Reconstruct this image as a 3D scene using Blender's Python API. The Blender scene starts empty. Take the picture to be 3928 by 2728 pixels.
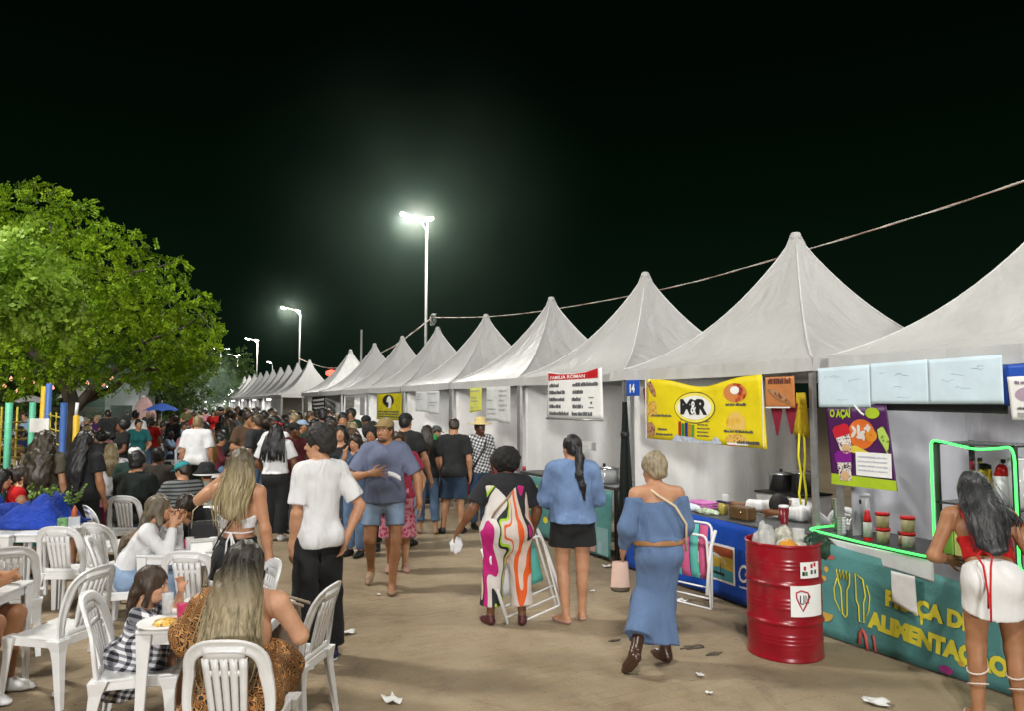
import bpy, bmesh, math, random
import numpy as np
from mathutils import Vector, Matrix
R = math.radians
rng = random.Random(7)
S = bpy.context.scene
COL = S.collection

# ------------------------------------------------------------------ camera
cam_d = bpy.data.cameras.new('camera'); cam_o = bpy.data.objects.new('camera', cam_d); COL.objects.link(cam_o)
cam_d.sensor_width = 36.0; cam_d.lens = 25.85; cam_d.clip_end = 2000.0; cam_d.clip_start = 0.05
YAW, PITCH = 0.467, 0.067
cam_o.location = (0, 0, 1.95)
cam_o.rotation_euler = (math.pi/2 + PITCH, 0, -YAW)
S.camera = cam_o

# ------------------------------------------------------------------ night sky
wd = bpy.data.worlds.new('World'); S.world = wd; wd.use_nodes = True
wt = wd.node_tree; wt.nodes.clear()
wo = wt.nodes.new('ShaderNodeOutputWorld'); wb = wt.nodes.new('ShaderNodeBackground')
wc = wt.nodes.new('ShaderNodeTexCoord'); wx = wt.nodes.new('ShaderNodeSeparateXYZ'); wr = wt.nodes.new('ShaderNodeValToRGB')
wt.links.new(wc.outputs['Generated'], wx.inputs[0]); wt.links.new(wx.outputs['Z'], wr.inputs[0])
el = wr.color_ramp.elements
el[0].position = 0.0; el[0].color = (0.0030, 0.0080, 0.0045, 1)
el[1].position = 0.60; el[1].color = (0.0002, 0.0009, 0.0006, 1)
e = el.new(0.26); e.color = (0.0007, 0.0032, 0.0014, 1)
e = el.new(0.42); e.color = (0.0003, 0.0014, 0.0006, 1)
wt.links.new(wr.outputs[0], wb.inputs[0]); wb.inputs[1].default_value = 1.0
wt.links.new(wb.outputs[0], wo.inputs[0])

# ------------------------------------------------------------------ floodlight from behind the camera
SUN_AZ, SUN_EL = R(30), R(10)
sd = bpy.data.lights.new('sun', 'SUN'); sd.energy = 1.5; sd.angle = R(5.0); sd.color = (1.0, 0.99, 0.97)
so = bpy.data.objects.new('sun', sd); COL.objects.link(so)
so.rotation_euler = Vector((math.sin(SUN_AZ)*math.cos(SUN_EL), math.cos(SUN_AZ)*math.cos(SUN_EL), -math.sin(SUN_EL))).to_track_quat('-Z', 'Y').to_euler()
so.location = (-10, -20, 12)

S.view_settings.view_transform = 'Standard'; S.view_settings.look = 'None'
S.view_settings.exposure = 0.32; S.view_settings.gamma = 1.0; S.view_settings.use_curve_mapping = False
S.cycles.use_denoising = True
S.cycles.max_bounces = 6; S.cycles.diffuse_bounces = 3; S.cycles.glossy_bounces = 3
S.cycles.transparent_max_bounces = 12; S.cycles.volume_bounces = 0
S.cycles.sample_clamp_indirect = 4.0

# ------------------------------------------------------------------ helpers: objects
def tag(o, label=None, cat=None, group=None, kind=None):
    if label: o['label'] = label
    if cat: o['category'] = cat
    if group: o['group'] = group
    if kind: o['kind'] = kind
    return o
def thing(name, label, cat, loc=(0, 0, 0), rz=0.0, group=None):
    o = bpy.data.objects.new(name, None); COL.objects.link(o)
    o.empty_display_size = 0.2
    o.location = loc; o.rotation_euler = (0, 0, rz)
    return tag(o, label, cat, group)
def link(name, me, parent=None, mats=()):
    o = bpy.data.objects.new(name, me); COL.objects.link(o)
    for m in (mats if isinstance(mats, (list, tuple)) else [mats]): me.materials.append(m)
    if parent: o.parent = parent
    return o
def np_mesh(name, V, F, smooth=True):
    V = np.asarray(V, np.float32); F = np.asarray(F, np.int32)
    me = bpy.data.meshes.new(name)
    n = F.shape[1]
    me.vertices.add(len(V)); me.vertices.foreach_set('co', V.ravel())
    me.loops.add(F.size); me.loops.foreach_set('vertex_index', F.ravel())
    me.polygons.add(len(F)); me.polygons.foreach_set('loop_start', np.arange(0, F.size, n, dtype=np.int32))
    me.polygons.foreach_set('use_smooth', np.full(len(F), smooth))
    me.update(calc_edges=True); me.validate()
    return me
class MB:
    """collects simple solids, then links them as one mesh object"""
    def __init__(s): s.v = []; s.f = []; s.sm = []; s.mi = []
    def add(s, v, f, smooth=False, mi=0):
        b = len(s.v); s.v += [tuple(p) for p in v]; s.f += [[i+b for i in q] for q in f]
        s.sm += [smooth]*len(f); s.mi += [mi]*len(f); return s
    def box(s, c, d, M=None, mi=0):
        x, y, z = d[0]/2, d[1]/2, d[2]/2
        v = [Vector((i*x, j*y, k*z)) for k in (-1, 1) for j in (-1, 1) for i in (-1, 1)]
        if M is not None: v = [M @ p for p in v]
        v = [p + Vector(c) for p in v]
        return s.add(v, [(0,2,3,1),(4,5,7,6),(0,1,5,4),(2,6,7,3),(0,4,6,2),(1,3,7,5)], mi=mi)
    def tube(s, pts, r, n=8, cap=True, smooth=True, mi=0, closed=False):
        pts = [Vector(p) for p in pts]; m = len(pts)
        rs = r if isinstance(r, (list, tuple)) else [r]*m
        up = None; v = []
        for i in range(m):
            if closed: t = pts[(i+1) % m]-pts[i-1]
            else: t = pts[min(i+1, m-1)]-pts[max(i-1, 0)]
            t.normalize()
            if up is None: up = t.orthogonal().normalized()
            up = (up - t*up.dot(t)); up = up.normalized() if up.length > 1e-6 else t.orthogonal().normalized()
            w = t.cross(up)
            for k in range(n):
                a = 2*math.pi*k/n; v.append(pts[i]+(up*math.cos(a)+w*math.sin(a))*rs[i])
        f = []
        for i in range(m if closed else m-1):
            j = (i+1) % m
            for k in range(n):
                f.append((i*n+k, i*n+(k+1) % n, j*n+(k+1) % n, j*n+k))
        s.add(v, f, smooth, mi)
        if cap and not closed:
            b = len(s.v)-len(v)
            s.f.append([b+k for k in range(n)][::-1]); s.f.append([b+(m-1)*n+k for k in range(n)]); s.sm += [False]*2; s.mi += [mi]*2
        return s
    def lathe(s, prof, n=24, c=(0, 0, 0), smooth=True, mi=0, cap=True):
        v = []; f = []; m = len(prof)
        for (r, z) in prof:
            for k in range(n):
                a = 2*math.pi*k/n; v.append((c[0]+r*math.cos(a), c[1]+r*math.sin(a), c[2]+z))
        for i in range(m-1):
            for k in range(n): f.append((i*n+k, i*n+(k+1) % n, (i+1)*n+(k+1) % n, (i+1)*n+k))
        if cap:
            if prof[0][0] > 1e-4: f.append(tuple(range(n))[::-1])
            if prof[-1][0] > 1e-4: f.append(tuple((m-1)*n+k for k in range(n)))
        return s.add(v, f, smooth, mi)
    def grid(s, fn, nu, nv, smooth=True, mi=0, thick=None):
        """sheet fn(u,v)->point; with thick a second skin offset by that vector closes it into a slab"""
        P = [Vector(fn(i/nu, j/nv)) for j in range(nv+1) for i in range(nu+1)]
        w = nu+1
        f = [(j*w+i, j*w+i+1, (j+1)*w+i+1, (j+1)*w+i) for j in range(nv) for i in range(nu)]
        if thick is None: return s.add(P, f, smooth, mi)
        t = Vector(thick); n = len(P)
        Q = [p+t for p in P]
        f2 = [tuple(n+i for i in q[::-1]) for q in f]
        rim = [j for j in range(w)] + [j*w+nu for j in range(1, nv+1)] + [nv*w+i for i in range(nu-1, -1, -1)] + [j*w for j in range(nv-1, 0, -1)]
        f3 = [(rim[(k+1) % len(rim)], rim[k], n+rim[k], n+rim[(k+1) % len(rim)]) for k in range(len(rim))]
        s.add(P+Q, f+f2, smooth, mi)
        b = len(s.v)-2*n
        s.f += [[i+b for i in q] for q in f3]; s.sm += [False]*len(f3); s.mi += [mi]*len(f3)
        return s
    def mesh(s, name, bevel=0.0, seg=2):
        me = bpy.data.meshes.new(name); me.from_pydata(s.v, [], s.f)
        me.polygons.foreach_set('use_smooth', s.sm); me.polygons.foreach_set('material_index', s.mi)
        if bevel > 0:
            bm = bmesh.new(); bm.from_mesh(me)
            bmesh.ops.remove_doubles(bm, verts=bm.verts, dist=1e-5)
            ed = [e for e in bm.edges if len(e.link_faces) == 2 and e.calc_face_angle(0) > 0.6]
            bmesh.ops.bevel(bm, geom=ed, offset=bevel, segments=seg, affect='EDGES', profile=0.5)
            bm.to_mesh(me); bm.free()
        me.update(); return me
    def build(s, name, mats, parent=None, bevel=0.0, seg=2): return link(name, s.mesh(name, bevel, seg), parent, mats)
def copy_thing(root, loc, rz, label=None, group=None):
    r = root.copy(); COL.objects.link(r); r.location = loc; r.rotation_euler = (0, 0, rz)
    if label: r['label'] = label
    if group: r['group'] = group
    for ch in list(root.children):
        c = ch.copy(); COL.objects.link(c); c.parent = r
        for g in list(ch.children):
            d = g.copy(); COL.objects.link(d); d.parent = c
    return r

# ------------------------------------------------------------------ helpers: materials
_mc = {}
def NT(name):
    m = bpy.data.materials.new(name); m.use_nodes = True
    t = m.node_tree; b = t.nodes['Principled BSDF']
    return m, t, b
def N(t, kind, **kw):
    n = t.nodes.new(kind)
    for k, v in kw.items():
        if k in n.inputs.keys(): n.inputs[k].default_value = v
        else: setattr(n, k, v)
    return n
def L(t, a, b): t.links.new(a, b)
def coords(t, scale=(1, 1, 1), kind='Object', rot=(0, 0, 0)):
    c = N(t, 'ShaderNodeTexCoord'); m = N(t, 'ShaderNodeMapping')
    m.inputs['Scale'].default_value = scale; m.inputs['Rotation'].default_value = rot
    L(t, c.outputs[kind], m.inputs[0]); return m.outputs[0]
def c4(c): return (c[0], c[1], c[2], 1.0)
def mat(name, col, rough=0.6, metal=0.0, var=0.12, vscale=6.0, bump=0.0, bscale=60.0, spec=0.4, alpha=1.0, trans=0.0, stretch=(1, 1, 1), dirt=0.0):
    if name in _mc: return _mc[name]
    m, t, b = NT(name)
    b.inputs['Roughness'].default_value = rough; b.inputs['Metallic'].default_value = metal
    b.inputs['Specular IOR Level'].default_value = spec
    b.inputs['Alpha'].default_value = alpha; b.inputs['Transmission Weight'].default_value = trans
    v = coords(t, stretch)
    n = N(t, 'ShaderNodeTexNoise', Scale=vscale, Detail=5.0, Roughness=0.6); L(t, v, n.inputs['Vector'])
    r = N(t, 'ShaderNodeMapRange'); r.inputs[1].default_value = 0.3; r.inputs[2].default_value = 0.7
    r.inputs[3].default_value = 1-var; r.inputs[4].default_value = 1+var; L(t, n.outputs[0], r.inputs[0])
    x = N(t, 'ShaderNodeMix', data_type='RGBA', blend_type='MULTIPLY'); x.inputs[0].default_value = 1.0
    x.inputs[6].default_value = c4(col); L(t, r.outputs[0], x.inputs[7])
    out = x.outputs[2]
    if dirt > 0:
        n3 = N(t, 'ShaderNodeTexNoise', Scale=vscale*0.35, Detail=7.0, Roughness=0.7); L(t, v, n3.inputs['Vector'])
        r3 = N(t, 'ShaderNodeMapRange'); r3.inputs[1].default_value = 0.52; r3.inputs[2].default_value = 0.72; r3.inputs[4].default_value = dirt
        L(t, n3.outputs[0], r3.inputs[0])
        y = N(t, 'ShaderNodeMix', data_type='RGBA'); L(t, r3.outputs[0], y.inputs[0]); L(t, out, y.inputs[6])
        y.inputs[7].default_value = (0.16, 0.13, 0.10, 1); out = y.outputs[2]
    L(t, out, b.inputs['Base Color'])
    if bump > 0:
        n2 = N(t, 'ShaderNodeTexNoise', Scale=bscale, Detail=4.0); L(t, v, n2.inputs['Vector'])
        bp = N(t, 'ShaderNodeBump', Strength=bump, Distance=0.02); L(t, n2.outputs[0], bp.inputs['Height']); L(t, bp.outputs[0], b.inputs['Normal'])
    _mc[name] = m; return m
def emit(name, col, st):
    if name in _mc: return _mc[name]
    m, t, b = NT(name); b.inputs['Base Color'].default_value = c4(col)
    b.inputs['Emission Color'].default_value = c4(col); b.inputs['Emission Strength'].default_value = st
    _mc[name] = m; return m
def srgb(r, g, b):
    f = lambda c: (c/255/12.92) if c/255 <= 0.04045 else ((c/255+0.055)/1.055)**2.4
    return (f(r), f(g), f(b))
def fabric(name, col, rough=0.85, folds=0.35, fscale=9.0, weave=0.15, stretch=(1, 1, 0.25), var=0.1, sheen=0.03, crease=0.0):
    """cloth: vertical soft creases, fine weave"""
    if name in _mc: return _mc[name]
    m, t, b = NT(name); b.inputs['Roughness'].default_value = rough; b.inputs['Specular IOR Level'].default_value = 0.2
    b.inputs['Sheen Weight'].default_value = sheen
    v = coords(t, stretch); v2 = coords(t)
    n = N(t, 'ShaderNodeTexNoise', Scale=fscale, Detail=4.0, Roughness=0.55, Distortion=0.6); L(t, v, n.inputs['Vector'])
    w = N(t, 'ShaderNodeTexNoise', Scale=260.0, Detail=2.0); L(t, v2, w.inputs['Vector'])
    r = N(t, 'ShaderNodeMapRange'); r.inputs[1].default_value = .3; r.inputs[2].default_value = .7; r.inputs[3].default_value = 1-var; r.inputs[4].default_value = 1+var
    n0 = N(t, 'ShaderNodeTexNoise', Scale=4.0, Detail=6.0); L(t, v2, n0.inputs['Vector']); L(t, n0.outputs[0], r.inputs[0])
    x = N(t, 'ShaderNodeMix', data_type='RGBA', blend_type='MULTIPLY'); x.inputs[0].default_value = 1; x.inputs[6].default_value = c4(col); L(t, r.outputs[0], x.inputs[7])
    L(t, x.outputs[2], b.inputs['Base Color'])
    b1 = N(t, 'ShaderNodeBump', Strength=folds, Distance=0.06); L(t, n.outputs[0], b1.inputs['Height'])
    b2 = N(t, 'ShaderNodeBump', Strength=weave, Distance=0.004); L(t, w.outputs[0], b2.inputs['Height']); L(t, b1.outputs[0], b2.inputs['Normal'])
    nm_ = b2.outputs[0]
    if crease > 0:
        cz = N(t, 'ShaderNodeTexNoise', noise_type='RIDGED_MULTIFRACTAL', Scale=3.2, Detail=2.0, Distortion=0.8); L(t, coords(t, (1.2, 1.2, .8), rot=(.5, .3, .2)), cz.inputs['Vector'])
        b4 = N(t, 'ShaderNodeBump', Strength=crease, Distance=0.05); L(t, cz.outputs[0], b4.inputs['Height']); L(t, nm_, b4.inputs['Normal']); nm_ = b4.outputs[0]
    L(t, nm_, b.inputs['Normal'])
    _mc[name] = m; return m
# ================================================================== ground
def ground_material(name, tint=(1, 1, 1), relief=0.35):
    m, t, b = NT(name); b.inputs['Roughness'].default_value = 0.9; b.inputs['Specular IOR Level'].default_value = 0.25
    v = coords(t)
    geo = N(t, 'ShaderNodeNewGeometry')
    big = N(t, 'ShaderNodeTexNoise', Scale=0.45, Detail=6.0, Roughness=0.62); L(t, geo.outputs['Position'], big.inputs['Vector'])
    mid = N(t, 'ShaderNodeTexNoise', Scale=3.2, Detail=8.0, Roughness=0.7, Distortion=0.4); L(t, geo.outputs['Position'], mid.inputs['Vector'])
    fine = N(t, 'ShaderNodeTexNoise', Scale=90.0, Detail=5.0, Roughness=0.7); L(t, geo.outputs['Position'], fine.inputs['Vector'])
    cr = N(t, 'ShaderNodeValToRGB'); e = cr.color_ramp.elements
    base = [(.205, .155, .098), (.305, .24, .157), (.385, .312, .212)]
    e[0].position = .3; e[0].color = c4([a*k for a, k in zip(base[0], tint)])
    e[1].position = .72; e[1].color = c4([a*k for a, k in zip(base[2], tint)])
    q = e.new(.5); q.color = c4([a*k for a, k in zip(base[1], tint)])
    mx = N(t, 'ShaderNodeMath', operation='ADD'); s1 = N(t, 'ShaderNodeMath', operation='MULTIPLY'); s1.inputs[1].default_value = .55
    s2 = N(t, 'ShaderNodeMath', operation='MULTIPLY'); s2.inputs[1].default_value = .45
    L(t, big.outputs[0], s1.inputs[0]); L(t, mid.outputs[0], s2.inputs[0]); L(t, s1.outputs[0], mx.inputs[0]); L(t, s2.outputs[0], mx.inputs[1])
    L(t, mx.outputs[0], cr.inputs[0])
    # trodden dark stains
    st = N(t, 'ShaderNodeTexNoise', Scale=1.1, Detail=9.0, Roughness=0.72, Distortion=0.9)
    mp = N(t, 'ShaderNodeMapping'); mp.inputs['Location'].default_value = (3.1, 7.7, 0); L(t, geo.outputs['Position'], mp.inputs[0]); L(t, mp.outputs[0], st.inputs['Vector'])
    sr = N(t, 'ShaderNodeMapRange'); sr.inputs[1].default_value = .57; sr.inputs[2].default_value = .74; sr.inputs[4].default_value = .7; L(t, st.outputs[0], sr.inputs[0])
    m1 = N(t, 'ShaderNodeMix', data_type='RGBA'); L(t, sr.outputs[0], m1.inputs[0]); L(t, cr.outputs[0], m1.inputs[6]); m1.inputs[7].default_value = (.135, .10, .07, 1)
    fr = N(t, 'ShaderNodeMapRange'); fr.inputs[1].default_value = .3; fr.inputs[2].default_value = .7; fr.inputs[3].default_value = .82; fr.inputs[4].default_value = 1.14; L(t, fine.outputs[0], fr.inputs[0])
    m2 = N(t, 'ShaderNodeMix', data_type='RGBA', blend_type='MULTIPLY'); m2.inputs[0].default_value = 1; L(t, m1.outputs[2], m2.inputs[6]); L(t, fr.outputs[0], m2.inputs[7])
    gr = N(t, 'ShaderNodeTexNoise', Scale=26.0, Detail=3.0, Roughness=.75); L(t, geo.outputs['Position'], gr.inputs['Vector'])
    g2 = N(t, 'ShaderNodeMapRange'); g2.inputs[1].default_value = .62; g2.inputs[2].default_value = .70; g2.inputs[3].default_value = 1.0; g2.inputs[4].default_value = .55; L(t, gr.outputs[0], g2.inputs[0])
    m3 = N(t, 'ShaderNodeMix', data_type='RGBA', blend_type='MULTIPLY'); m3.inputs[0].default_value = 1; L(t, m2.outputs[2], m3.inputs[6]); L(t, g2.outputs[0], m3.inputs[7])
    L(t, m3.outputs[2], b.inputs['Base Color'])
    b1 = N(t, 'ShaderNodeBump', Strength=relief, Distance=0.03); L(t, mid.outputs[0], b1.inputs['Height'])
    b2 = N(t, 'ShaderNodeBump', Strength=.35, Distance=0.006); L(t, fine.outputs[0], b2.inputs['Height']); L(t, b1.outputs[0], b2.inputs['Normal'])
    L(t, b2.outputs[0], b.inputs['Normal'])
    return m
GROUND_M = ground_material('dusty_paving')
PAVER_MS = [ground_material('paver_clay_%s' % w, tn, .25) for w, tn in (('pale', (1.0, 1.0, .99)), ('warm', (.99, .965, .94)), ('grey', (.955, .96, .965)))]
g = MB().grid(lambda u, v: (-300+600*u, -60+660*v, 0), 8, 8).build('ground', GROUND_M); tag(g, kind='structure')
# clay pavers: rows run along X; the nearest ones in view are single bricks, the rest one part
pv = []
for mi_, pm in enumerate(PAVER_MS):
    b = MB().box((0, 0, 0), (0.196, 0.096, 0.016)); me = b.mesh('paver', 0.003, 1); me.materials.append(pm); pv.append(me)
cand = []
row = 0
for j in range(0, 62):
    y = 3.55 + 0.1*j
    for i in range(-18, 26):
        x = 0.2*i + (0.1 if j % 2 else 0)
        rx = x*math.cos(YAW)-y*math.sin(YAW); d = x*math.sin(YAW)+y*math.cos(YAW)
        if d < 3.6 or abs(rx/d) > 0.76 or x > 4.6: continue
        cand.append((d + 0.35*abs(rx+1.2), x, y))
cand.sort()
far = MB()
for k, (_, x, y) in enumerate(cand):
    z = -0.0071 + rng.uniform(-.0008, .0008)
    if k < 300:
        o = bpy.data.objects.new('paver', pv[rng.choice((0, 0, 0, 1, 1, 2))]); COL.objects.link(o); o.parent = g
        o.location = (x, y, z); o.rotation_euler = (rng.gauss(0, .004), rng.gauss(0, .004), rng.gauss(0, .006))
    else: far.box((x, y, z), (0.196, 0.096, 0.016), Matrix.Rotation(rng.gauss(0, .006), 3, 'Z'), mi=rng.choice((0, 0, 0, 1, 1, 2)))
fo = far.build('paving', PAVER_MS, g); tag(fo, kind='stuff')

# ================================================================== tents
def canvas_material(name, col, wr=0.5, trans=0.12):
    m, t, b = NT(name); b.inputs['Roughness'].default_value = 0.55; b.inputs['Specular IOR Level'].default_value = 0.35
    v = coords(t)
    n = N(t, 'ShaderNodeTexNoise', Scale=1.6, Detail=7.0, Roughness=0.6, Distortion=.5); L(t, v, n.inputs['Vector'])
    f = N(t, 'ShaderNodeTexNoise', Scale=14.0, Detail=8.0, Roughness=.7); L(t, v, f.inputs['Vector'])
    r = N(t, 'ShaderNodeValToRGB'); e = r.color_ramp.elements
    e[0].position = .3; e[0].color = c4([c*.86 for c in col]); e[1].position = .62; e[1].color = c4(col)
    mx = N(t, 'ShaderNodeMix', data_type='FLOAT'); mx.inputs[0].default_value = .4; L(t, n.outputs[0], mx.inputs[2]); L(t, f.outputs[0], mx.inputs[3]); L(t, mx.outputs[0], r.inputs[0])
    L(t, r.outputs[0], b.inputs['Base Color'])
    w = N(t, 'ShaderNodeTexNoise', Scale=2.2, Detail=3.0, Distortion=1.2); L(t, coords(t, (1, 1, .4)), w.inputs['Vector'])
    bp = N(t, 'ShaderNodeBump', Strength=wr, Distance=0.08); L(t, w.outputs[0], bp.inputs['Height'])
    b3 = N(t, 'ShaderNodeBump', Strength=.12, Distance=0.01); L(t, f.outputs[0], b3.inputs['Height']); L(t, bp.outputs[0], b3.inputs['Normal']); L(t, b3.outputs[0], b.inputs['Normal'])
    tr = N(t, 'ShaderNodeBsdfTranslucent'); L(t, r.outputs[0], tr.inputs[0])
    ms = N(t, 'ShaderNodeMixShader'); ms.inputs[0].default_value = trans
    out = t.nodes['Material Output']
    L(t, b.outputs[0], ms.inputs[1]); L(t, tr.outputs[0], ms.inputs[2]); L(t, ms.outputs[0], out.inputs[0])
    return m
CANVAS = canvas_material('canvas_roof', (.50, .496, .482), .5, .08)
CANVASV = canvas_material('canvas_valance', (.54, .537, .525), .5, .1)
WALLC = canvas_material('canvas_wall', (.67, .662, .64), .45, .15)
WALLV = canvas_material('canvas_wall_lilac', (.52, .52, .56), .6, .12)
SEAM = mat('canvas_seam', (.55, .55, .53), .5)
STEEL = mat('galvanised_steel', (.42, .42, .41), .42, .75, .15, 12)
DARKSTEEL = mat('dark_steel', (.06, .06, .06), .5, .4)
EAVE, VAL, PEAK, HALF = 2.37, 2.25, 3.98, 1.45
XF = 5.35
def roof_mesh(seed, lo=False):
    rr = random.Random(seed); mb = MB(); nu, nv = (10, 14) if not lo else (4, 8)
    ph = [rr.uniform(0, 6) for _ in range(4)]
    for s in range(4):
        def fn(u, v, s=s):
            t = 2*u-1; r = HALF*(1-v)
            f = .36*v + .64*v**2.3
            z = EAVE + (PEAK-.05-EAVE)*f
            r = max(r, .045)
            ridge = abs(t)**3
            z += -0.05*(1-ridge)*math.sin(math.pi*min(1, v*1.15)) * (1-v)*1.6
            z += 0.012*math.sin(9*t+ph[s])*(1-v)*v*2
            x, y = t*r, -r
            a = s*math.pi/2; return (x*math.cos(a)-y*math.sin(a), x*math.sin(a)+y*math.cos(a), z)
        mb.grid(fn, nu, nv)
    mb.lathe([(.062, PEAK-.10), (.066, PEAK-.05), (.05, PEAK-.012), (0.0001, PEAK)], 10)
    return mb
def make_tent(cy, label, back=True, side_near=True, side_far=True, near_mat=None, lo=False, wall_h=2.24, front=None, group='white pyramid tents in the row'):
    t = thing('market_tent', label, 'tent', (XF+HALF, cy, 0), 0, group)
    roof_mesh(int(cy*10), lo).build('canopy', CANVAS, t)
    if not lo:
        for sx in (-1, 1):
            for sy in (-1, 1):
                pts = []
                for i in range(15):
                    v_ = i/14*.97; r_ = HALF*(1-v_); pts.append((sx*max(r_, .05), sy*max(r_, .05), EAVE+(PEAK-.05-EAVE)*(.36*v_+.64*v_**2.3)+.006))
                MB().tube(pts, .011, 5).build('seam', SEAM, t)
    v = MB()
    rr = random.Random(int(cy*7))
    for s in range(4):
        p0 = rr.uniform(0, 6)
        def fn(u, w, s=s, p0=p0):
            q = (2*u-1)*HALF; off = HALF + .006 + .012*math.sin(5*u*3+p0)*w
            z = EAVE - (EAVE-VAL)*w - .02*w*math.sin(math.pi*u)
            a = s*math.pi/2; x, y = q, -off
            return (x*math.cos(a)-y*math.sin(a), x*math.sin(a)+y*math.cos(a), z)
        v.grid(fn, 16 if not lo else 3, 2)
    v.build('valance', CANVASV, t)
    for sx in (-1, 1):
        for sy in (-1, 1):
            MB().box((sx*(HALF-.04), sy*(HALF-.04), 1.17), (.045, .045, 2.34)).build('pole', STEEL, t)
    fr = MB()
    for s in (-1, 1):
        fr.box((s*(HALF-.04), 0, EAVE-.06), (.04, 2*HALF-.13, .04)); fr.box((0, s*(HALF-.04), EAVE-.06), (2*HALF-.13, .04, .04))
    fr.build('roof_frame', STEEL, t)
    def wall(name, a, b, m, dz=0.0):
        a = Vector(a); b = Vector(b); n = Vector((-(b-a).y, (b-a).x, 0)).normalized(); ph = rr.uniform(0, 6)
        L_ = (b-a).length
        def fn(u, w):
            p = a.lerp(b, u)
            fold = (.028*math.sin(u*L_*7+ph)+.018*math.sin(u*L_*17+ph*2))*(.25+.75*(1-w))
            return (p.x+n.x*fold, p.y+n.y*fold, .03+dz+(wall_h-dz)*w)
        MB().grid(fn, 40 if not lo else 8, 6 if not lo else 2, thick=(n*.006)).build(name, m, t)
    if back: wall('back_wall', (HALF-.02, HALF-.05, 0), (HALF-.02, -HALF+.05, 0), WALLC)
    if side_far: wall('side_wall', (-HALF+.1, HALF-.09, 0), (HALF-.06, HALF-.09, 0), near_mat or WALLC)
    if front: wall('front_wall', (-HALF+.03, -HALF+.05, 0), (-HALF+.03, HALF-.05, 0), front)
    return t
TENT_Y = [3.02, 6.10, 8.98, 11.85, 14.77, 17.75, 20.62, 23.5, 26.6]
names = ['white pyramid tent over the counter lit by the green light rope, at the right edge',
         'white pyramid tent over the stall with the yellow banner and blue counter front',
         'white pyramid tent with the red-headed menu sheet under its front edge',
         'white pyramid tent with a crumpled yellow sheet and white sheets under its front edge',
         'white pyramid tent with printed sheets hanging where the man in black T-shirt stands',
         'white pyramid tent with a yellow poster hanging under its edge',
         'white pyramid tent with a bright white inside behind the walking man',
         'white pyramid tent with black and white striped sign in its front',
         'last tent of the near block of white tents before the red lanterns']
TENTS = []
for i, (y, nm) in enumerate(zip(TENT_Y, names)):
    TENTS.append(make_tent(y, nm, near_mat=(WALLV if i == 0 else None), back=(i != 1)))
ys = [33.9, 36.75, 39.2, 41.6, 44.2, 46.6, 49.2, 52.0, 54.6, 57.3]
for i, y in enumerate(ys):
    make_tent(y, ('pyramid tent with a closed white front, just past the gap with the red lanterns' if i == 0 else
                  'white pyramid tent in the far block, %s past the gap with the red lanterns' % ['', 'second', 'third', 'fourth', 'fifth', 'sixth', 'seventh', 'eighth', 'ninth', 'tenth'][i]),
              lo=True, front=WALLC if i in (0, ) else None)
for i in range(9):
    make_tent(66+4.6*i, '%s small white tent at the far end of the row, past the smoke' % ['first', 'second', 'third', 'fourth', 'fifth', 'sixth', 'seventh', 'eighth', 'ninth'][i], lo=True, group='white tents at the far end of the row')

BULB = emit('bulb_white', (1.0, .97, .92), 14)
def strip_light(label, x, y, z, power, ln=1.2):
    t = thing('tube_light', label, 'light', (x, y, z), 0, 'strip lights under the tent roofs')
    MB().box((0, 0, 0), (.05, ln, .04)).build('tube', BULB, t); MB().box((0, 0, .045), (.09, ln+.05, .04)).build('batten', mat('batten_white', (.7, .7, .7), .4), t)
    ld = bpy.data.lights.new('tube_glow', 'AREA'); ld.shape = 'RECTANGLE'; ld.size = .1; ld.size_y = ln; ld.energy = power; ld.spread = math.pi
    lo = bpy.data.objects.new('tube_glow', ld); COL.objects.link(lo); lo.parent = t; lo.location = (0, 0, -.04)
for y, nm, pw in zip(TENT_Y[:7], ('nearest counter', 'blue counter', 'teal counter', 'red cloth table', 'printed sheets', 'yellow poster', 'bright white inside'), (17, 21, 18, 17, 17, 18, 45)):
    strip_light('added unseen strip light under the tent roof over the '+nm, 6.35, y, 2.36, pw)  # unseen lights added to brighten the stall walls
# ================================================================== street lamps
LAMPW = emit('led_white', (1.0, .98, .90), 60); LAMPY = emit('led_warm', (1.0, .88, .62), 60)
POLE = mat('pole_paint', (.30, .30, .285), .5, .3, .15, 5)
def street_lamp(x, y, hgt, label, power, soft=.4, heads=((-.95, .35), (.05, .3))):
    t = thing('street_lamp', label, 'street lamp', (x, y, 0), 0, 'street lamps behind the tents')
    MB().tube([(0, 0, 0), (0, 0, hgt*.5), (0, 0, hgt-.35)], [.085, .06, .042], 10).build('pole', POLE, t)
    MB().lathe([(.2, 0), (.2, .03), (.13, .05), (.13, .2)], 12).build('base_plate', POLE, t)
    for k, (dx, dz) in enumerate(heads):
        MB().tube([(0, 0, hgt-.4), (dx*.3, -.05, hgt-.15+dz*.3), (dx*.8, -.08, hgt+dz*.6-.1)], .022, 8).build('arm', POLE, t)
        h = MB().box((dx, -.1, hgt+dz-.2), (.36, .22, .07), Matrix.Rotation(R(18 if dx < 0 else -10), 3, 'Y')).build('lamp_head', POLE, t, .02)
        l = MB().box((dx, -.12, hgt+dz-.265), (.30, .18, .04), Matrix.Rotation(R(18 if dx < 0 else -10), 3, 'Y')).build('lens', LAMPW if k == 0 else LAMPY, h, .015)
        if power > 0:
            ld = bpy.data.lights.new('lamp_light', 'POINT'); ld.energy = power*(1 if k == 0 else .7); ld.shadow_soft_size = soft
            ld.color = (1, .99, .96) if k == 0 else (1, .95, .84)
            lo = bpy.data.objects.new('lamp_light', ld); COL.objects.link(lo); lo.parent = t; lo.location = (dx, -.16, hgt+dz-.42)
    return t
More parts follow.
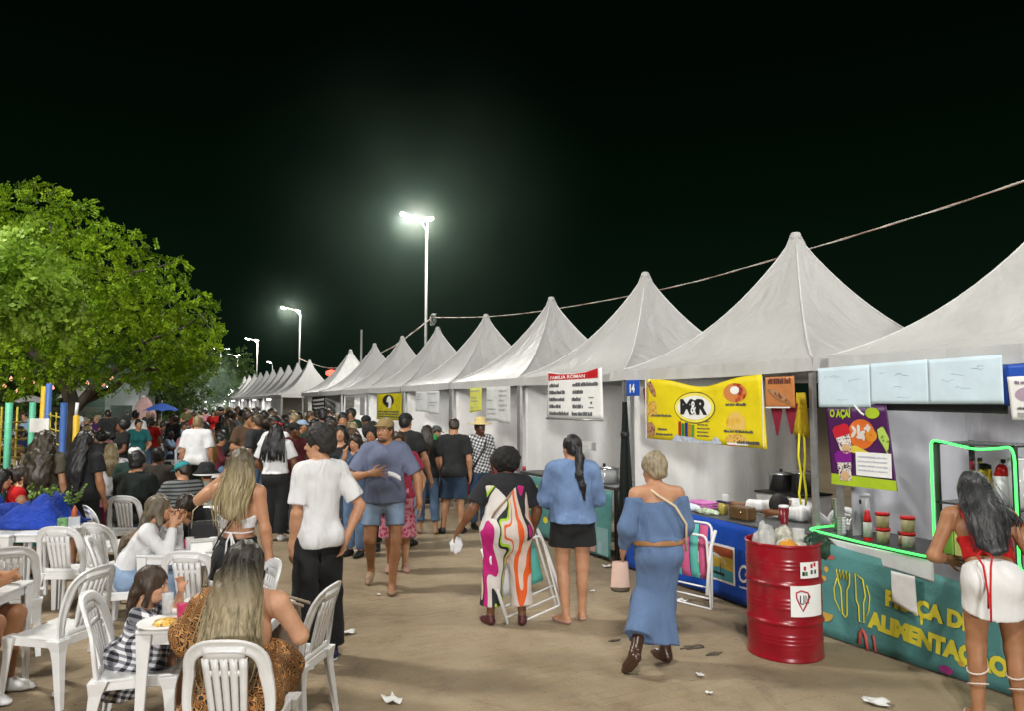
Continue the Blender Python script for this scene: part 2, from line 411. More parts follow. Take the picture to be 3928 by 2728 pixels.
street_lamp(10.0, 27.4, 9.3, 'tall street lamp with two bright glowing heads rising behind the near tents', 1900)
street_lamp(10.0, 53.4, 8.75, 'second street lamp beyond the tall glowing one, rising behind the far tents', 1000, heads=((-1.2, .3), (-.2, .15)))
street_lamp(10.0, 74.8, 8.3, 'third street lamp far down the row of tents', 900, heads=((-1.0, .3), (-.1, .2)))
street_lamp(10.0, 91.0, 7.7, 'fourth street lamp, small and low over the far end of the tents', 600)
street_lamp(10.0, 65.4, 5.6, 'short single headed lamp post between the second and third street lamps', 0, heads=((-.3, .2),))
street_lamp((9.576, 107.164)[0], (9.576, 107.164)[1], 9.6, 'far double headed lamp glowing beside the edge of the big tree', 500, heads=((-.9, .3), (.9, .3)))
street_lamp(10.0, 1.0, 9.6, 'unseen street lamp added beside the right-hand stalls, carrying on the row', 700)  # out of view, added to the row for light on the walkway
street_lamp(-0.9, -1.0, 8.6, 'unseen fill lamp added behind the viewer, over the near end of the walkway', 1080, .10, heads=((1.3, .35), (.3, .3)))  # added fill light with a post, brightens the near ground
street_lamp(-4.2, 11.8, 10.5, 'unseen fill lamp added left of the tables for the tree', 2500)  # added fill light out of view, brightens the tree crown
# smoke volumes; those round the lamp heads are added to make their halo
def smoke_ball(name, loc, rad, dens, nscale=.35, pw=2.0, squash=(1, 1, 1), col=(.66, .95, .76)):
    bm = bmesh.new(); bmesh.ops.create_icosphere(bm, subdivisions=3, radius=1.0); me = bpy.data.meshes.new(name); bm.to_mesh(me); bm.free()
    o = link(name, me); o.location = loc; o.scale = (rad*squash[0], rad*squash[1], rad*squash[2])
    m = bpy.data.materials.new(name); m.use_nodes = True; t = m.node_tree; t.nodes.clear()
    out = N(t, 'ShaderNodeOutputMaterial'); v = N(t, 'ShaderNodeVolumePrincipled'); v.inputs['Color'].default_value = c4(col)
    v.inputs['Anisotropy'].default_value = 0.0
    c = N(t, 'ShaderNodeTexCoord'); ln = N(t, 'ShaderNodeVectorMath', operation='LENGTH'); L(t, c.outputs['Object'], ln.inputs[0])
    s = N(t, 'ShaderNodeMath', operation='SUBTRACT'); s.inputs[0].default_value = 1; s.use_clamp = True; L(t, ln.outputs['Value'], s.inputs[1])
    p = N(t, 'ShaderNodeMath', operation='POWER'); p.inputs[1].default_value = pw; L(t, s.outputs[0], p.inputs[0])
    n = N(t, 'ShaderNodeTexNoise', Scale=2.2, Detail=3.0); L(t, c.outputs['Object'], n.inputs['Vector'])
    r = N(t, 'ShaderNodeMapRange'); r.inputs[1].default_value = .3; r.inputs[2].default_value = .72; r.inputs[3].default_value = .35; r.inputs[4].default_value = 1.5; L(t, n.outputs[0], r.inputs[0])
    q = N(t, 'ShaderNodeMath', operation='MULTIPLY'); L(t, p.outputs[0], q.inputs[0]); L(t, r.outputs[0], q.inputs[1])
    d = N(t, 'ShaderNodeMath', operation='MULTIPLY'); d.inputs[1].default_value = dens; L(t, q.outputs[0], d.inputs[0]); L(t, d.outputs[0], v.inputs['Density'])
    L(t, v.outputs[0], out.inputs['Volume']); me.materials.append(m)
    tag(o, kind='stuff'); return o
smoke_ball('halo_smoke', (9.6, 27.3, 9.3), 8.5, 0.0058, pw=2.0)  # halo: the greenish glow is put into the smoke colour
smoke_ball('halo_smoke', (9.55, 27.25, 9.35), 1.4, 0.03, pw=2.4, col=(.95, .97, .92))  # dense pale core added for the glare of the lamp heads
smoke_ball('halo_smoke', (9.2, 53.3, 8.6), 5.0, 0.007)
smoke_ball('halo_smoke', (9.3, 53.3, 8.75), 1.2, 0.015, pw=2.2, col=(.95, .97, .92))  # added core for the glare of the second lamp
S.cycles.volume_step_rate = 4.0
# ================================================================== flat printed things hung in the plane of the stall fronts
FACE = Matrix(((0, 0, -1), (-1, 0, 0), (0, 1, 0)))      # local x -> along the row to the viewer's right, y -> up, z -> towards the walkway
WHITE = mat('white_print', (.78, .78, .76), .5, var=.05)
BLACKP = mat('black_print', (.012, .014, .013), .5)
YELLOWP = mat('yellow_print', (.78, .62, .015), .45, var=.06, vscale=4)
BLUEP = mat('blue_print', (.012, .075, .42), .5, var=.12, vscale=3)
REDP = mat('red_print', (.50, .012, .018), .45)
TEAL = fabric('teal_banner_cloth', (.082, .235, .23), .55, .3, 5.0, .1, (1, 1, .5))
BLUEC = fabric('blue_banner_cloth', (.008, .065, .40), .5, .3, 4.0, .1, (1, 1, .5))
YCLOTH = fabric('yellow_banner_vinyl', (.72, .58, .012), .42, .2, 4.0, .05)
DARKTOP = mat('slate_counter', (.045, .047, .047), .45, var=.25, vscale=9, bump=.15, bscale=40)
INK = mat('grey_ink', (.07, .075, .08), .6)
def wave(x, y, a=.005): return a*math.sin(3.1*x+1.3*y)+a*.6*math.sin(7.3*x-2.1*y)
def panel(name, label, cat, X, L0, z0, poly, m, group=None, amp=.005, t=.004, tilt=0.0):
    """hanging sheet: poly = (top-left, top-right, bottom-right, bottom-left) in metres from the sheet's lower left corner; sag on the top edge"""
    tl, tr, br, bl = [Vector(p[:2]) for p in poly]
    sag = poly[0][2] if len(poly[0]) > 2 else 0.0
    sagb = poly[3][2] if len(poly[3]) > 2 else 0.0
    def fn(u, v):
        a = tl.lerp(tr, u); b = bl.lerp(br, u)
        a = Vector((a.x, a.y-sag*math.sin(math.pi*u))); b = Vector((b.x, b.y-sagb*math.sin(math.pi*u)))
        p = b.lerp(a, v); return (p.x, p.y, wave(p.x, p.y, amp))
    o = MB().grid(fn, 24, 10, thick=(0, 0, -t)).build(name, m)
    o.matrix_world = Matrix.Translation((X, L0, z0)) @ FACE.to_4x4() @ Matrix.Rotation(tilt, 4, 'Z')
    tag(o, label, cat, group); o['amp'] = amp
    return o
def poly(par, name, pts, m, z=.004):
    pts = [Vector((p[0], p[1], 0)) for p in pts]
    a = par.get('amp', .005)
    bm = bmesh.new(); vs = [bm.verts.new(p) for p in pts]; bm.faces.new(vs); bmesh.ops.triangulate(bm, faces=bm.faces[:])
    big = max((p-q).length for p in pts for q in pts)
    if big > .15 and a > .001: bmesh.ops.subdivide_edges(bm, edges=bm.edges[:], cuts=min(5, int(big/.08)), use_grid_fill=True)
    for v in bm.verts: v.co.z = z + wave(v.co.x, v.co.y, a)
    bmesh.ops.recalc_face_normals(bm, faces=bm.faces[:])
    if bm.faces[:] and sum(f.normal.z for f in bm.faces) < 0: bmesh.ops.reverse_faces(bm, faces=bm.faces[:])
    me = bpy.data.meshes.new(name); bm.to_mesh(me); bm.free()
    return link(name, me, par, m)
def rect(par, name, x, y, w, h, m, z=.004): return poly(par, name, [(x, y), (x+w, y), (x+w, y+h), (x, y+h)], m, z)
def oval(par, name, x, y, rx, ry, m, z=.004, n=28, a0=0, a1=2*math.pi, rot=0):
    p = []
    for k in range(n):
        a = a0+(a1-a0)*k/(n-1 if a1-a0 < 6.2 else n); X_, Y_ = rx*math.cos(a), ry*math.sin(a)
        p.append((x+X_*math.cos(rot)-Y_*math.sin(rot), y+X_*math.sin(rot)+Y_*math.cos(rot)))
    return poly(par, name, p, m, z)
def ring(par, name, x, y, rx, ry, wd, m, z=.006, n=36):
    a = par.get('amp', .005); v = []; f = []
    for k in range(n):
        t = 2*math.pi*k/n
        for r in (0, wd):
            X_, Y_ = x+(rx-r)*math.cos(t), y+(ry-r)*math.sin(t); v.append((X_, Y_, z+wave(X_, Y_, a)))
    for k in range(n): j = (k+1) % n; f.append((2*k, 2*j, 2*j+1, 2*k+1))
    me = bpy.data.meshes.new(name); me.from_pydata(v, [], f); return link(name, me, par, m)
def text(par, s, x, y, size, m, z=.006, sx=1.0, shear=0.0, bold=0.0, rot=0.0, align='LEFT', name='lettering'):
    c = bpy.data.curves.new(name, 'FONT'); c.body = s; c.size = size; c.shear = shear; c.align_x = align; c.offset = bold; c.extrude = .0004
    c.resolution_u = 3
    dg_o = bpy.data.objects.new(name, c); COL.objects.link(dg_o)
    me = bpy.data.meshes.new_from_object(dg_o.evaluated_get(bpy.context.evaluated_depsgraph_get()))
    bpy.data.objects.remove(dg_o); me.name = name
    a = par.get('amp', .005)
    Mx = Matrix.Translation((x, y, 0)) @ Matrix.Rotation(rot, 4, 'Z') @ Matrix.Diagonal((sx, 1, 1, 1))
    for v in me.vertices:
        p = Mx @ v.co; v.co = (p.x, p.y, z+p.z+wave(p.x, p.y, a))
    me.materials.clear(); return link(name, me, par, m)
def lines(par, x, y, w, h, m, seed, z=.005, name='small_print', gap=.22):
    """a run of illegible words"""
    r_ = random.Random(seed); X_ = x; mb = MB(); a = par.get('amp', .005)
    while X_ < x+w-h*.4:
        ww = min(h*r_.uniform(.9, 3.4), x+w-X_)
        k = X_
        while k < X_+ww:
            g = h*r_.uniform(.28, .55); hh = h*r_.choice((1, 1, .8, .72))
            mb.add([(k, y, z+wave(k, y, a)), (k+g, y, z+wave(k+g, y, a)), (k+g, y+hh, z+wave(k+g, y+hh, a)), (k, y+hh, z+wave(k, y+hh, a))], [(0, 1, 2, 3)]); k += g+h*.09
        X_ += ww+h*gap*2
    return mb.build(name, m, par)
def stroke(par, name, pts, wd, m, z=.006, closed=False):
    mb = MB(); a = par.get('amp', .005)
    P = [(p[0], p[1], z+wave(p[0], p[1], a)) for p in pts]
    mb.tube(P, wd/2, 5, closed=closed); o = mb.build(name, m, par); return o
def food_print(name, c1, c2, c3, sc=22):
    if name in _mc: return _mc[name]
    m, t, b = NT(name); b.inputs['Roughness'].default_value = .45
    v = N(t, 'ShaderNodeTexVoronoi', Scale=sc); L(t, coords(t), v.inputs['Vector'])
    n = N(t, 'ShaderNodeTexNoise', Scale=sc*.6, Detail=4.0); L(t, coords(t), n.inputs['Vector'])
    a = N(t, 'ShaderNodeMath', operation='ADD'); L(t, v.outputs['Distance'], a.inputs[0]); L(t, n.outputs[0], a.inputs[1])
    r = N(t, 'ShaderNodeValToRGB'); e = r.color_ramp.elements; e[0].position = .5; e[0].color = c4(c1); e[1].position = 1.15; e[1].color = c4(c3)
    q = e.new(.78); q.color = c4(c2); L(t, a.outputs[0], r.inputs[0]); L(t, r.outputs[0], b.inputs['Base Color']); _mc[name] = m; return m
FRIES = food_print('fries_print', (.10, .035, .008), (.50, .24, .03), (.70, .45, .10), 45)
MEAT = food_print('meat_print', (.05, .015, .008), (.25, .07, .03), (.40, .22, .12), 25)
SOUP = food_print('soup_print', (.16, .01, .006), (.42, .04, .012), (.60, .22, .06), 14)
BUN = food_print('bun_print', (.55, .28, .03), (.70, .42, .05), (.75, .50, .12), 9)
ACAI = food_print('berry_print', (.015, .006, .01), (.05, .02, .02), (.70, .66, .62), 60)
PALMG = food_print('leaf_print', (.02, .08, .01), (.12, .28, .03), (.40, .55, .10), 30)

# ------------------------------------------------ yellow banner of the stall in the middle
b = panel('menu_banner', 'large yellow menu banner with a black and white oval logo hung across the stall front', 'banner', 5.25, 6.95, 1.55,
          [(.02, .69, .0), (1.79, .685), (1.84, -.02), (-.01, .01)], YCLOTH, amp=.012)
# dip in the top edge: the cloth is cut away in the photograph by its own sag
for v in b.data.vertices:
    x, y = v.co.x, v.co.y
    k = max(0, min(1, (y-.2)/.5)); s = math.exp(-((x-.95)/.42)**2)
    v.co.y = y-.105*s*k
rect(b, 'white_hem', -.008, .01, .022, .68, WHITE); rect(b, 'white_hem', 1.79, .0, .016, .66, WHITE)
OV = (.84, .365)
oval(b, 'logo_ring', OV[0], OV[1], .315, .168, mat('logo_brown', (.10, .07, .01), .5), .005, 40)
oval(b, 'logo_ring', OV[0], OV[1], .303, .158, mat('logo_yellow', (.80, .70, .10), .5), .007, 40)
oval(b, 'logo_field', OV[0], OV[1], .262, .126, WHITE, .009, 40)
text(b, 'M', .620, .300, .215, BLACKP, .012, 1.22, 0, .010); text(b, 'R', .865, .300, .215, BLACKP, .012, 1.22, 0, .010)
rect(b, 'lettering', .80, .30, .09, .145, BLACKP, .0115)
text(b, '&', .790, .305, .185, WHITE, .017, .72, 0, .004)
oval(b, 'food_picture', 1.43, .515, .155, .095, SOUP); oval(b, 'food_picture', 1.43, .54, .06, .04, WHITE, .007); lines(b, 1.30, .385, .28, .028, INK, 3)
poly(b, 'food_picture', [(1.31, .16), (1.30, .22), (1.33, .28), (1.39, .325), (1.46, .33), (1.53, .28), (1.56, .22), (1.555, .16), (1.45, .145)], BUN)
lines(b, 1.27, .12, .38, .026, INK, 5)
poly(b, 'food_picture', [(1.29, .06), (1.33, .10), (1.45, .11), (1.55, .09), (1.585, .03), (1.31, .02)], FRIES); rect(b, 'food_picture', 1.31, -.0, .28, .02, WHITE)
poly(b, 'food_picture', [(1.31, .0), (1.42, .0), (1.41, -.005), (1.36, -.01)], REDP); lines(b, 1.44, .012, .30, .034, INK, 6)
poly(b, 'food_picture', [(.02, .64), (.10, .67), (.20, .55), (.21, .49), (.17, .485), (.08, .56)], MEAT)
poly(b, 'food_picture', [(.015, .38), (.06, .43), (.18, .44), (.225, .40), (.23, .27), (.10, .25), (.02, .29)], FRIES); lines(b, .12, .262, .36, .026, INK, 7)
poly(b, 'food_picture', [(.01, .08), (.02, .19), (.12, .20), (.19, .14), (.17, .04), (.06, .035)], MEAT)
lines(b, .24, .11, .16, .026, INK, 8); lines(b, .2, .055, .3, .024, INK, 9)
for i, (c, h) in enumerate([((.35, .02, .02), .17), ((.02, .20, .04), .15), ((.02, .03, .18), .16), ((.50, .25, .02), .145), ((.10, .30, .04), .14)]):
    rect(b, 'bottle_picture', .585+i*.052, .045, .043, h, mat('bottle_print_%s' % 'abcde'[i], c, .4), .006)
poly(b, 'ice_picture', [(.47, .0), (.55, .07), (.60, .06), (.85, .05), (.86, .03), (1.10, .02), (1.14, .07), (1.19, .06), (1.25, -.005)], mat('ice_print', (.42, .47, .55), .5, var=.3, vscale=30), .008)
lines(b, .62, .23, .17, .022, INK, 10)
for i in range(6): lines(b, .88, .255-.038*i, .17+.02*(i % 2), .016, INK, 20+i)
# number plate, food poster, pennants
p = panel('number_sign', 'small blue square sign with the white number 14 beside the yellow banner', 'sign', 5.24, 7.32, 2.05, [(0, .19), (.26, .19), (.26, 0), (0, 0)], BLUEP, amp=.001)
text(p, '14', .055, .045, .135, WHITE, .004, .85, 0, .006)
p = panel('food_poster', 'small orange food poster with a wooden platter right of the yellow banner', 'poster', 5.25, 5.115, 1.92, [(0, .285), (.35, .285), (.35, 0), (0, 0)], mat('orange_print', (.50, .19, .06), .5, var=.2), amp=.003)
oval(p, 'food_picture', .17, .10, .15, .035, mat('wood_print', (.30, .14, .05), .5), .005, rot=-.45); oval(p, 'food_picture', .17, .115, .11, .03, MEAT, .007, rot=-.45); lines(p, .04, .22, .27, .05, mat('brown_print', (.14, .04, .03), .5), 31); rect(p, 'white_hem', .0, -.004, .30, .012, WHITE)
MAROON = fabric('maroon_bunting', (.20, .012, .03), .8, .2)
for i, (l, z, w, h) in enumerate([(7.06, 1.78, .16, .36), (5.10, 1.66, .17, .30), (4.93, 1.68, .17, .28)]):
    panel('pennant', ['maroon bunting pennant under the number sign', 'maroon bunting pennant hanging under the left of the food poster', 'maroon bunting pennant hanging under the right of the food poster, by the yellow apron'][i], 'bunting', 5.29, l, z,
          [(0, h), (w, h), (w*.55, 0), (w*.45, 0)], MAROON, 'maroon bunting at the stall front', amp=.008)
a = panel('apron', 'yellow apron hanging by the steel pole with its straps dangling', 'apron', 5.52, 5.02, 1.62, [(.03, .44), (.15, .44), (.19, .02), (-.02, .05)], fabric('apron_cloth', (.55, .42, .02), .8, .5), amp=.02)
for x0, d in ((.06, -.03), (.11, .03)):
    MB().tube([(x0, .06, .01), (x0+d*.5, -.15, .015), (x0-d*.3, -.32, .01), (x0+d*.6, -.50, .015), (x0, -.60, .01)], .011, 6).build('strap', mat('strap_yellow', (.68, .62, .02), .6), a)

# black cloth tied round the pole between two stalls
def fnd(u, v):
    an = 2*math.pi*u; r = (.05+.07*(1-v)**1.2)*(1+.22*math.sin(7*an))*(.6+.4*abs(math.sin(math.pi*(v*.9+.1))))
    return (r*math.cos(an)*.7, r*math.sin(an), 1.98*v)
d_ = MB().grid(fnd, 56, 12).build('drape', fabric('black_drape', (.008, .012, .010), .8, .3)); d_.location = (5.27, 7.40, .0)
tag(d_, 'long black cloth gathered round the tent pole beside the number 14 sign', 'drape')
MB().lathe([(.052, 0), (.056, .02), (.056, .05), (.052, .07)], 14, (0, 0, 1.55)).build('tie', BLACKP, d_)

# ------------------------------------------------ counters
def counter(label, l0, l1, z, x0=5.24, x1=5.86):
    t = thing('stall_counter', label, 'counter', ((x0+x1)/2, (l0+l1)/2, 0), 0, 'dark topped stall counters')
    w = x1-x0; ln = l1-l0
    MB().box((0, 0, z-.02), (w, ln, .04)).build('counter_top', DARKTOP, t, .006)
    for sx in (-1, 1):
        for sy in (-1, 1): MB().box((sx*(w/2-.06), sy*(ln/2-.06), (z-.04)/2), (.04, .04, z-.04)).build('leg', DARKSTEEL, t)
    MB().box((0, 0, .25), (w-.14, ln-.14, .02)).build('shelf', mat('ply_shelf', (.25, .19, .12), .7), t)
    return t
counter('dark counter edged with the glowing green light rope', 1.8, 4.58, .835)
counter('dark counter over the blue cloth front, strewn with packages', 4.74, 7.34, .80)
counter('dark counter over the teal cloth front behind the woman in denim shirt', 7.58, 10.12, .93)
# teal banner, praça de alimentação
b = panel('stall_banner', 'teal cloth banner with yellow cutlery and lettering along the nearest counter', 'banner', 5.215, 4.62, .015,
          [(0, .785), (2.85, .56), (2.85, .0), (.02, .0)], TEAL, amp=.014)
YL = mat('banner_yellow', (.70, .62, .05), .55, var=.1); OR = mat('banner_orange', (.55, .34, .06), .55); RD = mat('banner_red', (.45, .08, .07), .55); PK = mat('banner_plum', (.30, .03, .20), .55)
def cutlery(par, x, y, s, m):
    fk = [(0, .30), (.012, .22), (.03, .18), (.035, .02), (.06, .0), (.07, .02), (.075, .18), (.095, .22), (.10, .30), (.08, .24), (.075, .30), (.055, .24), (.05, .30), (.03, .24), (.025, .30), (.01, .24)]
    stroke(par, 'fork_drawing', [(x+a*s, y+c*s) for a, c in fk], .011, m, closed=True)
    kn = [(.14, .30), (.19, .27), (.205, .17), (.19, .12), (.19, .0), (.155, .0), (.155, .10), (.14, .13)]
    stroke(par, 'knife_drawing', [(x+a*s, y+c*s) for a, c in kn], .011, m, closed=True)
    stroke(par, 'plate_drawing', [(x-.0*s, y+.24*s), (x-.025*s, y+.17*s), (x-.02*s, y+.10*s), (x+.02*s, y+.03*s)], .009, m)
    stroke(par, 'plate_drawing', [(x+.215*s, y+.24*s), (x+.235*s, y+.17*s), (x+.225*s, y+.08*s), (x+.2*s, y+.03*s)], .009, m)
cutlery(b, .30, .20, 1.25, YL)
text(b, 'PRAÇA DE', .72, .385, .155, YL, .006, .92, 0, .010, rot=-.05)
text(b, 'ALIMENTAÇÃO', .58, .185, .165, YL, .006, .90, 0, .011, rot=-.075)
for x, y, rx, ry, m in [(.16, .47, .03, .022, OR), (.19, .55, .022, .025, OR), (.06, .42, .012, .014, YL), (.045, .30, .03, .035, OR), (1.19, .035, .05, .03, PK), (.22, .66, .06, .02, RD)]: oval(b, 'dot_print', x, y, rx, ry, m)
oval(b, 'bowl_drawing', .15, .19, .10, .075, OR, .005, 18, math.pi, 2*math.pi)
stroke(b, 'ribbon_drawing', [(.49, .02), (.50, .11), (.52, .14), (.545, .10), (.56, .0)], .028, RD); stroke(b, 'ribbon_drawing', [(.63, .0), (.62, .08), (.61, .12)], .02, RD)
poly(b, 'drip_drawing', [(1.0, .36), (1.03, .36), (1.025, .31), (1.01, .30)], YL)
for x in (1.3, 1.66, 2.2): oval(b, 'dot_print', x, .12, .03, .03, OR)
p = panel('paper_sheet', 'blank white paper sheet stuck over the lettering of the teal banner', 'paper', 5.185, 3.82, .41, [(.0, .265), (.20, .262), (.21, -.02), (.0, .03)], mat('paper_white', (.72, .72, .71), .7, bump=.2, bscale=14), amp=.006)
p = panel('plastic_sheet', 'milky plastic sheet hanging along the counter under the green light rope', 'plastic sheet', 5.225, 4.45, .62,
          [(.02, .205), (.95, .185), (.95, .03), (.18, .10)], mat('milky_plastic', (.62, .64, .66), .25, spec=.5), amp=.01)
# blue banner
b = panel('stall_banner', 'blue cloth banner with an inset picture along the counter under the yellow menu banner', 'banner', 5.215, 7.36, .03,
          [(0, .79), (2.66, .745), (2.66, .0), (.02, .0)], BLUEC, amp=.014)
rect(b, 'picture_border', 1.22, .155, .62, .37, WHITE, .004)
rect(b, 'picture', 1.245, .18, .57, .32, mat('sunset_print', (.55, .38, .05), .5, var=.3, vscale=12), .007)
rect(b, 'picture', 1.245, .41, .57, .09, mat('rust_print', (.33, .07, .02), .5, var=.3), .009); poly(b, 'picture', [(1.245, .18), (1.815, .18), (1.815, .28), (1.58, .30), (1.40, .25), (1.245, .26)], mat('lagoon_print', (.06, .28, .32), .5), .009)
poly(b, 'picture', [(1.245, .22), (1.40, .27), (1.47, .23), (1.33, .19)], mat('bank_print', (.12, .30, .05), .5), .011); poly(b, 'picture', [(1.43, .27), (1.50, .225), (1.68, .215), (1.69, .245), (1.52, .245)], BLACKP, .012)
poly(b, 'picture', [(1.62, .235), (1.63, .235), (1.63, .33), (1.62, .33)], BLACKP, .012); oval(b, 'picture', 1.30, .36, .03, .08, WHITE, .011, rot=.4); poly(b, 'picture', [(1.47, .44), (1.60, .42), (1.69, .36), (1.71, .32), (1.64, .38), (1.5, .41)], mat('hull_print', (.62, .62, .58), .5), .011)
text(b, 'Co', 1.875, .22, .24, WHITE, .007, .75, .25, .003); lines(b, 1.9, .16, .22, .02, WHITE, 41)
# teal banner of the next stall
b = panel('stall_banner', 'teal cloth banner with yellow cutlery and small coloured houses, beside the woman in denim shirt', 'banner', 5.215, 10.13, .05,
          [(0, .84), (2.53, .83), (2.48, .0), (.05, .0)], TEAL, amp=.014)
cutlery(b, .36, .34, 1.35, YL); oval(b, 'dot_print', .85, .25, .07, .045, YL)
HB = [(1.72, .05, .20, .30, (.28, .36, .12)), (1.96, .03, .20, .24, (.42, .24, .22)), (2.19, .02, .25, .34, (.20, .36, .36))]
for i, (x, y, w, h, c) in enumerate(HB):
    rect(b, 'house_drawing', x, y, w, h, mat('house_print_%s' % 'abc'[i], c, .6)); rect(b, 'house_drawing', x+.03, y+.02, w*.3, h*.4, mat('house_print_pale', (.30, .40, .46), .6), .007)
oval(b, 'tree_drawing', 1.86, .46, .10, .09, mat('tree_print', (.12, .32, .10), .6)); rect(b, 'bulb_drawing', 2.05, .70, .03, .08, YL); rect(b, 'bulb_drawing', 2.3, .72, .015, .05, YL)

# ------------------------------------------------ sheets over the nearest stall
SKYB = mat('pale_blue_card', (.56, .685, .76), .6, var=.08, vscale=5)
for i, (l0, w, z0, z1) in enumerate([(4.49, .51, 1.925, 2.26), (3.975, .49, 1.955, 2.275), (3.48, .53, 1.955, 2.28)]):
    p = panel('card_sheet', ['pale blue card sheet hung under the tent edge, leftmost of three over the nearest counter', 'pale blue card sheet in the middle of three hung over the nearest counter', 'pale blue card sheet, rightmost of three over the nearest counter'][i], 'card', 5.23-.008*i, l0, z0,
              [(0, z1-z0), (w, z1-z0+.01), (w, -.0), (0, 0)], SKYB, 'pale blue card sheets over the nearest counter', amp=.004, t=.0015)
    r_ = random.Random(i)
    for k in range(5):
        x, y = r_.uniform(.05, w-.15), r_.uniform(.04, .28)
        stroke(p, 'pen_scribble', [(x+j*.022, y+r_.uniform(-.012, .012), 0) for j in range(r_.randint(3, 6))], .0025, mat('pen_blue', (.26, .40, .52), .6), .001)
s_ = panel('banner_bar', 'black strip hanging below the pale blue card sheets', 'strip', 5.27, 3.98, 1.885, [(0, .07), (1.02, .065), (1.02, .0), (0, .02)], BLACKP, amp=.003)
p = panel('blue_poster', 'blue poster at the right edge with a white printed sheet over it', 'poster', 5.24, 2.965, 1.94, [(0, .28), (.9, .28), (.9, 0), (0, 0)], BLUEP, amp=.004)
p = panel('price_sheet', 'white printed sheet hung over the blue poster at the right edge', 'paper', 5.215, 2.925, 1.845, [(0, .29), (.42, .30), (.43, 0), (.02, 0)], WHITE, amp=.006)
lines(p, .05, .24, .22, .02, mat('violet_print', (.22, .16, .26), .6), 51); oval(p, 'picture', .14, .17, .09, .05, mat('lilac_print', (.40, .30, .38), .5)); lines(p, .06, .07, .26, .018, INK, 52); rect(p, 'picture', .06, .02, .2, .03, mat('grey_print', (.35, .36, .36), .5))
# açaí poster
PURP = mat('purple_print', (.060, .008, .075), .45, var=.3, vscale=5)
b = panel('acai_poster', 'purple poster with cups of dessert and a lime green foot hung over the nearest counter', 'poster', 5.24, 4.43, 1.28, [(.0, .66), (.58, .67), (.65, .0), (.05, .0)], PURP, amp=.006)
LIME = mat('lime_print', (.36, .50, .02), .5)
poly(b, 'foot_band', [(.045, .0), (.65, .0), (.645, .08), (.05, .09)], LIME, .005)
text(b, 'O AÇAÍ', .05, .565, .085, LIME, .006, .72, 0, .004); oval(b, 'flavour_badge', .46, .60, .065, .045, LIME, .005, 12); stroke(b, 'spoon_picture', [(.30, .66), (.36, .60), (.385, .585)], .018, WHITE)
oval(b, 'bowl_picture', .355, .43, .125, .12, mat('bowl_orange', (.62, .14, .02), .4, var=.2), .005); oval(b, 'bowl_picture', .445, .42, .05, .05, mat('bowl_amber', (.62, .24, .02), .4), .0052)
r_ = random.Random(2)
for k in range(9):
    oval(b, 'topping_picture', .345+r_.uniform(-.065, .075), .44+r_.uniform(-.065, .045), .034, .016, mat('topping_white', (.62, .58, .54), .5), .008, 10, rot=r_.uniform(0, 3))
def cup_pic(x, y, rot, m):
    T = lambda p: (x+p[0]*math.cos(rot)-p[1]*math.sin(rot), y+p[0]*math.sin(rot)+p[1]*math.cos(rot))
    poly(b, 'cup_picture', [T(q) for q in ((-.055, -.10), (.055, -.10), (.075, .08), (-.075, .08))], ACAI, .006)
    poly(b, 'cup_picture', [T(q) for q in ((-.08, .05), (.08, .05), (.085, .12), (.05, .145), (-.05, .145), (-.085, .12))], m, .009)
    c = T((0, -.06)); oval(b, 'fruit_picture', c[0], c[1], .042, .042, mat('peach_print', (.60, .38, .20), .5), .009, 16)
cup_pic(.19, .36, .30, mat('lid_red', (.50, .015, .03), .4)); cup_pic(.185, .14, .08, mat('lid_purple', (.20, .012, .24), .4))
poly(b, 'banana_picture', [(.25, .28), (.255, .33), (.30, .335), (.42, .285), (.30, .27)], mat('banana_print', (.62, .52, .05), .5), .006)
poly(b, 'leaf_picture', [(.55, .50), (.50, .47), (.51, .40), (.56, .32), (.585, .27), (.60, .40)], PALMG, .006)
rect(b, 'white_label', .30, .095, .315, .19, WHITE, .010)
for k in range(4): lines(b, .32, .24-.036*k, .26, .014, mat('faint_blue', (.45, .48, .58), .6), 60+k, .012)
# red-headed menu sheet
b = panel('menu_sheet', 'white menu sheet with a red heading hung under the tent edge', 'menu', 5.24, 9.24, 1.76, [(0, .66, .05), (1.38, .66), (1.40, .0), (-.02, .0)], WHITE, amp=.008)
poly(b, 'heading_band', [(.02, .53), (1.30, .53), (1.30, .655), (1.0, .615), (.68, .60), (.35, .61), (.02, .64)], REDP, .005)
text(b, 'FAMILIA ROMAN', .08, .545, .066, WHITE, .008, 1.85, 0, .001)
for k, (a1, w1, a2, w2) in enumerate([(.05, .30, .68, .62), (.05, .44, .68, .26), (.05, .44, .66, .22), (.05, .32, .68, .26), (.05, .52, .66, .48)]):
    lines(b, a1, .43-.098*k, w1, .052, INK, 70+k, gap=.12); lines(b, a2, .43-.098*k, w2, .052, INK, 80+k, gap=.12)
for y in (.27, .14): rect(b, 'rule', 1.08, y, .12, .012, INK)
rect(b, 'rule', 1.12, .195, .04, .03, INK)
MB().tube([(-.03, -.012, .012), (1.42, -.012, .012)], .014, 6).build('hanging_rod', STEEL, b)
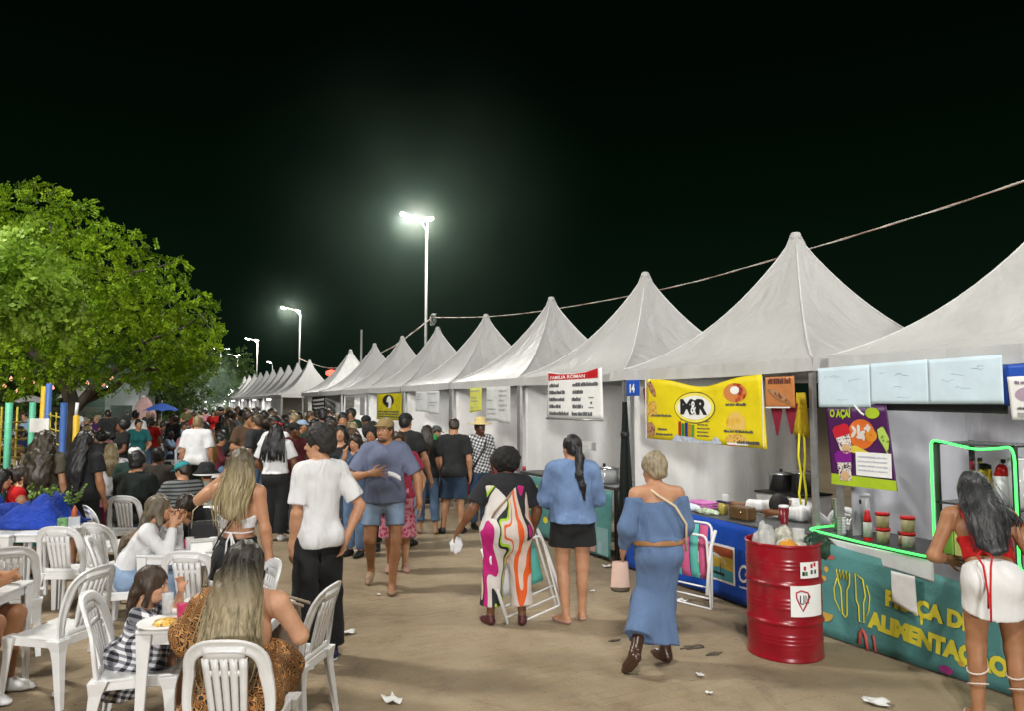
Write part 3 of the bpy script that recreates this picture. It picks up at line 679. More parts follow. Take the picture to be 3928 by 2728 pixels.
# papers further down the row
def paper(label, X, l0, z0, w, h, m, seed, skew=0.0, n=6, cat='paper'):
    p = panel('paper_sheet', label, cat, X, l0, z0, [(0, h), (w, h), (w, 0-skew), (0, 0)], m, 'sheets pinned under the tent edges', amp=.008)
    r_ = random.Random(seed)
    for k in range(n):
        if r_.random() < .75: lines(p, w*.1, h*(.85-.8*k/n), w*r_.uniform(.4, .8), h*.05, mat('pale_ink', (.34, .35, .36), .6), seed*9+k)
    return p
PAPY = mat('yellow_paper', (.62, .62, .12), .7, var=.15); PAPW = mat('grey_paper', (.60, .61, .60), .7)
paper('crumpled yellow sheet pinned under the tent edge beside white sheets', 5.28, 12.15, 1.80, .52, .44, PAPY, 1, -.04)
paper('tall white sheet pinned right of the crumpled yellow sheet', 5.27, 11.42, 1.68, .5, .56, PAPW, 2)
paper('white printed sheet pinned at the pole, right of the tall white sheet', 5.25, 10.92, 1.66, .46, .58, PAPW, 3, .02)
paper('pair of printed sheets over the man in black T-shirt, left one', 5.27, 15.05, 1.80, .72, .42, PAPW, 4)
paper('pair of printed sheets over the man in black T-shirt, right one', 5.26, 14.28, 1.78, .66, .44, PAPW, 5, .03)
b = panel('menu_banner', 'yellow poster with a black and white emblem behind the walking man', 'banner', 5.27, 17.95, 1.58, [(0, .62), (1.95, .62), (1.95, 0), (0, 0)], mat('yellow_poster', (.50, .43, .01), .5, var=.35, vscale=14), amp=.01)
oval(b, 'emblem', .95, .46, .42, .14, BLACKP, .006); oval(b, 'emblem', 1.02, .42, .2, .15, WHITE, .009); rect(b, 'emblem', .82, .30, .18, .12, BLACKP, .012)
for k in range(3): lines(b, .15, .06+.06*k, 1.6, .035, INK, 90+k)
b = panel('striped_sign', 'black and white striped sign low in the tent behind the crowd', 'sign', 5.3, 25.9, 1.55, [(0, .66), (2.1, .66), (2.1, 0), (0, 0)], BLACKP, amp=.01)
for k in range(4): poly(b, 'stripe', [(.1+.1*k, .55-.13*k), (1.9, .60-.13*k), (1.9, .53-.13*k), (.4+.12*k, .50-.13*k)], WHITE)
paper('white sheet on the wall above the teal counter', 5.9, 9.4, 1.28, .42, .12, PAPW, 7, 0, 2)
for i, (l0, w, h, c) in enumerate([(21.2, 1.0, .5, (.20, .19, .17)), (19.6, .5, .5, (.30, .30, .31)), (27.2, .7, .6, (.30, .29, .26))]):
    paper(['brown board hanging in the bright white tent', 'grey sheet by the yellow poster with the black and white emblem', 'brown flap hanging in the last near tent'][i], 5.29, l0, 1.66, w, h, mat('board_%s' % 'abc'[i], c, .7), 30+i, 0, 3)

# ------------------------------------------------ the green light rope and the display cabinet
LED = emit('green_led', (.07, 1.0, .14), 1.35)
def round_path(pts, r=.05, n=4):
    out = [Vector(pts[0])]
    for i in range(1, len(pts)-1):
        a, b_, c = Vector(pts[i-1]), Vector(pts[i]), Vector(pts[i+1])
        p = b_+(a-b_).normalized()*min(r, (a-b_).length*.4); q = b_+(c-b_).normalized()*min(r, (c-b_).length*.4)
        for k in range(n+1): t = k/n; out.append(p*(1-t)**2+b_*2*t*(1-t)+q*t*t)
    return out+[Vector(pts[-1])]
X0 = 5.205
path = [(5.55, 4.62, .875), (5.27, 4.63, .872), (X0, 4.60, .868), (X0, 4.45, .862), (X0, 4.1, .842), (X0, 3.8, .835), (X0, 3.52, .83), (X0, 3.475, .90), (X0, 3.475, 1.30), (X0, 3.475, 1.69), (X0, 3.36, 1.675), (X0, 3.15, 1.635), (X0, 3.0, 1.65), (X0, 2.915, 1.668), (X0, 2.895, 1.60), (X0, 2.895, 1.2), (X0, 2.895, .86), (X0, 2.8, .83), (X0, 1.82, .82)]
led = MB().tube(round_path(path), .009, 8).build('light_rope', LED); tag(led, 'glowing green light rope along the counter edge and round the display cabinet', 'light rope')
cb = thing('display_cabinet', 'dark framed display cabinet outlined by the green light rope', 'cabinet', (5.45, 3.19, .836))
for sx in (-.20, .22):
    for l in (-.27, .27): MB().box((sx, l, .42), (.03, .03, .84)).build('post', DARKSTEEL, cb)
for z in (.015, .40, .83): MB().box((.01, 0, z), (.45, .56, .014)).build('shelf', mat('smoked_shelf', (.05, .055, .055), .25), cb)
GLASS = mat('clear_glass', (.9, .95, .93), .03, var=0, trans=1.0, spec=.5)
MB().box((.23, 0, .42), (.006, .51, .78)).build('glass_pane', GLASS, cb)
def bottle(label, X, l, z, prof, m, cap=None, capz=None, cat='bottle', name='bottle', n=18, lab=None):
    o = MB().lathe(prof, n).build(name, m); o.location = (X, l, z); tag(o, label, cat)
    if cap: MB().lathe(cap, n).build('cap', capz, o)
    if lab: MB().lathe(lab[0], n, cap=False).build('label', lab[1], o)
    return o
CLEARP = mat('clear_plastic', (.85, .87, .87), .12, alpha=.42, spec=.6, var=.03)
FROST = mat('frosted_plastic', (.74, .76, .77), .3, var=.05)
REDPL = mat('red_plastic', (.52, .012, .015), .3); BLKPL = mat('black_plastic', (.015, .015, .015), .35)
# cabinet contents
bottle('yellow drink carton with black top in the display cabinet', 5.45, 3.24, 1.246, [(.052, 0), (.052, .22), (.045, .24)], mat('yellow_pack', (.62, .42, .03), .4), [(.05, .241), (.05, .27), (.02, .28)], BLKPL, 'carton', 'carton', 4)
bottle('dark amber bottle with gold label low in the display cabinet', 5.34, 3.235, .861, [(.045, 0), (.045, .24), (.016, .30), (.016, .37)], mat('amber_glass', (.05, .018, .004), .12), None, None, 'bottle', 'bottle', 16, ([(.0465, .06), (.0465, .18)], mat('gold_label', (.35, .22, .03), .4)))
bottle('white bottle with red shoulder in the display cabinet', 5.45, 3.12, 1.246, [(.05, 0), (.05, .20), (.03, .26)], FROST, [(.052, .201), (.034, .26), (.02, .28)], REDPL)
bottle('tall clear cup stack in the display cabinet', 5.40, 2.99, 1.246, [(.05, 0), (.055, .32)], CLEARP, [(.056, .32), (.056, .335)], FROST, 'cup stack', 'cup_stack')
bottle('steel shaker beside the clear cup stack in the cabinet', 5.55, 3.04, 1.246, [(.045, 0), (.052, .19), (.03, .25), (.03, .28)], STEEL, None, None, 'shaker', 'shaker')
for i, (l, c) in enumerate([(3.43, (.20, .42, .06)), (3.335, (.50, .50, .16))]):
    o = MB().box((0, 0, .14), (.09, .088, .28)).build('snack_box', mat('pack_%s' % 'ab'[i], c, .5), None, .004); o.location = (5.33, l, .862); tag(o, ['green snack box at the left foot of the cabinet', 'pale yellow snack box beside the green one in the cabinet'][i], 'box')
    rect_o = MB().box((-.047, 0, .2), (.004, .07, .08)).build('print', mat('pack_green', (.10, .30, .05), .5), o)
o = MB().box((0, 0, .13), (.1, .1, .26)).build('snack_box', mat('pack_pink', (.55, .14, .18), .5), None, .004); o.location = (5.33, 2.96, .862); tag(o, 'pink box with red top at the right foot of the cabinet', 'box'); MB().box((0, 0, .275), (.1, .1, .03)).build('lid', REDPL, o)
for i, (x_, l_, c_, nm_) in enumerate([(5.55, 3.33, (.42, .30, .05), 'honey coloured bottle at the back of the cabinet, left'), (5.57, 3.40, (.30, .02, .03), 'dark red bottle at the back corner of the cabinet'), (5.52, 2.96, (.08, .16, .05), 'green bottle at the right back of the cabinet'), (5.56, 3.17, (.55, .55, .52), 'white bottle at the back of the cabinet, middle')]):
    bottle(nm_, x_, l_, 1.246, [(.038, 0), (.038, .17), (.014, .23), (.014, .29)], mat('cabinet_glass_%s' % 'abcd'[i], c_, .15), [(.016, .285), (.016, .31)], BLKPL)
for i, (l_, z_, c_, nm_) in enumerate([(3.12, .861, (.05, .02, .01), 'dark bottle low in the middle of the cabinet'), (3.03, .861, (.45, .40, .30), 'pale sauce bottle low in the cabinet')]):
    bottle(nm_, 5.42, l_, z_, [(.038, 0), (.038, .19), (.014, .25), (.014, .30)], mat('cabinet_glass_%s' % 'ef'[i], c_, .15), [(.016, .295), (.016, .32)], REDPL)
# counter things
def stack(label, X, l, z, n_, r, h, m):
    t = thing('cup_stack', label, 'cup stack', (X, l, z), 0, 'stacks of plastic cups on the nearest counter')
    mb = MB()
    for k in range(n_): mb.lathe([(r*.86, k*h), (r, k*h+h*.96), (r*1.04, k*h+h*.98), (r, k*h+h)], 16)
    mb.build('cup', m, t)
    return t
stack('slim stack of clear cups by the tent pole on the nearest counter', 5.55, 4.60, .836, 12, .032, .023, FROST)
stack('short stack of white cups on the nearest counter', 5.40, 4.43, .836, 6, .035, .025, FROST)
t = thing('cup_dispenser', 'tall clear dispenser tube beside the short stack of white cups', 'dispenser', (5.60, 4.38, .836))
MB().lathe([(.062, 0), (.058, .32)], 20).build('tube', FROST, t); MB().lathe([(.066, .321), (.066, .345), (.05, .35)], 20).build('rim', FROST, t); MB().box((-.06, 0, .28), (.012, .07, .035)).build('clip', BLKPL, t)
bottle('white squeeze bottle with red cap and red foot on the nearest counter', 5.37, 4.155, .836, [(.034, .028), (.034, .15), (.028, .18), (.018, .215)], FROST, [(.0345, .15), (.029, .182), (.020, .215), (.020, .24), (.012, .245)], REDPL, lab=([(.036, 0), (.036, .028)], REDPL))
def tub(label, X, l, z, c, r=.052, h=.10):
    o = MB().lathe([(r*.86, 0), (r*.97, h*.85), (r*.97, h)], 20).build('tub', mat('tub_'+label[:9].replace(' ', '_'), c, .35, var=.2, vscale=30)); o.location = (X, l, z); tag(o, label, 'tub', 'plastic tubs with red lids')
    MB().lathe([(r*1.06, h), (r*1.08, h+.018), (r*.98, h+.022)], 20).build('lid', REDPL, o); return o
tub('red lidded tub of pale crumbs, lower of the left stack', 5.37, 4.015, .836, (.55, .46, .30)); tub('red lidded tub of brown crumbs, upper of the left stack', 5.37, 4.015, .959, (.42, .30, .20))
tub('milky red lidded tub, lower of the right stack', 5.36, 3.79, .836, (.55, .46, .44)); tub('red lidded tub of white cream, upper of the right stack', 5.36, 3.79, .959, (.66, .64, .58))
bottle('small clear jar of brown sweets between the two tub stacks', 5.42, 3.885, .836, [(.03, 0), (.03, .085)], mat('brown_sweets', (.30, .20, .12), .3, var=.4, vscale=60), [(.032, .086), (.032, .105)], BLKPL, 'jar', 'jar')
# middle stall counter things
def blob(name, label, cat, loc, size, m, seed=0, amp=.2, sub=3, group=None):
    bm = bmesh.new(); bmesh.ops.create_icosphere(bm, subdivisions=sub, radius=1.0); r_ = random.Random(seed); ph = [r_.uniform(0, 6) for _ in range(6)]
    for v in bm.verts:
        c = v.co; k = 1+amp*(math.sin(4*c.x+ph[0])*math.sin(5*c.y+ph[1])+.6*math.sin(9*c.z+ph[2]+3*c.x)*math.sin(8*c.y+ph[3]))
        v.co = Vector((c.x*size[0]*k, c.y*size[1]*k, max(-.6, c.z)*size[2]*k+size[2]*.6))
    for f in bm.faces: f.smooth = True
    me = bpy.data.meshes.new(name); bm.to_mesh(me); bm.free(); o = link(name, me, None, m); o.location = loc; return tag(o, label, cat, group)
Z4 = .801
t = thing('folded_cloth', 'pink folded cloth on the counter under the yellow banner', 'cloth', (5.62, 6.45, Z4)); 
for k in range(3): MB().box((0, 0, .012+.024*k), (.26-.01*k, .34-.015*k, .022), Matrix.Rotation(.05*k, 3, 'Z')).build('fold', fabric('pink_cloth', (.46, .14, .36), .8), t, .009)
blob('plastic_bag', 'crumpled white and blue plastic bag on the counter under the yellow banner', 'bag', (5.36, 6.36, Z4), (.06, .15, .05), mat('bag_plastic', (.60, .66, .74), .3, bump=.5, bscale=20), 1, .3)
blob('salad_bag', 'clear bag of green salad beside the crumpled plastic bag', 'bag', (5.36, 6.08, Z4), (.06, .14, .035), mat('salad', (.42, .50, .36), .4, var=.6, vscale=25, bump=.5), 2, .3)
t = thing('jar', 'glass jar of yellow sauce with a dark handle lid', 'jar', (5.50, 5.98, Z4)); MB().lathe([(.05, 0), (.052, .10), (.045, .115)], 18).build('glass', mat('yellow_sauce', (.42, .34, .08), .2), t); MB().box((0, 0, .125), (.06, .15, .02)).build('lid', mat('navy_plastic', (.012, .015, .05), .4), t, .006)
bottle('clear plastic cup standing behind the pink cloth', 5.75, 6.22, Z4, [(.035, 0), (.042, .16), (.043, .165)], CLEARP, None, None, 'cup', 'cup')
o = MB().box((0, 0, .065), (.13, .26, .13)).build('bread_box', mat('brown_leather', (.10, .055, .02), .45, var=.3), None, .02, 3); o.location = (5.42, 5.62, Z4); tag(o, 'brown box with a small bright clasp on the counter', 'box'); MB().lathe([(.012, 0), (.012, .01)], 10, (-.07, -.05, .075)).build('clasp', mat('brass', (.8, .7, .4), .25, 1), o)
bottle('dark red insulated cup with pale lid at the counter end', 5.33, 5.0, Z4, [(.034, .0), (.034, .05), (.046, .20)], mat('wine_red', (.16, .008, .015), .3), [(.048, .20), (.048, .215), (.04, .222)], FROST, 'cup', 'cup', lab=([(.0352, .0), (.0352, .05)], STEEL))
bottle('red sauce bottle behind the woman in blue dress', 5.40, 6.98, Z4, [(.028, 0), (.03, .12), (.012, .16), (.008, .20)], REDPL); bottle('yellow mustard tub beside the red sauce bottle', 5.40, 7.12, Z4, [(.04, 0), (.04, .11)], mat('mustard', (.50, .40, .06), .4), [(.041, .111), (.041, .15), (.02, .17)], FROST, 'tub', 'tub')
o = MB().grid(lambda u, v: (5.243-.002, 6.6-1.3*u, .775+.022*v), 20, 1, thick=(.004, 0, 0)).build('edge_tape', food_print('edge_scraps', (.02, .02, .02), (.30, .22, .10), (.55, .48, .36), 18)); tag(o, 'stained strip of tape along the edge of the counter over the blue cloth', 'tape')
# cooker and pots at the back
t = thing('cooker', 'white cooker with steel pots at the back of the middle stall', 'cooker', (7.3, 6.7, 0)); MB().box((0, 0, .42), (.55, .7, .84)).build('body', mat('enamel', (.70, .70, .70), .3), t, .015); MB().box((0, 0, .85), (.57, .72, .02)).build('hob', BLKPL, t)
for i, (y, r, h) in enumerate([(.18, .15, .20), (-.17, .14, .24)]):
    p = MB().lathe([(r, 0), (r, h), (r*1.06, h+.004), (r*1.06, h+.014), (r*.3, h+.04), (.001, h+.045)], 24).build('pot', mat('pot_steel', (.55, .55, .55), .22, .9)); p.location = (7.3, 6.7+y, .861); tag(p, ['wide steel pot on the cooker', 'taller steel pot on the cooker, nearer the pole'][i], 'pot', 'pots on the cooker')
    MB().lathe([(.018, h+.044), (.022, h+.07)], 10).build('knob', BLKPL, p); MB().tube([(r*1.02, 0, h*.75), (r*1.25, 0, h*.8), (r*1.02, .05, h*.75)], .01, 6).build('handle', BLKPL, p)
t = thing('drink_fridge', 'dark shelf of bottles behind the yellow apron', 'shelf', (8.15, 5.35, 0)); MB().box((0, 0, .9), (.28, 1.0, 1.8)).build('case', mat('fridge_dark', (.02, .022, .024), .4), t)
for r_i in range(4):
    MB().box((-.16, 0, .35+.4*r_i), (.06, .96, .015)).build('shelf', STEEL, t)
for r_i in range(4):
    for k in range(8):
        c = [(.05, .12, .30), (.55, .55, .52), (.45, .05, .04), (.10, .25, .08), (.5, .42, .1)][(k*3+r_i*2) % 5]
        MB().lathe([(.035, 0), (.035, .16), (.012, .22), (.012, .26)], 8, (-.17, -.42+.12*k, .362+.4*r_i)).build('bottle', mat('shelf_bottle_%s' % 'abcde'[(k*3+r_i*2) % 5], c, .3), t)
t = thing('shelf_rack', 'shelf rack with blue boxes at the right edge of the picture', 'shelf', (6.6, 2.75, 0))
for z in (.7, 1.15, 1.6): MB().box((0, 0, z), (.35, 1.2, .02)).build('shelf', STEEL, t)
for y in (-.58, .58): MB().box((0, y, .85), (.35, .03, 1.7)).build('upright', DARKSTEEL, t)
for i, (y, z) in enumerate([(.3, 1.171), (.0, 1.171), (.32, 1.621), (-.05, 1.621), (.3, .721), (-.05, .721)]):
    o = MB().box((0, 0, .14), (.26, .28, .28)).build('blue_box', mat('blue_box_%d' % (i % 2), [(.02, .10, .40), (.30, .36, .42)][i % 2], .4), None, .01); o.location = (6.6, 2.75+y, z); tag(o, ['blue box, left on the middle shelf of the rack at the right edge', 'pale box, right on the middle shelf of the rack at the right edge', 'blue box, left on the top shelf of the rack at the right edge', 'pale box, right on the top shelf of the rack at the right edge', 'blue box, left on the lowest shelf of the rack at the right edge', 'pale box, right on the lowest shelf of the rack at the right edge'][i], 'box', 'boxes on the rack')
# glass pot on the far counter
t = thing('food_warmer', 'glass sided food container with steel lid on the teal counter', 'container', (5.50, 8.2, .931)); MB().lathe([(.19, 0), (.19, .17)], 28).build('glass', mat('pale_glass', (.42, .44, .44), .1, alpha=.75), t); MB().lathe([(.20, .171), (.20, .185), (.02, .20)], 28).build('lid', mat('pot_steel', (.55, .55, .55), .22, .9), t); MB().lathe([(.02, .20), (.02, .24)], 10).build('knob', BLKPL, t); MB().lathe([(.13, .01), (.14, .06), (.05, .09)], 18).build('food', mat('dark_food', (.05, .05, .04), .6, var=.5, vscale=40), t)
o = MB().box((0, 0, .02), (.14, .22, .04)).build('foam_tray', WHITE, None, .008); o.location = (5.32, 8.15, .931); tag(o, 'white foam tray in front of the glass food container', 'tray')
# tables of the next stalls
def stall_table(label, y, m, x=5.7, w=1.9, items=()):
    t = thing('stall_table', label, 'table', (x, y, 0), 0, 'stall tables further down the row')
    MB().box((0, 0, .86), (.6, w, .03)).build('table_top', m, t, .006)
    MB().grid(lambda u, v: (-.301-.006*math.sin(u*40), -w/2+w*u, .30+.55*v), 40, 2, thick=(.004, 0, 0)).build('cloth', m, t)
    for sx in (-.26, .26):
        for sy in (-1, 1): MB().box((sx, sy*(w/2-.05), .42), (.035, .035, .845)).build('leg', STEEL, t)
stall_table('table with a red cloth front by the man in straw hat', 11.9, fabric('red_cloth', (.30, .02, .03), .8))
stall_table('white table in the stall with printed sheets', 14.8, fabric('white_cloth', (.6, .6, .6), .8))
stall_table('white table in the tent with the yellow poster', 17.8, fabric('white_cloth', (.6, .6, .6), .8))
for i, (x, y, c, r, h) in enumerate([(5.55, 14.0, (.45, .03, .12), .13, .12), (5.5, 14.5, (.55, .05, .25), .07, .2), (5.5, 11.4, (.60, .45, .03), .14, .07), (5.5, 12.1, (.5, .5, .48), .1, .15), (5.55, 12.6, (.12, .3, .06), .09, .18), (5.6, 15.2, (.5, .03, .03), .09, .22), (5.5, 17.4, (.4, .42, .1), .1, .2)]):
    bottle(['red bowl on the white stall table', 'pink bottle beside the red bowl', 'yellow tray bowl before the man in straw hat', 'white tub on the red cloth table', 'green tub on the red cloth table', 'red jar on the white stall table', 'yellow tub on the far stall table'][i], x, y, .876, [(r*.75, 0), (r, h*.8), (r, h)], mat('ware_%s' % 'abcdefg'[i], c, .4), None, None, 'tub', 'tub')

# ------------------------------------------------ red drum full of rubbish
t = thing('oil_drum', 'red steel drum full of rubbish standing by the teal banner', 'drum', (4.61, 4.345, 0))
prof = [(.280, 0), (.288, .004), (.288, .014), (.282, .03)]
for z in np.linspace(.04, .85, 110):
    r = .282 + .013*math.exp(-((z-.285)/.014)**2) + .013*math.exp(-((z-.575)/.014)**2)
    for zz in (.40, .43, .46, .69, .72, .75, .13, .16, .19): r += .0035*math.exp(-((z-zz)/.008)**2)
    prof.append((r, float(z)))
prof += [(.290, .858), (.292, .868), (.288, .876), (.278, .876), (.274, .86), (.272, .60), (.0001, .58)]
REDDRUM = mat('drum_red', (.25, .003, .012), .28, spec=.5, var=.25, vscale=4, bump=.14, bscale=6, dirt=.35)
dr = MB().lathe(prof, 56, cap=False).build('drum_shell', REDDRUM, t)
def drum_label(name, a0, a1, z0, z1, m, off=.0015):
    return MB().grid(lambda u, v: ((.2975+off)*math.cos(a0+(a1-a0)*u), (.2975+off)*math.sin(a0+(a1-a0)*u), z0+(z1-z0)*v), 14, 1).build(name, m, t)
# azimuth on the drum facing the camera
AC = math.atan2(-4.33, -4.63)
drum_label('label', AC+.16, AC+1.1, .35, .58, WHITE)
TRI = mat('label_red', (.42, .01, .03), .5)
def on_drum(pts, name, m, wd, off=.004):
    MB().tube([((.2985+off)*math.cos(AC+a), (.2985+off)*math.sin(AC+a), z) for a, z in pts], wd, 5, closed=True).build(name, m, t)
on_drum([(.30, .53), (.42, .545), (.60, .53), (.66, .50), (.55, .44), (.46, .395), (.40, .43), (.31, .49)], 'emblem', TRI, .006)
for pts in ([(.40, .51), (.40, .455), (.43, .447), (.47, .447), (.49, .455), (.49, .51)], [(.54, .448), (.54, .51), (.62, .45), (.62, .51)]):
    MB().tube([((.2985+.004)*math.cos(AC+a), (.2985+.004)*math.sin(AC+a), z) for a, z in pts], .004, 5).build('lettering', BLACKP, t)
drum_label('label', AC+.42, AC+1.0, .635, .755, WHITE)
for a, z, c in [(.54, .71, TRI), (.50, .67, BLACKP), (.58, .67, mat('label_green', (.05, .2, .06), .5)), (.74, .725, TRI), (.84, .735, TRI), (.74, .68, INK), (.86, .68, INK)]:
    drum_label('label_mark', AC+a-.035, AC+a+.035, z-.015, z+.015, c, .004)
blob('rubbish_bag', 'grey plastic bag peak sticking out of the red drum', 'bag', (4.46, 4.39, .73), (.08, .08, .17), mat('grey_bag', (.42, .42, .40), .35, bump=.5, bscale=15), 4, .25)
blob('orange_peel', 'orange food scrap on top of the rubbish', 'rubbish', (4.53, 4.21, .78), (.085, .075, .075), mat('orange_food', (.62, .27, .02), .4), 5, .08)
blob('rubbish_bag', 'dark green bag bulging at the right side of the red drum', 'bag', (4.78, 4.19, .74), (.10, .09, .12), mat('dark_bag', (.02, .05, .03), .25, bump=.6, bscale=18), 6, .3)
blob('rubbish_bag', 'pale crumpled paper heap in the middle of the red drum', 'rubbish', (4.66, 4.35, .70), (.18, .18, .15), mat('paper_heap', (.52, .50, .42), .7, var=.4, vscale=20, bump=.8), 7, .3)
blob('food_scrap', 'yellow crumpled napkin beside the dark green bag', 'rubbish', (4.76, 4.35, .82), (.06, .06, .06), mat('napkin_yellow', (.6, .55, .25), .7, bump=.6), 9, .3)
bottle('clear plastic cup standing on the rubbish in the red drum', 4.66, 4.23, .82, [(.035, 0), (.047, .15), (.049, .155)], CLEARP, None, None, 'cup', 'cup')
# ================================================================== ropes and lanterns
ROPE = mat('rope_strand', (.50, .42, .36), .8, var=.5, vscale=5)
def rope_pts(P):
    V_ = [Vector(p) for p in P]; out = []
    for i in range(len(V_)-1):
        a, b, c, d = V_[max(i-1, 0)], V_[i], V_[i+1], V_[min(i+2, len(V_)-1)]
        for k in range(6):
            t = k/6
            out.append(.5*((2*b)+(c-a)*t+(2*a-5*b+4*c-d)*t*t+(3*b-a-3*c+d)*t**3))
    return out+[V_[-1]]
def rope(label, P, r=.016):
    t = thing('rope', label, 'rope'); q = rope_pts(P)
    MB().tube(q, r, 6).build('core', ROPE, t)
    for k, m in ((0, mat('rope_white', (.62, .60, .55), .8)), (1, mat('rope_red', (.40, .24, .19), .8))):
        pts = []; s = 0.0
        for i in range(len(q)-1):
            n_ = max(2, int((q[i+1]-q[i]).length/.12))
            for j in range(n_):
                p = q[i].lerp(q[i+1], j/n_); s += .12; an = s*4.2+k*math.pi
                pts.append(p+Vector((math.cos(an)*r*.85, 0, math.sin(an)*r*.85)))
        MB().tube(pts, r*.6, 4).build('strand', m, t)
rope('striped rope strung behind the near tents from the tall street lamp', [(10, 26.95, 5.37), (10, 22.0, 4.86), (10, 17.7, 4.58), (10, 12.6, 4.45), (10, 9.3, 4.55), (10, 5.3, 4.81), (10, 1.9, 5.3)], .012)
rope('rope sagging between the two street lamps past the red lanterns', [(10, 26.95, 5.30), (10, 29.9, 4.80), (10, 32.4, 4.48), (10, 38.5, 4.06), (10, 43.7, 4.10), (10, 48.5, 4.55), (10, 53.4, 5.2)], .022)
RL = emit('lantern_red', (1.0, .05, .03), 5.0)
for i, y in enumerate((43.35, 44.05)):
    t = thing('paper_lantern', ['left of the two red glowing lanterns hanging from the sagging rope', 'right of the two red glowing lanterns hanging from the sagging rope'][i], 'lantern', (10, y, 3.80), 0, 'red lanterns on the rope')
    MB().lathe([(.06, -.16), (.19, -.08), (.22, 0), (.19, .1), (.07, .17)], 12).build('shade', RL, t); MB().tube([(0, 0, .17), (0, 0, .29)], .012, 5).build('hook', BLKPL, t)
o = MB().tube([(10, 43.6, 0), (10, 43.6, 3.6)], .035, 6).build('lantern_post', mat('yellow_post', (.5, .38, .1), .5)); tag(o, 'thin yellowish post rising under the red lanterns', 'post')
o = MB().tube([(10.5, 38.8, 0), (10.5, 38.8, 6.0)], .06, 8).build('bare_post', POLE); tag(o, 'bare grey post without a lamp behind the far tents', 'post')
t = thing('rope_knot', 'tangle of wire tied to the tall lamp pole where the rope starts', 'wire', (10, 26.85, 5.35))
for k in range(5):
    MB().tube([(.05*math.sin(a*3+k), -.25+.24*math.cos(a+k*1.3), -.1+.22*math.sin(a*1.1+k)) for a in np.linspace(0, 6, 14)], .012, 4).build('wire', mat('wire_grey', (.2, .22, .2), .6), t)

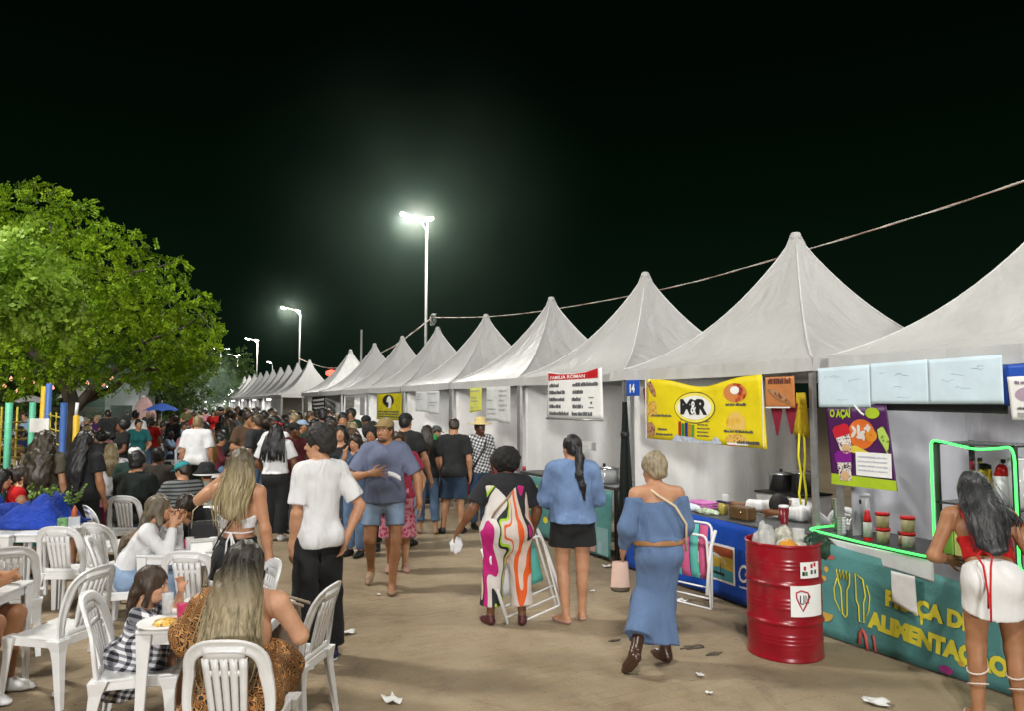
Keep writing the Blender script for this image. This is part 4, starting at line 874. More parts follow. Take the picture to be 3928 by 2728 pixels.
# ================================================================== plastic furniture
PLASTIC = mat('white_plastic', (.74, .74, .735), .34, var=.07, vscale=5, spec=.5, bump=.04, bscale=15, dirt=.10)
def back_pt(u, w, off=0.0):
    lean = -.185-.27*w-.05*w*w
    return (u, lean+.9*u*u*min(1, w*4)+off, .425+w)
def chair_proto(label):
    t = thing('plastic_chair', label, 'chair', (0, 0, 0), 0, 'white plastic chairs')
    def seat(u, v):
        x = (u-.5)*(.43-.03*v); y = -.21+.42*v
        ex = min(u, 1-u); ey = min(v, 1-v)
        r = .07
        if ex*.43 < r and ey*.42 < r:
            pass
        z = .435 - .018*math.sin(math.pi*u)*math.sin(math.pi*min(1, v*1.05)) - (.012 if v > .93 else 0)
        return (x, y, z)
    s = MB().grid(seat, 14, 14, thick=(0, 0, -.016))
    s.build('seat', PLASTIC, t, .004)
    ap = MB()
    for (x0, y0, x1, y1) in ((-.205, -.205, -.195, .205), (.195, -.205, .205, .205)):
        ap.box(((x0+x1)/2, 0, .40), (.012, .40, .055))
    ap.box((0, .203, .40), (.39, .012, .05)); ap.box((0, -.203, .40), (.39, .012, .05)); ap.build('apron', PLASTIC, t, .004)
    for sx in (-1, 1):
        for sy in (1, -1):
            top = Vector((sx*.185, sy*.178, .428)); bot = Vector((sx*.222, sy*(.205 if sy > 0 else .245), 0))
            mb = MB(); n_ = 7; vs = []; 
            for i in range(n_):
                k = i/(n_-1); p = top.lerp(bot, k); w = .036-.016*k
                if k < .2: w += .022*(1-k/.2)
                q = [(p.x-w*.9, p.y-w*.9), (p.x+w*.9, p.y-w*.9), (p.x+w*.9, p.y+w*.9), (p.x-w*.9, p.y+w*.9)]
                # L section: cut the inner corner
                cx, cy = p.x-sx*w*.35, p.y-sy*w*.35
                L_ = [(p.x+sx*w*.9, p.y+sy*w*.9), (p.x-sx*w*.9, p.y+sy*w*.9), (p.x-sx*w*.9, cy+sy*w*.75), (p.x+sx*w*.35, p.y+sy*w*.35), (cx+sx*w*.75, p.y-sy*w*.9), (p.x+sx*w*.9, p.y-sy*w*.9)]
                if sx*sy < 0: L_ = L_[::-1]
                vs += [(a, b, p.z) for a, b in L_]
            f = []
            for i in range(n_-1):
                for k in range(6): f.append((i*6+k, (i+1)*6+k, (i+1)*6+(k+1) % 6, i*6+(k+1) % 6))
            f.append(tuple((n_-1)*6+k for k in range(6))[::-1]); f.append(tuple(range(6)))
            mb.add(vs, f, False).build('leg', PLASTIC, t, .003, 1)
    # backrest: arched rim, crown, slats, foot rail
    def outer(a):   # a from 0..1 round the arch
        if a < .3: w = a/.3*.27; return (-.205-.012*math.sin(math.pi*a/.3), w)
        if a > .7: w = (1-a)/.3*.27; return (.205+.012*math.sin(math.pi*(1-a)/.3), w)
        th_ = math.pi*(1-(a-.3)/.4); c, s_ = math.cos(th_), math.sin(th_)
        return (.205*math.copysign(abs(c)**.75, c), .27+.175*abs(s_)**.8)
    rim = MB()
    P = [Vector(outer(i/44)+(0,)) for i in range(45)]
    def rimfn(u, v):
        x = u*44; i = min(43, int(x)); p = P[i].lerp(P[i+1], x-i)
        tg = (P[min(44, i+1)]-P[max(0, i-1)]).normalized(); n_ = Vector((tg.y, -tg.x, 0)); wd = .043+.020*math.sin(math.pi*u)**2
        q = p+n_*wd*v; return back_pt(q.x, q.y, .010*math.sin(math.pi*v))
    rim.grid(rimfn, 44, 4, thick=(0, -.016, 0))
    rim.grid(lambda u, v: back_pt(-.16+.32*u, .0+.05*v), 10, 1, thick=(0, -.016, 0))
    rim.grid(lambda u, v: back_pt((-.092+.184*u)*(1+.1*v), .335+.07*v), 8, 2, thick=(0, -.014, 0))
    rim.grid(lambda u, v: back_pt(-.096+.192*u, .262+.028*v), 8, 1, thick=(0, -.014, 0))
    rim.build('backrest', PLASTIC, t)
    for k in range(5):
        u0 = -.098+.0402*k
        sw = .0325
        MB().grid(lambda u, v: back_pt((u0+sw*u-.005*(k == 4)*0)*(.88+.22*v), .04+.31*v), 2, 6, thick=(0, -.014, 0)).build('slat', PLASTIC, t)
    return t
CH0 = chair_proto('white plastic chair seen from behind under the woman in leopard print dress')
AWAY = -YAW
def chair(p, rz, label):
    global _ch
    if _ch: _ch = False; CH0.location = (p[0], p[1], 0); CH0.rotation_euler = (0, 0, rz); CH0['label'] = label; return CH0
    return copy_thing(CH0, (p[0], p[1], 0), rz, label)
_ch = True
chair((0.502, 3.980), AWAY+.04, 'white plastic chair seen from behind holding the woman in leopard print dress')
chair((0.054, 4.901), AWAY-1.30, 'white plastic chair holding the girl in checked dress')
chair((0.830, 4.733), AWAY+1.40, 'empty white plastic chair with the brown bag, before the boy in white T-shirt')
chair((-0.450, 5.939), AWAY+1.35, 'empty white plastic chair seen from its side, facing the table at the left edge')
chair((-0.891, 7.113), AWAY+.55, 'white plastic chair at the left edge seen from behind')
chair((-0.508, 8.040), AWAY+.03, 'white plastic chair pushed in backwards at the table with the blue cloth')
chair((-0.126, 8.015), AWAY-.35, 'white plastic chair right of the one pushed in backwards, turned slightly')
chair((0.464, 6.318), AWAY+.02, 'white plastic chair seen from behind between the two near tables')
chair((-0.046, 7.023), AWAY-1.15, 'white plastic chair holding the woman in white long sleeves')
chair((-0.022, 10.258), AWAY+.0, 'white plastic chair holding the man in dark jacket')
chair((0.574, 5.366), AWAY+2.2, 'white plastic chair half hidden behind the hair of the woman in leopard print')
chair((0.818, 8.435), AWAY+.3, 'white plastic chair beside the standing blonde woman')
chair((-0.195, 9.282), AWAY-.8, 'white plastic chair between the man in dark jacket and the woman in white sleeves')
def table_proto(label, m, sz=.70):
    t = thing('plastic_table', label, 'table', (0, 0, 0), 0, 'plastic tables')
    h = sz/2
    tp = MB().box((0, 0, .705), (sz, sz, .022)); tp.build('table_top', m, t, .008, 3)
    r = MB()
    for s in (-1, 1): r.box((s*(h-.03), 0, .664), (.014, sz-.075, .06)); r.box((0, s*(h-.03), .664), (sz-.09, .014, .06))
    r.build('rim', m, t, .004)
    for sx in (-1, 1):
        for sy in (-1, 1):
            mb = MB(); vs = []
            for k, w in ((0, .085), (.25, .062), (1, .040)):
                z = .692*(1-k); cx, cy = sx*(h-.045+.02*k), sy*(h-.045+.02*k)
                a, b = cx+sx*w*.5, cy+sy*w*.5
                L_ = [(a, b), (a-sx*w, b), (a-sx*w, b-sy*.016), (a-sx*.016, b-sy*.016), (a-sx*.016, b-sy*w), (a, b-sy*w)]
                if sx*sy < 0: L_ = L_[::-1]
                vs += [(p, q, z) for p, q in L_]
            f = [(i*6+k, i*6+(k+1) % 6, (i+1)*6+(k+1) % 6, (i+1)*6+k) for i in range(2) for k in range(6)] + [tuple(range(6))[::-1], tuple(12+k for k in range(6))]
            mb.add(vs, f).build('leg', m, t, .003, 1)
    return t
T0 = table_proto('white plastic table in front of the woman in leopard print dress', PLASTIC)
p = (0.474, 4.756); T0.location = (p[0], p[1], 0); T0.rotation_euler = (0, 0, AWAY+.03)
p = (0.487, 6.978); copy_thing(T0, (p[0], p[1], 0), AWAY-.1, 'white plastic table between the woman in white sleeves and the woman hiding her face')
p = (-0.838, 8.766); copy_thing(T0, (p[0], p[1], 0), AWAY+.05, 'white plastic table with a small green box, behind the backward chairs')
p = (-1.246, 8.860); copy_thing(T0, (p[0], p[1], 0), AWAY+.05, 'white plastic table at the left edge under the blue cloth heap')
p = (-1.081, 6.033); copy_thing(T0, (p[0], p[1], 0), AWAY+.1, 'white plastic table cut by the left edge, its leg before the side-on chair')
MAROONP = mat('maroon_plastic', (.16, .02, .06), .35)
T1 = table_proto('maroon plastic table beside the man in dark jacket', MAROONP); p = (0.338, 10.525); T1.location = (p[0], p[1], 0); T1.rotation_euler = (0, 0, AWAY)
p = (-0.585, 10.710); copy_thing(T1, (p[0], p[1], 0), AWAY+.2, 'maroon plastic table behind the woman with very long black hair')
# on the tables
def on(p, z): return (p[0], p[1], z)
TT = .717
def tumbler(label, loc, r, h, m, cat='cup', lid=None):
    o = MB().lathe([(r*.8, 0), (r, h), (r*1.04, h+.004)], 16).build('cup', m); o.location = loc; tag(o, label, cat)
    if lid: MB().lathe([(r*1.05, h+.005), (r*1.05, h+.012), (.001, h+.016)], 16).build('lid', lid, o)
    return o
PINKP = mat('pink_plastic', (.50, .03, .12), .35)
tumbler('pink cup on the near table beside the leopard sleeve', on((0.251, 4.689), TT), .033, .09, PINKP)
tumbler('clear cup held over the near table by the girl', on((0.178, 4.860), TT), .034, .12, CLEARP)
o = MB().lathe([(.06, 0), (.13, .008), (.15, .022), (.148, .026), (.12, .014), (.001, .01)], 24).build('plate', WHITE); o.location = on((0.164, 4.621), TT); tag(o, 'white plate with crumbs before the girl', 'plate')
MB().lathe([(.07, .012), (.06, .03), (.001, .04)], 12).build('food', FRIES, o)
t = thing('takeaway_bag', 'white paper takeaway box on the table before the woman hiding her face', 'box', on((0.493, 6.751), TT)); MB().box((0, 0, .045), (.17, .13, .09)).build('box', WHITE, t, .012); MB().box((0, 0, .097), (.18, .14, .012)).build('lid', mat('grey_lid', (.45, .45, .43), .5), t, .004)
tumbler('clear cup left of the white takeaway box', on((0.406, 6.851), TT), .034, .11, CLEARP); tumbler('small pink cup on the table of the woman in white sleeves', on((0.389, 6.994), TT), .026, .07, PINKP)
tumbler('white cup right of the takeaway box', on((0.589, 6.815), TT), .034, .10, WHITE)
t = thing('black_tote', 'black handbag with thin looped handle on the table of the woman hiding her face', 'bag', on((0.531, 7.146), TT)); MB().box((0, 0, .10), (.24, .10, .20)).build('body', mat('black_leather', (.012, .012, .013), .4, bump=.3), t, .02, 3)
MB().tube([(-.1, -.045, .15), (-.09, -.05, .30), (-.03, -.05, .36), (.04, -.05, .35), (.09, -.05, .28), (.10, -.045, .15)], .006, 6).build('handle', mat('gold_handle', (.5, .42, .28), .35, .6), t)
t = thing('condiment_box', 'clear box with green sauces and a red carton on the table behind the backward chairs', 'box', on((-0.607, 8.650), TT))
MB().box((-.05, 0, .05), (.09, .09, .10)).build('green_pack', mat('green_pack', (.12, .26, .10), .5, var=.6, vscale=40), t, .004); MB().box((.05, 0, .055), (.10, .09, .11)).build('clear_box', CLEARP, t, .004)
MB().lathe([(.03, .11), (.026, .17), (.004, .22)], 8, (.05, 0, 0)).build('red_carton', mat('red_carton', (.45, .10, .03), .5), t)
# blue cloth heap with leaves on the left table
def clothfn(u, v):
    r_ = .05*math.sin(9*u+2*v)+.04*math.sin(17*u-11*v)+.03*math.sin(29*v+5*u)
    x = (u-.5)*1.05; y = (v-.5)*.62; ez = min(1, 7*min(u, 1-u))*min(1, 7*min(v, 1-v))
    return (x, y+r_*.3, .02+ez*(.17+r_*1.3))
o = MB().grid(clothfn, 40, 24, thick=(0, 0, -.012)).build('blue_cloth', fabric('blue_heap', (.012, .04, .28), .8, .6, 14, .2, (1, 1, 1), .5)); q = (-1.033, 9.055); o.location = (q[0], q[1], TT+.0); o.rotation_euler = (0, 0, AWAY); tag(o, 'bright blue cloth heaped along the table at the left', 'cloth')
def leafy(name, label, loc, n_, h, spread, m, seed, leaf=.05, cat='plant'):
    r_ = random.Random(seed); t = thing(name, label, cat, loc); lf = MB(); st = MB()
    for k in range(n_):
        a = r_.uniform(0, 6.28); d = Vector((math.cos(a)*spread, math.sin(a)*spread, h))*r_.uniform(.6, 1.1)
        st.tube([(0, 0, 0), d*.5+Vector((0, 0, .02)), d], .004, 4)
        for j in range(7):
            p = d*(.35+.1*j); s = Vector((r_.uniform(-1, 1), r_.uniform(-1, 1), r_.uniform(-.2, .8))).normalized()*leaf; w = s.cross(Vector((r_.uniform(-1, 1), r_.uniform(-1, 1), r_.uniform(-1, 1)))).normalized()*leaf*.28
            lf.add([p, p+s*.5+w, p+s, p+s*.5-w], [(0, 1, 2, 3)])
    lf.build('leaves', m, t); st.build('stems', mat('stem_green', (.06, .10, .03), .6), t); return t
LEAFY = mat('fresh_leaf', (.16, .26, .04), .5, var=.4, vscale=20)
for i, (px, d) in enumerate([(78, 7.7), (104, 7.72), (158, 7.7)]):
    leafy('table_plant', ['small leafy plant on the blue cloth below the curly haired woman', 'yellowish leafy sprig right of the small plant on the blue cloth', 'green leafy sprig beside the woman with very long black hair'][i], on(((-0.938, 9.096), (-0.833, 9.066), (-0.609, 8.930))[i], TT+.16), 9, .22, .12, LEAFY, i, .05)
# brown bag on the empty chair
t = thing('handbag', 'slouchy taupe bag with stick handles sitting on the empty chair', 'bag', on((0.804, 4.769), .437), AWAY+1.25)
bm_ = MB().grid(lambda u, v: ((.145-.04*v+.012*math.sin(9*u*6.28)*v)*math.cos(6.283*u)*.55, (.17-.03*v)*math.sin(6.283*u), .30*v+.02*math.sin(5*6.28*u)*v), 40, 10); bm_.build('body', fabric('taupe_cloth', (.26, .20, .15), .8, .6, 10), t)
for s in (-.035, .035): MB().tube([(s, -.19, .30), (s, .0, .33), (s, .20, .37)], .010, 8).build('handle', mat('pale_wood', (.36, .29, .22), .5), t)

# ------------------------------------------------ folding beach chairs
ALU = mat('white_tube', (.76, .76, .76), .3, var=.04)
TEALF = fabric('teal_strap', (.10, .42, .36), .7, .1); PINKF = fabric('pink_strap', (.55, .10, .22), .7, .1); WHF = fabric('white_strap', (.62, .62, .62), .7, .1)
def beach_chair(label, loc, rz, cols, tilt=0.0):
    t = thing('folding_chair', label, 'chair', loc, rz, 'folding beach chairs'); R_ = .012
    # folded nearly flat: two tubular loops side by side, x across, y thickness
    MB().tube(round_path([(-.24, .0, .012), (-.24, .02, .80), (.24, .02, .80), (.24, .0, .012)], .07), R_, 8).build('back_frame', ALU, t)
    MB().tube(round_path([(-.26, -.045, .012), (-.26, -.10, .70), (.26, -.10, .70), (.26, -.045, .012)], .06), R_, 8, closed=True).build('seat_frame', ALU, t)
    for s in (-1, 1):
        MB().tube([(s*.275, -.13, .16), (s*.275, -.06, .58), (s*.275, .03, .74)], .017, 8).build('armrest', ALU, t)
    for z in (.10, .20): MB().tube([(-.25, -.03, z), (.25, -.03, z)], .009, 6).build('crossbar', ALU, t)
    for k, m in enumerate(cols):
        x0 = -.21+.42*k/len(cols); w = .42/len(cols)-.01
        MB().grid(lambda u, v: (x0+w*u, .022-.03*math.sin(math.pi*v), .26+.52*v), 2, 8, thick=(0, .003, 0)).build('strap', m, t)
    return t
q = (4.874, 5.774); beach_chair('folded beach chair with pink and teal straps leaning on the blue counter front', (q[0], q[1], 0.0), -math.pi/2+.25, (TEALF, PINKF, TEALF, PINKF))
q = (3.241, 6.004); bc = beach_chair('folded beach chair with teal cloth held beside the woman in patterned trousers', (q[0], q[1], .03), AWAY+1.0, (WHF, TEALF, TEALF)); bc.rotation_euler = (0, R(-17), AWAY+.35)

# ================================================================== trees
def leaf_material(name, c1, c2, c3, tr=.3):
    m, t, b = NT(name); b.inputs['Roughness'].default_value = .5; b.inputs['Specular IOR Level'].default_value = .25
    n = N(t, 'ShaderNodeTexNoise', Scale=.9, Detail=4.0); L(t, coords(t), n.inputs['Vector'])
    n2 = N(t, 'ShaderNodeTexNoise', Scale=18.0, Detail=2.0); L(t, coords(t), n2.inputs['Vector'])
    a = N(t, 'ShaderNodeMix', data_type='FLOAT'); a.inputs[0].default_value = .5; L(t, n.outputs[0], a.inputs[2]); L(t, n2.outputs[0], a.inputs[3])
    r = N(t, 'ShaderNodeValToRGB'); e = r.color_ramp.elements; e[0].position = .32; e[0].color = c4(c1); e[1].position = .68; e[1].color = c4(c3); q = e.new(.5); q.color = c4(c2)
    L(t, a.outputs[0], r.inputs[0]); L(t, r.outputs[0], b.inputs['Base Color'])
    ts = N(t, 'ShaderNodeBsdfTranslucent'); L(t, r.outputs[0], ts.inputs[0]); ms = N(t, 'ShaderNodeMixShader'); ms.inputs[0].default_value = tr
    L(t, b.outputs[0], ms.inputs[1]); L(t, ts.outputs[0], ms.inputs[2]); L(t, ms.outputs[0], t.nodes['Material Output'].inputs[0]); return m
LEAF = leaf_material('fine_leaf', (.04, .105, .003), (.14, .25, .006), (.36, .46, .02), .42)
LEAFP = leaf_material('pale_leaf', (.09, .18, .015), (.20, .33, .03), (.36, .46, .075), .4)
LEAFD = leaf_material('far_leaf', (.03, .06, .012), (.06, .11, .025), (.10, .16, .04))
BARK = mat('bark', (.07, .055, .042), .9, var=.4, vscale=9, bump=.8, bscale=14, stretch=(1, 1, .25))
nr = np.random.RandomState(5)
def sprays(lobes, per, leaf, nl, twig, droop=.5, aspect=.36):
    """lobes: (x, y, z, r); each lobe's shell carries twigs whose leaves alternate along them"""
    C_ = []; D_ = []
    for (x, y, z, r) in lobes:
        n_ = max(6, int(per*r*r))
        d = nr.normal(size=(n_, 3)); d /= np.linalg.norm(d, axis=1)[:, None]
        rad = r*(.46+.60*nr.rand(n_)**.6)*(1+.34*np.sin(5*d[:, 0]+x*3)*np.sin(4*d[:, 1]+2*d[:, 2]+y))
        c = d*rad[:, None]*[1, 1, .78]+[x, y, z]
        dd = d+nr.normal(size=(n_, 3))*.55; dd[:, 2] -= droop
        dd /= np.linalg.norm(dd, axis=1)[:, None]
        C_.append(c); D_.append(dd)
    c = np.concatenate(C_); d = np.concatenate(D_); n_ = len(c)
    rv = nr.normal(size=(n_, 3)); w = np.cross(d, rv); w /= np.linalg.norm(w, axis=1)[:, None]
    up = np.cross(w, d)
    V_ = []
    for k in range(nl):
        s = -1 if k % 2 else 1; t_ = (k//2)/(nl/2)
        p = c+d*(twig*(t_-.4))[..., None] if np.ndim(t_) else c+d*(twig*(t_-.4))
        ax = d*.45+w*s*.9+up*(nr.rand(n_, 1)-.5)*.9; ax /= np.linalg.norm(ax, axis=1)[:, None]
        l_ = leaf*(.7+.6*nr.rand(n_, 1)); nn = np.cross(ax, up+nr.normal(size=(n_, 3))*.35); nn /= np.linalg.norm(nn, axis=1)[:, None]+1e-9
        V_.append(np.stack([p, p+ax*l_*.5+nn*l_*aspect, p+ax*l_, p+ax*l_*.5-nn*l_*aspect], 1))
    V_ = np.concatenate(V_).reshape(-1, 3); F_ = np.arange(len(V_)).reshape(-1, 4)
    return np_mesh('crown', V_, F_, False)
def limb(pts, r0, r1):
    n_ = len(pts); return (pts, [r0+(r1-r0)*i/(n_-1) for i in range(n_)])
def tree(name, label, base, lobes, per, leaf, nl, twig, leafm, limbs, r_trunk, group=None):
    t = thing(name, label, 'tree', (0, 0, 0), 0, group)
    link('crown', sprays(lobes, per, leaf, nl, twig), t, leafm)
    mb = MB()
    for pts, rs in limbs: mb.tube(rope_pts(pts) if len(pts) > 2 else pts, [rs[0]+(rs[-1]-rs[0])*i/((len(pts)-1)*6) for i in range((len(pts)-1)*6+1)] if len(pts) > 2 else rs, 10)
    mb.build('trunk', BARK, t)
    return t
LOB = [(-2.886, 21.054, 6.666)+(.72,), (-2.175, 20.359, 6.585)+(.75,), (-1.529, 19.809, 6.160)+(.70,), (-0.841, 19.015, 5.647)+(.66,), (-0.233, 18.484, 5.145)+(.62,), (0.360, 18.409, 4.978)+(.45,), (-3.444, 20.775, 6.213)+(.8,),
  (-2.515, 19.187, 5.365)+(.85,), (-1.672, 18.314, 4.989)+(.85,), (-0.871, 17.574, 4.458)+(.8,), (-0.234, 17.365, 4.095)+(.72,), (0.408, 17.489, 4.054)+(.6,), (0.960, 17.883, 4.133)+(.42,), (1.276, 18.171, 4.187)+(.28,), (1.326, 17.922, 3.702)+(.35,),
  (-3.090, 18.917, 4.682)+(.9,), (-2.231, 17.924, 4.039)+(.9,), (-1.462, 17.312, 3.648)+(.85,), (-0.728, 16.942, 3.376)+(.8,), (-0.000, 16.799, 3.258)+(.7,), (0.671, 16.908, 3.199)+(.6,), (1.178, 17.325, 3.150)+(.42,), (1.494, 17.837, 3.479)+(.18,),
  (-2.854, 18.238, 3.304)+(.8,), (-2.110, 17.862, 3.030)+(.7,), (-1.389, 17.723, 2.859)+(.55,), (-0.684, 17.367, 2.720)+(.5,), (-0.065, 17.168, 2.679)+(.5,), (0.524, 17.207, 2.741)+(.5,), (1.015, 17.407, 2.712)+(.38,), (1.305, 17.709, 2.831)+(.3,), (0.211, 18.932, 2.502)+(.35,), (0.772, 18.873, 2.509)+(.3,), (0.633, 18.495, 5.275)+(.22,), (0.777, 18.199, 4.671)+(.2,), (1.059, 18.169, 4.533)+(.15,), (-1.359, 19.724, 6.638)+(.25,), (-2.004, 20.273, 7.070)+(.25,), (-2.587, 20.791, 7.239)+(.22,), (-0.487, 18.948, 5.877)+(.22,), (0.073, 18.554, 5.493)+(.2,),
  (-2.851, 23.276, 6.111)+(1.1,), (-1.289, 21.928, 5.064)+(1.1,), (-0.016, 20.838, 4.084)+(1.0,), (-2.291, 22.433, 4.130)+(1.2,), (-3.235, 22.910, 4.480)+(1.1,), (-1.394, 17.950, 2.516)+(.36,), (-1.889, 17.751, 2.592)+(.45,), (-0.860, 17.904, 2.428)+(.34,), (-2.413, 18.015, 2.483)+(.5,), (-0.399, 17.896, 2.367)+(.28,), (0.807, 20.200, 3.274)+(.6,), (1.068, 19.620, 3.795)+(.6,)]
TB = (-1.489, 20.013)
def tp(px): return px
LIMBS = [limb([(TB[0]+.05, TB[1], -.05), (TB[0]-.08, TB[1], 1.0), (TB[0]+.06, TB[1], 1.9), (TB[0]-.25, TB[1]-.1, 2.9)], .24, .13),
  limb([(TB[0]+.05, TB[1], 1.7), (TB[0]+.7, TB[1]+.1, 2.6), (TB[0]+1.6, TB[1]-.3, 3.2), (-0.000, 16.799, 3.258)], .13, .03),
  limb([(TB[0]+.05, TB[1], 1.9), (TB[0]+.9, TB[1]+.3, 2.35), (-0.152, 17.996, 2.635), (0.969, 17.430, 2.810)], .10, .025),
  limb([(TB[0]-.2, TB[1]-.1, 2.8), (TB[0]-.1, TB[1]-.2, 3.8), (-1.541, 18.920, 4.605), (-2.044, 20.069, 6.213)], .12, .03),
  limb([(TB[0]-.2, TB[1]-.1, 2.7), (TB[0]-.9, TB[1], 3.3), (-2.550, 19.205, 4.080), (-3.111, 19.487, 4.968)], .10, .03),
  limb([(TB[0], TB[1], 2.3), (TB[0]+.5, TB[1], 3.5), (-0.763, 18.304, 4.080), (-0.227, 18.481, 4.942)], .10, .03),
  limb([(-0.000, 16.799, 3.258), (0.679, 17.352, 3.569), (1.279, 18.170, 4.084)], .035, .012), limb([(-0.227, 18.481, 4.942), (0.221, 18.479, 5.081), (0.633, 18.495, 5.264)], .03, .01)]
tree('leafy_tree', 'large green tree with a spreading fine leaved crown over the crowd at the left', TB, LOB, 175, .064, 16, .29, LEAF, LIMBS, .22)
LOB2 = [(-1.902, 13.838, 4.404)+(.42,), (-1.568, 13.334, 4.132)+(.40,), (-1.287, 12.968, 3.753)+(.34,), (-1.767, 13.210, 3.753)+(.46,), (-1.456, 13.053, 3.482)+(.40,), (-1.173, 13.134, 3.372)+(.26,), (-1.051, 13.185, 3.143)+(.22,), (-2.139, 13.398, 4.025)+(.5,), (-1.841, 13.471, 3.304)+(.36,), (-2.290, 13.474, 3.347)+(.5,), (-1.708, 13.852, 4.714)+(.2,), (-0.870, 12.982, 3.441)+(.12,)]
B2 = (-3.049, 14.304)
tree('pale_leaf_tree', 'tree with larger pale yellowish leaves reaching in from the left edge', B2, LOB2, 230, .105, 12, .36, LEAFP,
     [limb([(B2[0], B2[1], -.05), (B2[0]+.05, B2[1], 1.4), (-2.709, 14.021, 3.108), (-2.090, 13.597, 3.441), (-1.406, 13.140, 3.428)], .16, .02), limb([(-2.327, 13.716, 3.269), (-1.968, 13.423, 3.838), (-1.568, 13.334, 4.132)], .05, .012)], .15)
LOB3 = [(6.776, 66.019, 5.469)+(1.5,), (6.302, 66.257, 4.152)+(1.8,), (7.309, 65.750, 4.152)+(1.5,), (5.629, 64.357, 3.354)+(1.6,), (6.831, 65.990, 3.025)+(1.5,), (7.661, 65.572, 3.401)+(1.2,)]
b3 = (6.884, 65.964)
tree('leafy_tree', 'small lit tree beside the far end of the tent row', b3, LOB3, 40, .22, 8, .6, LEAFD, [limb([(b3[0], b3[1], 0), (b3[0], b3[1], 2.0), (6.797, 66.008, 4.528)], .2, .08)], .2)
for i, (px, d, hgt, lab) in enumerate([(400, 44, 4.2, 'dark bushy tree far behind the blue umbrella'), (345, 40, 3.6, 'dark low tree behind the pink stall wall'), (60, 34, 4.6, 'dark tree behind the coloured posts at the left'), (-40, 30, 5.0, 'dark tree at the left edge behind the climbing frame'), (450, 52, 4.4, 'dark tree between the blue umbrella and the far tents')]):
    b_ = ((2.049, 48.244), (0.680, 44.454), (-4.636, 40.415), (-5.700, 36.471), (3.816, 56.311))[i]
    lb = [(b_[0]+rng.uniform(-1.6, 1.6), b_[1]+rng.uniform(-1.2, 1.2), hgt*rng.uniform(.4, .95), rng.uniform(.8, 1.3)) for k in range(9)]
    tree('dark_tree', lab, b_, lb, 34, .20, 8, .5, LEAFD, [limb([(b_[0], b_[1], 0), (b_[0]+.1, b_[1], hgt*.4), (b_[0], b_[1], hgt*.8)], .16, .05)], .15, 'dark trees behind the crowd')

# ================================================================== left background: playground, parasols, kiosks, bulbs
pg = thing('climbing_frame', 'yellow barred climbing frame with coloured posts behind the crowd at the left', 'climbing frame', (0, 0, 0))
YB = mat('yellow_bar', (.45, .36, .03), .5, var=.3)
PG = {'g': mat('green_post', (.10, .42, .26), .5, var=.15), 'y': mat('amber_post', (.60, .38, .02), .5, var=.15), 'b': mat('blue_post', (.07, .17, .48), .5, var=.15)}
for a, b_, k in [((-1.975, 14.995, 1.189), (-1.987, 15.001, 1.978), 'g'), ((-1.824, 16.599, 1.392), (-1.825, 16.599, 1.990), 'g'), ((-1.734, 17.113, 1.589), (-1.698, 17.095, 2.307), 'y'), ((-1.580, 16.475, 1.308), (-1.559, 16.465, 2.345), 'b'), ((-1.183, 14.931, 1.003), (-1.184, 14.932, 1.979), 'b'), ((-1.029, 15.638, 1.331), (-1.037, 15.642, 1.744), 'y')]:
    a = Vector((a[0], a[1], 0)) if k != 'y' or True else Vector(a)
    o = MB().tube([a, Vector(b_)], .055, 10).build('post', PG[k], pg); o['label'] = {'g': 'green', 'y': 'yellow', 'b': 'blue'}[k]+' playground post'
o = MB().tube([(-1.044, 15.645, 1.744), (-1.030, 15.638, 1.980)], .03, 8).build('post', ALU, pg)
for z0 in (940, 958, 978, 998, 1018):
    MB().tube([(-2.598, 16.989, 1.686)[:2]+(1.95-(z0-900)/1650*14,), (-2.056, 17.835, 1.667)[:2]+(1.95-(z0-900)/1650*15,)], .018, 6).build('bar', YB, pg)
for x_ in (0,):
    for q_ in ((-2.537, 16.958, 2.024), (-2.398, 17.224, 2.025), (-2.202, 17.685, 2.028)):
        MB().tube([(q_[0], q_[1], 0), (q_[0], q_[1], 1.9)], .02, 6).build('bar', YB, pg)
for z_ in (1.0, 1.25, 1.5, 1.75):
    a = (-1.569, 16.470, 2.024); b_ = (-1.294, 15.771, 2.021); MB().tube([(a[0], a[1], z_), (b_[0], b_[1], z_-.04)], .014, 6).build('bar', YB, pg)
for q_ in ((-1.516, 16.443, 2.024), (-1.398, 16.160, 2.023)): MB().tube([(q_[0], q_[1], .2), (q_[0], q_[1], 1.8)], .014, 6).build('bar', YB, pg)
q_ = (-1.670, 16.297, 1.557); o = MB().box((0, 0, 0), (.36, .03, .26), Matrix.Rotation(AWAY, 3, 'Z')).build('notice_board', WHITE, pg, .005); o.location = q_
def parasol(label, p, hgt, rad, m, n_=8, drop=.55, square=False):
    t = thing('parasol', label, 'parasol', (p[0], p[1], 0), 0, 'open parasols in the crowd')
    MB().tube([(0, 0, 0), (0, 0, hgt)], .025, 8).build('pole', POLE, t)
    def fn(u, v):
        a = 2*math.pi*u; r = rad*v; lobe = 1-.06*abs(math.sin(a*n_/2))*v
        return (r*math.cos(a)*lobe, r*math.sin(a)*lobe, hgt-drop*v**1.35+.05*abs(math.sin(a*n_/2))*v)
    MB().grid(fn, n_*4, 6).build('canopy', m, t)
    for k in range(n_):
        a = 2*math.pi*k/n_; MB().tube([(0, 0, hgt-.03), (rad*.5*math.cos(a), rad*.5*math.sin(a), hgt-drop*.42-.02), (rad*math.cos(a), rad*math.sin(a), hgt-drop-.005)], .008, 4).build('rib', STEEL, t)
    MB().lathe([(.02, hgt), (.03, hgt+.05), (.001, hgt+.1)], 8).build('finial', POLE, t)
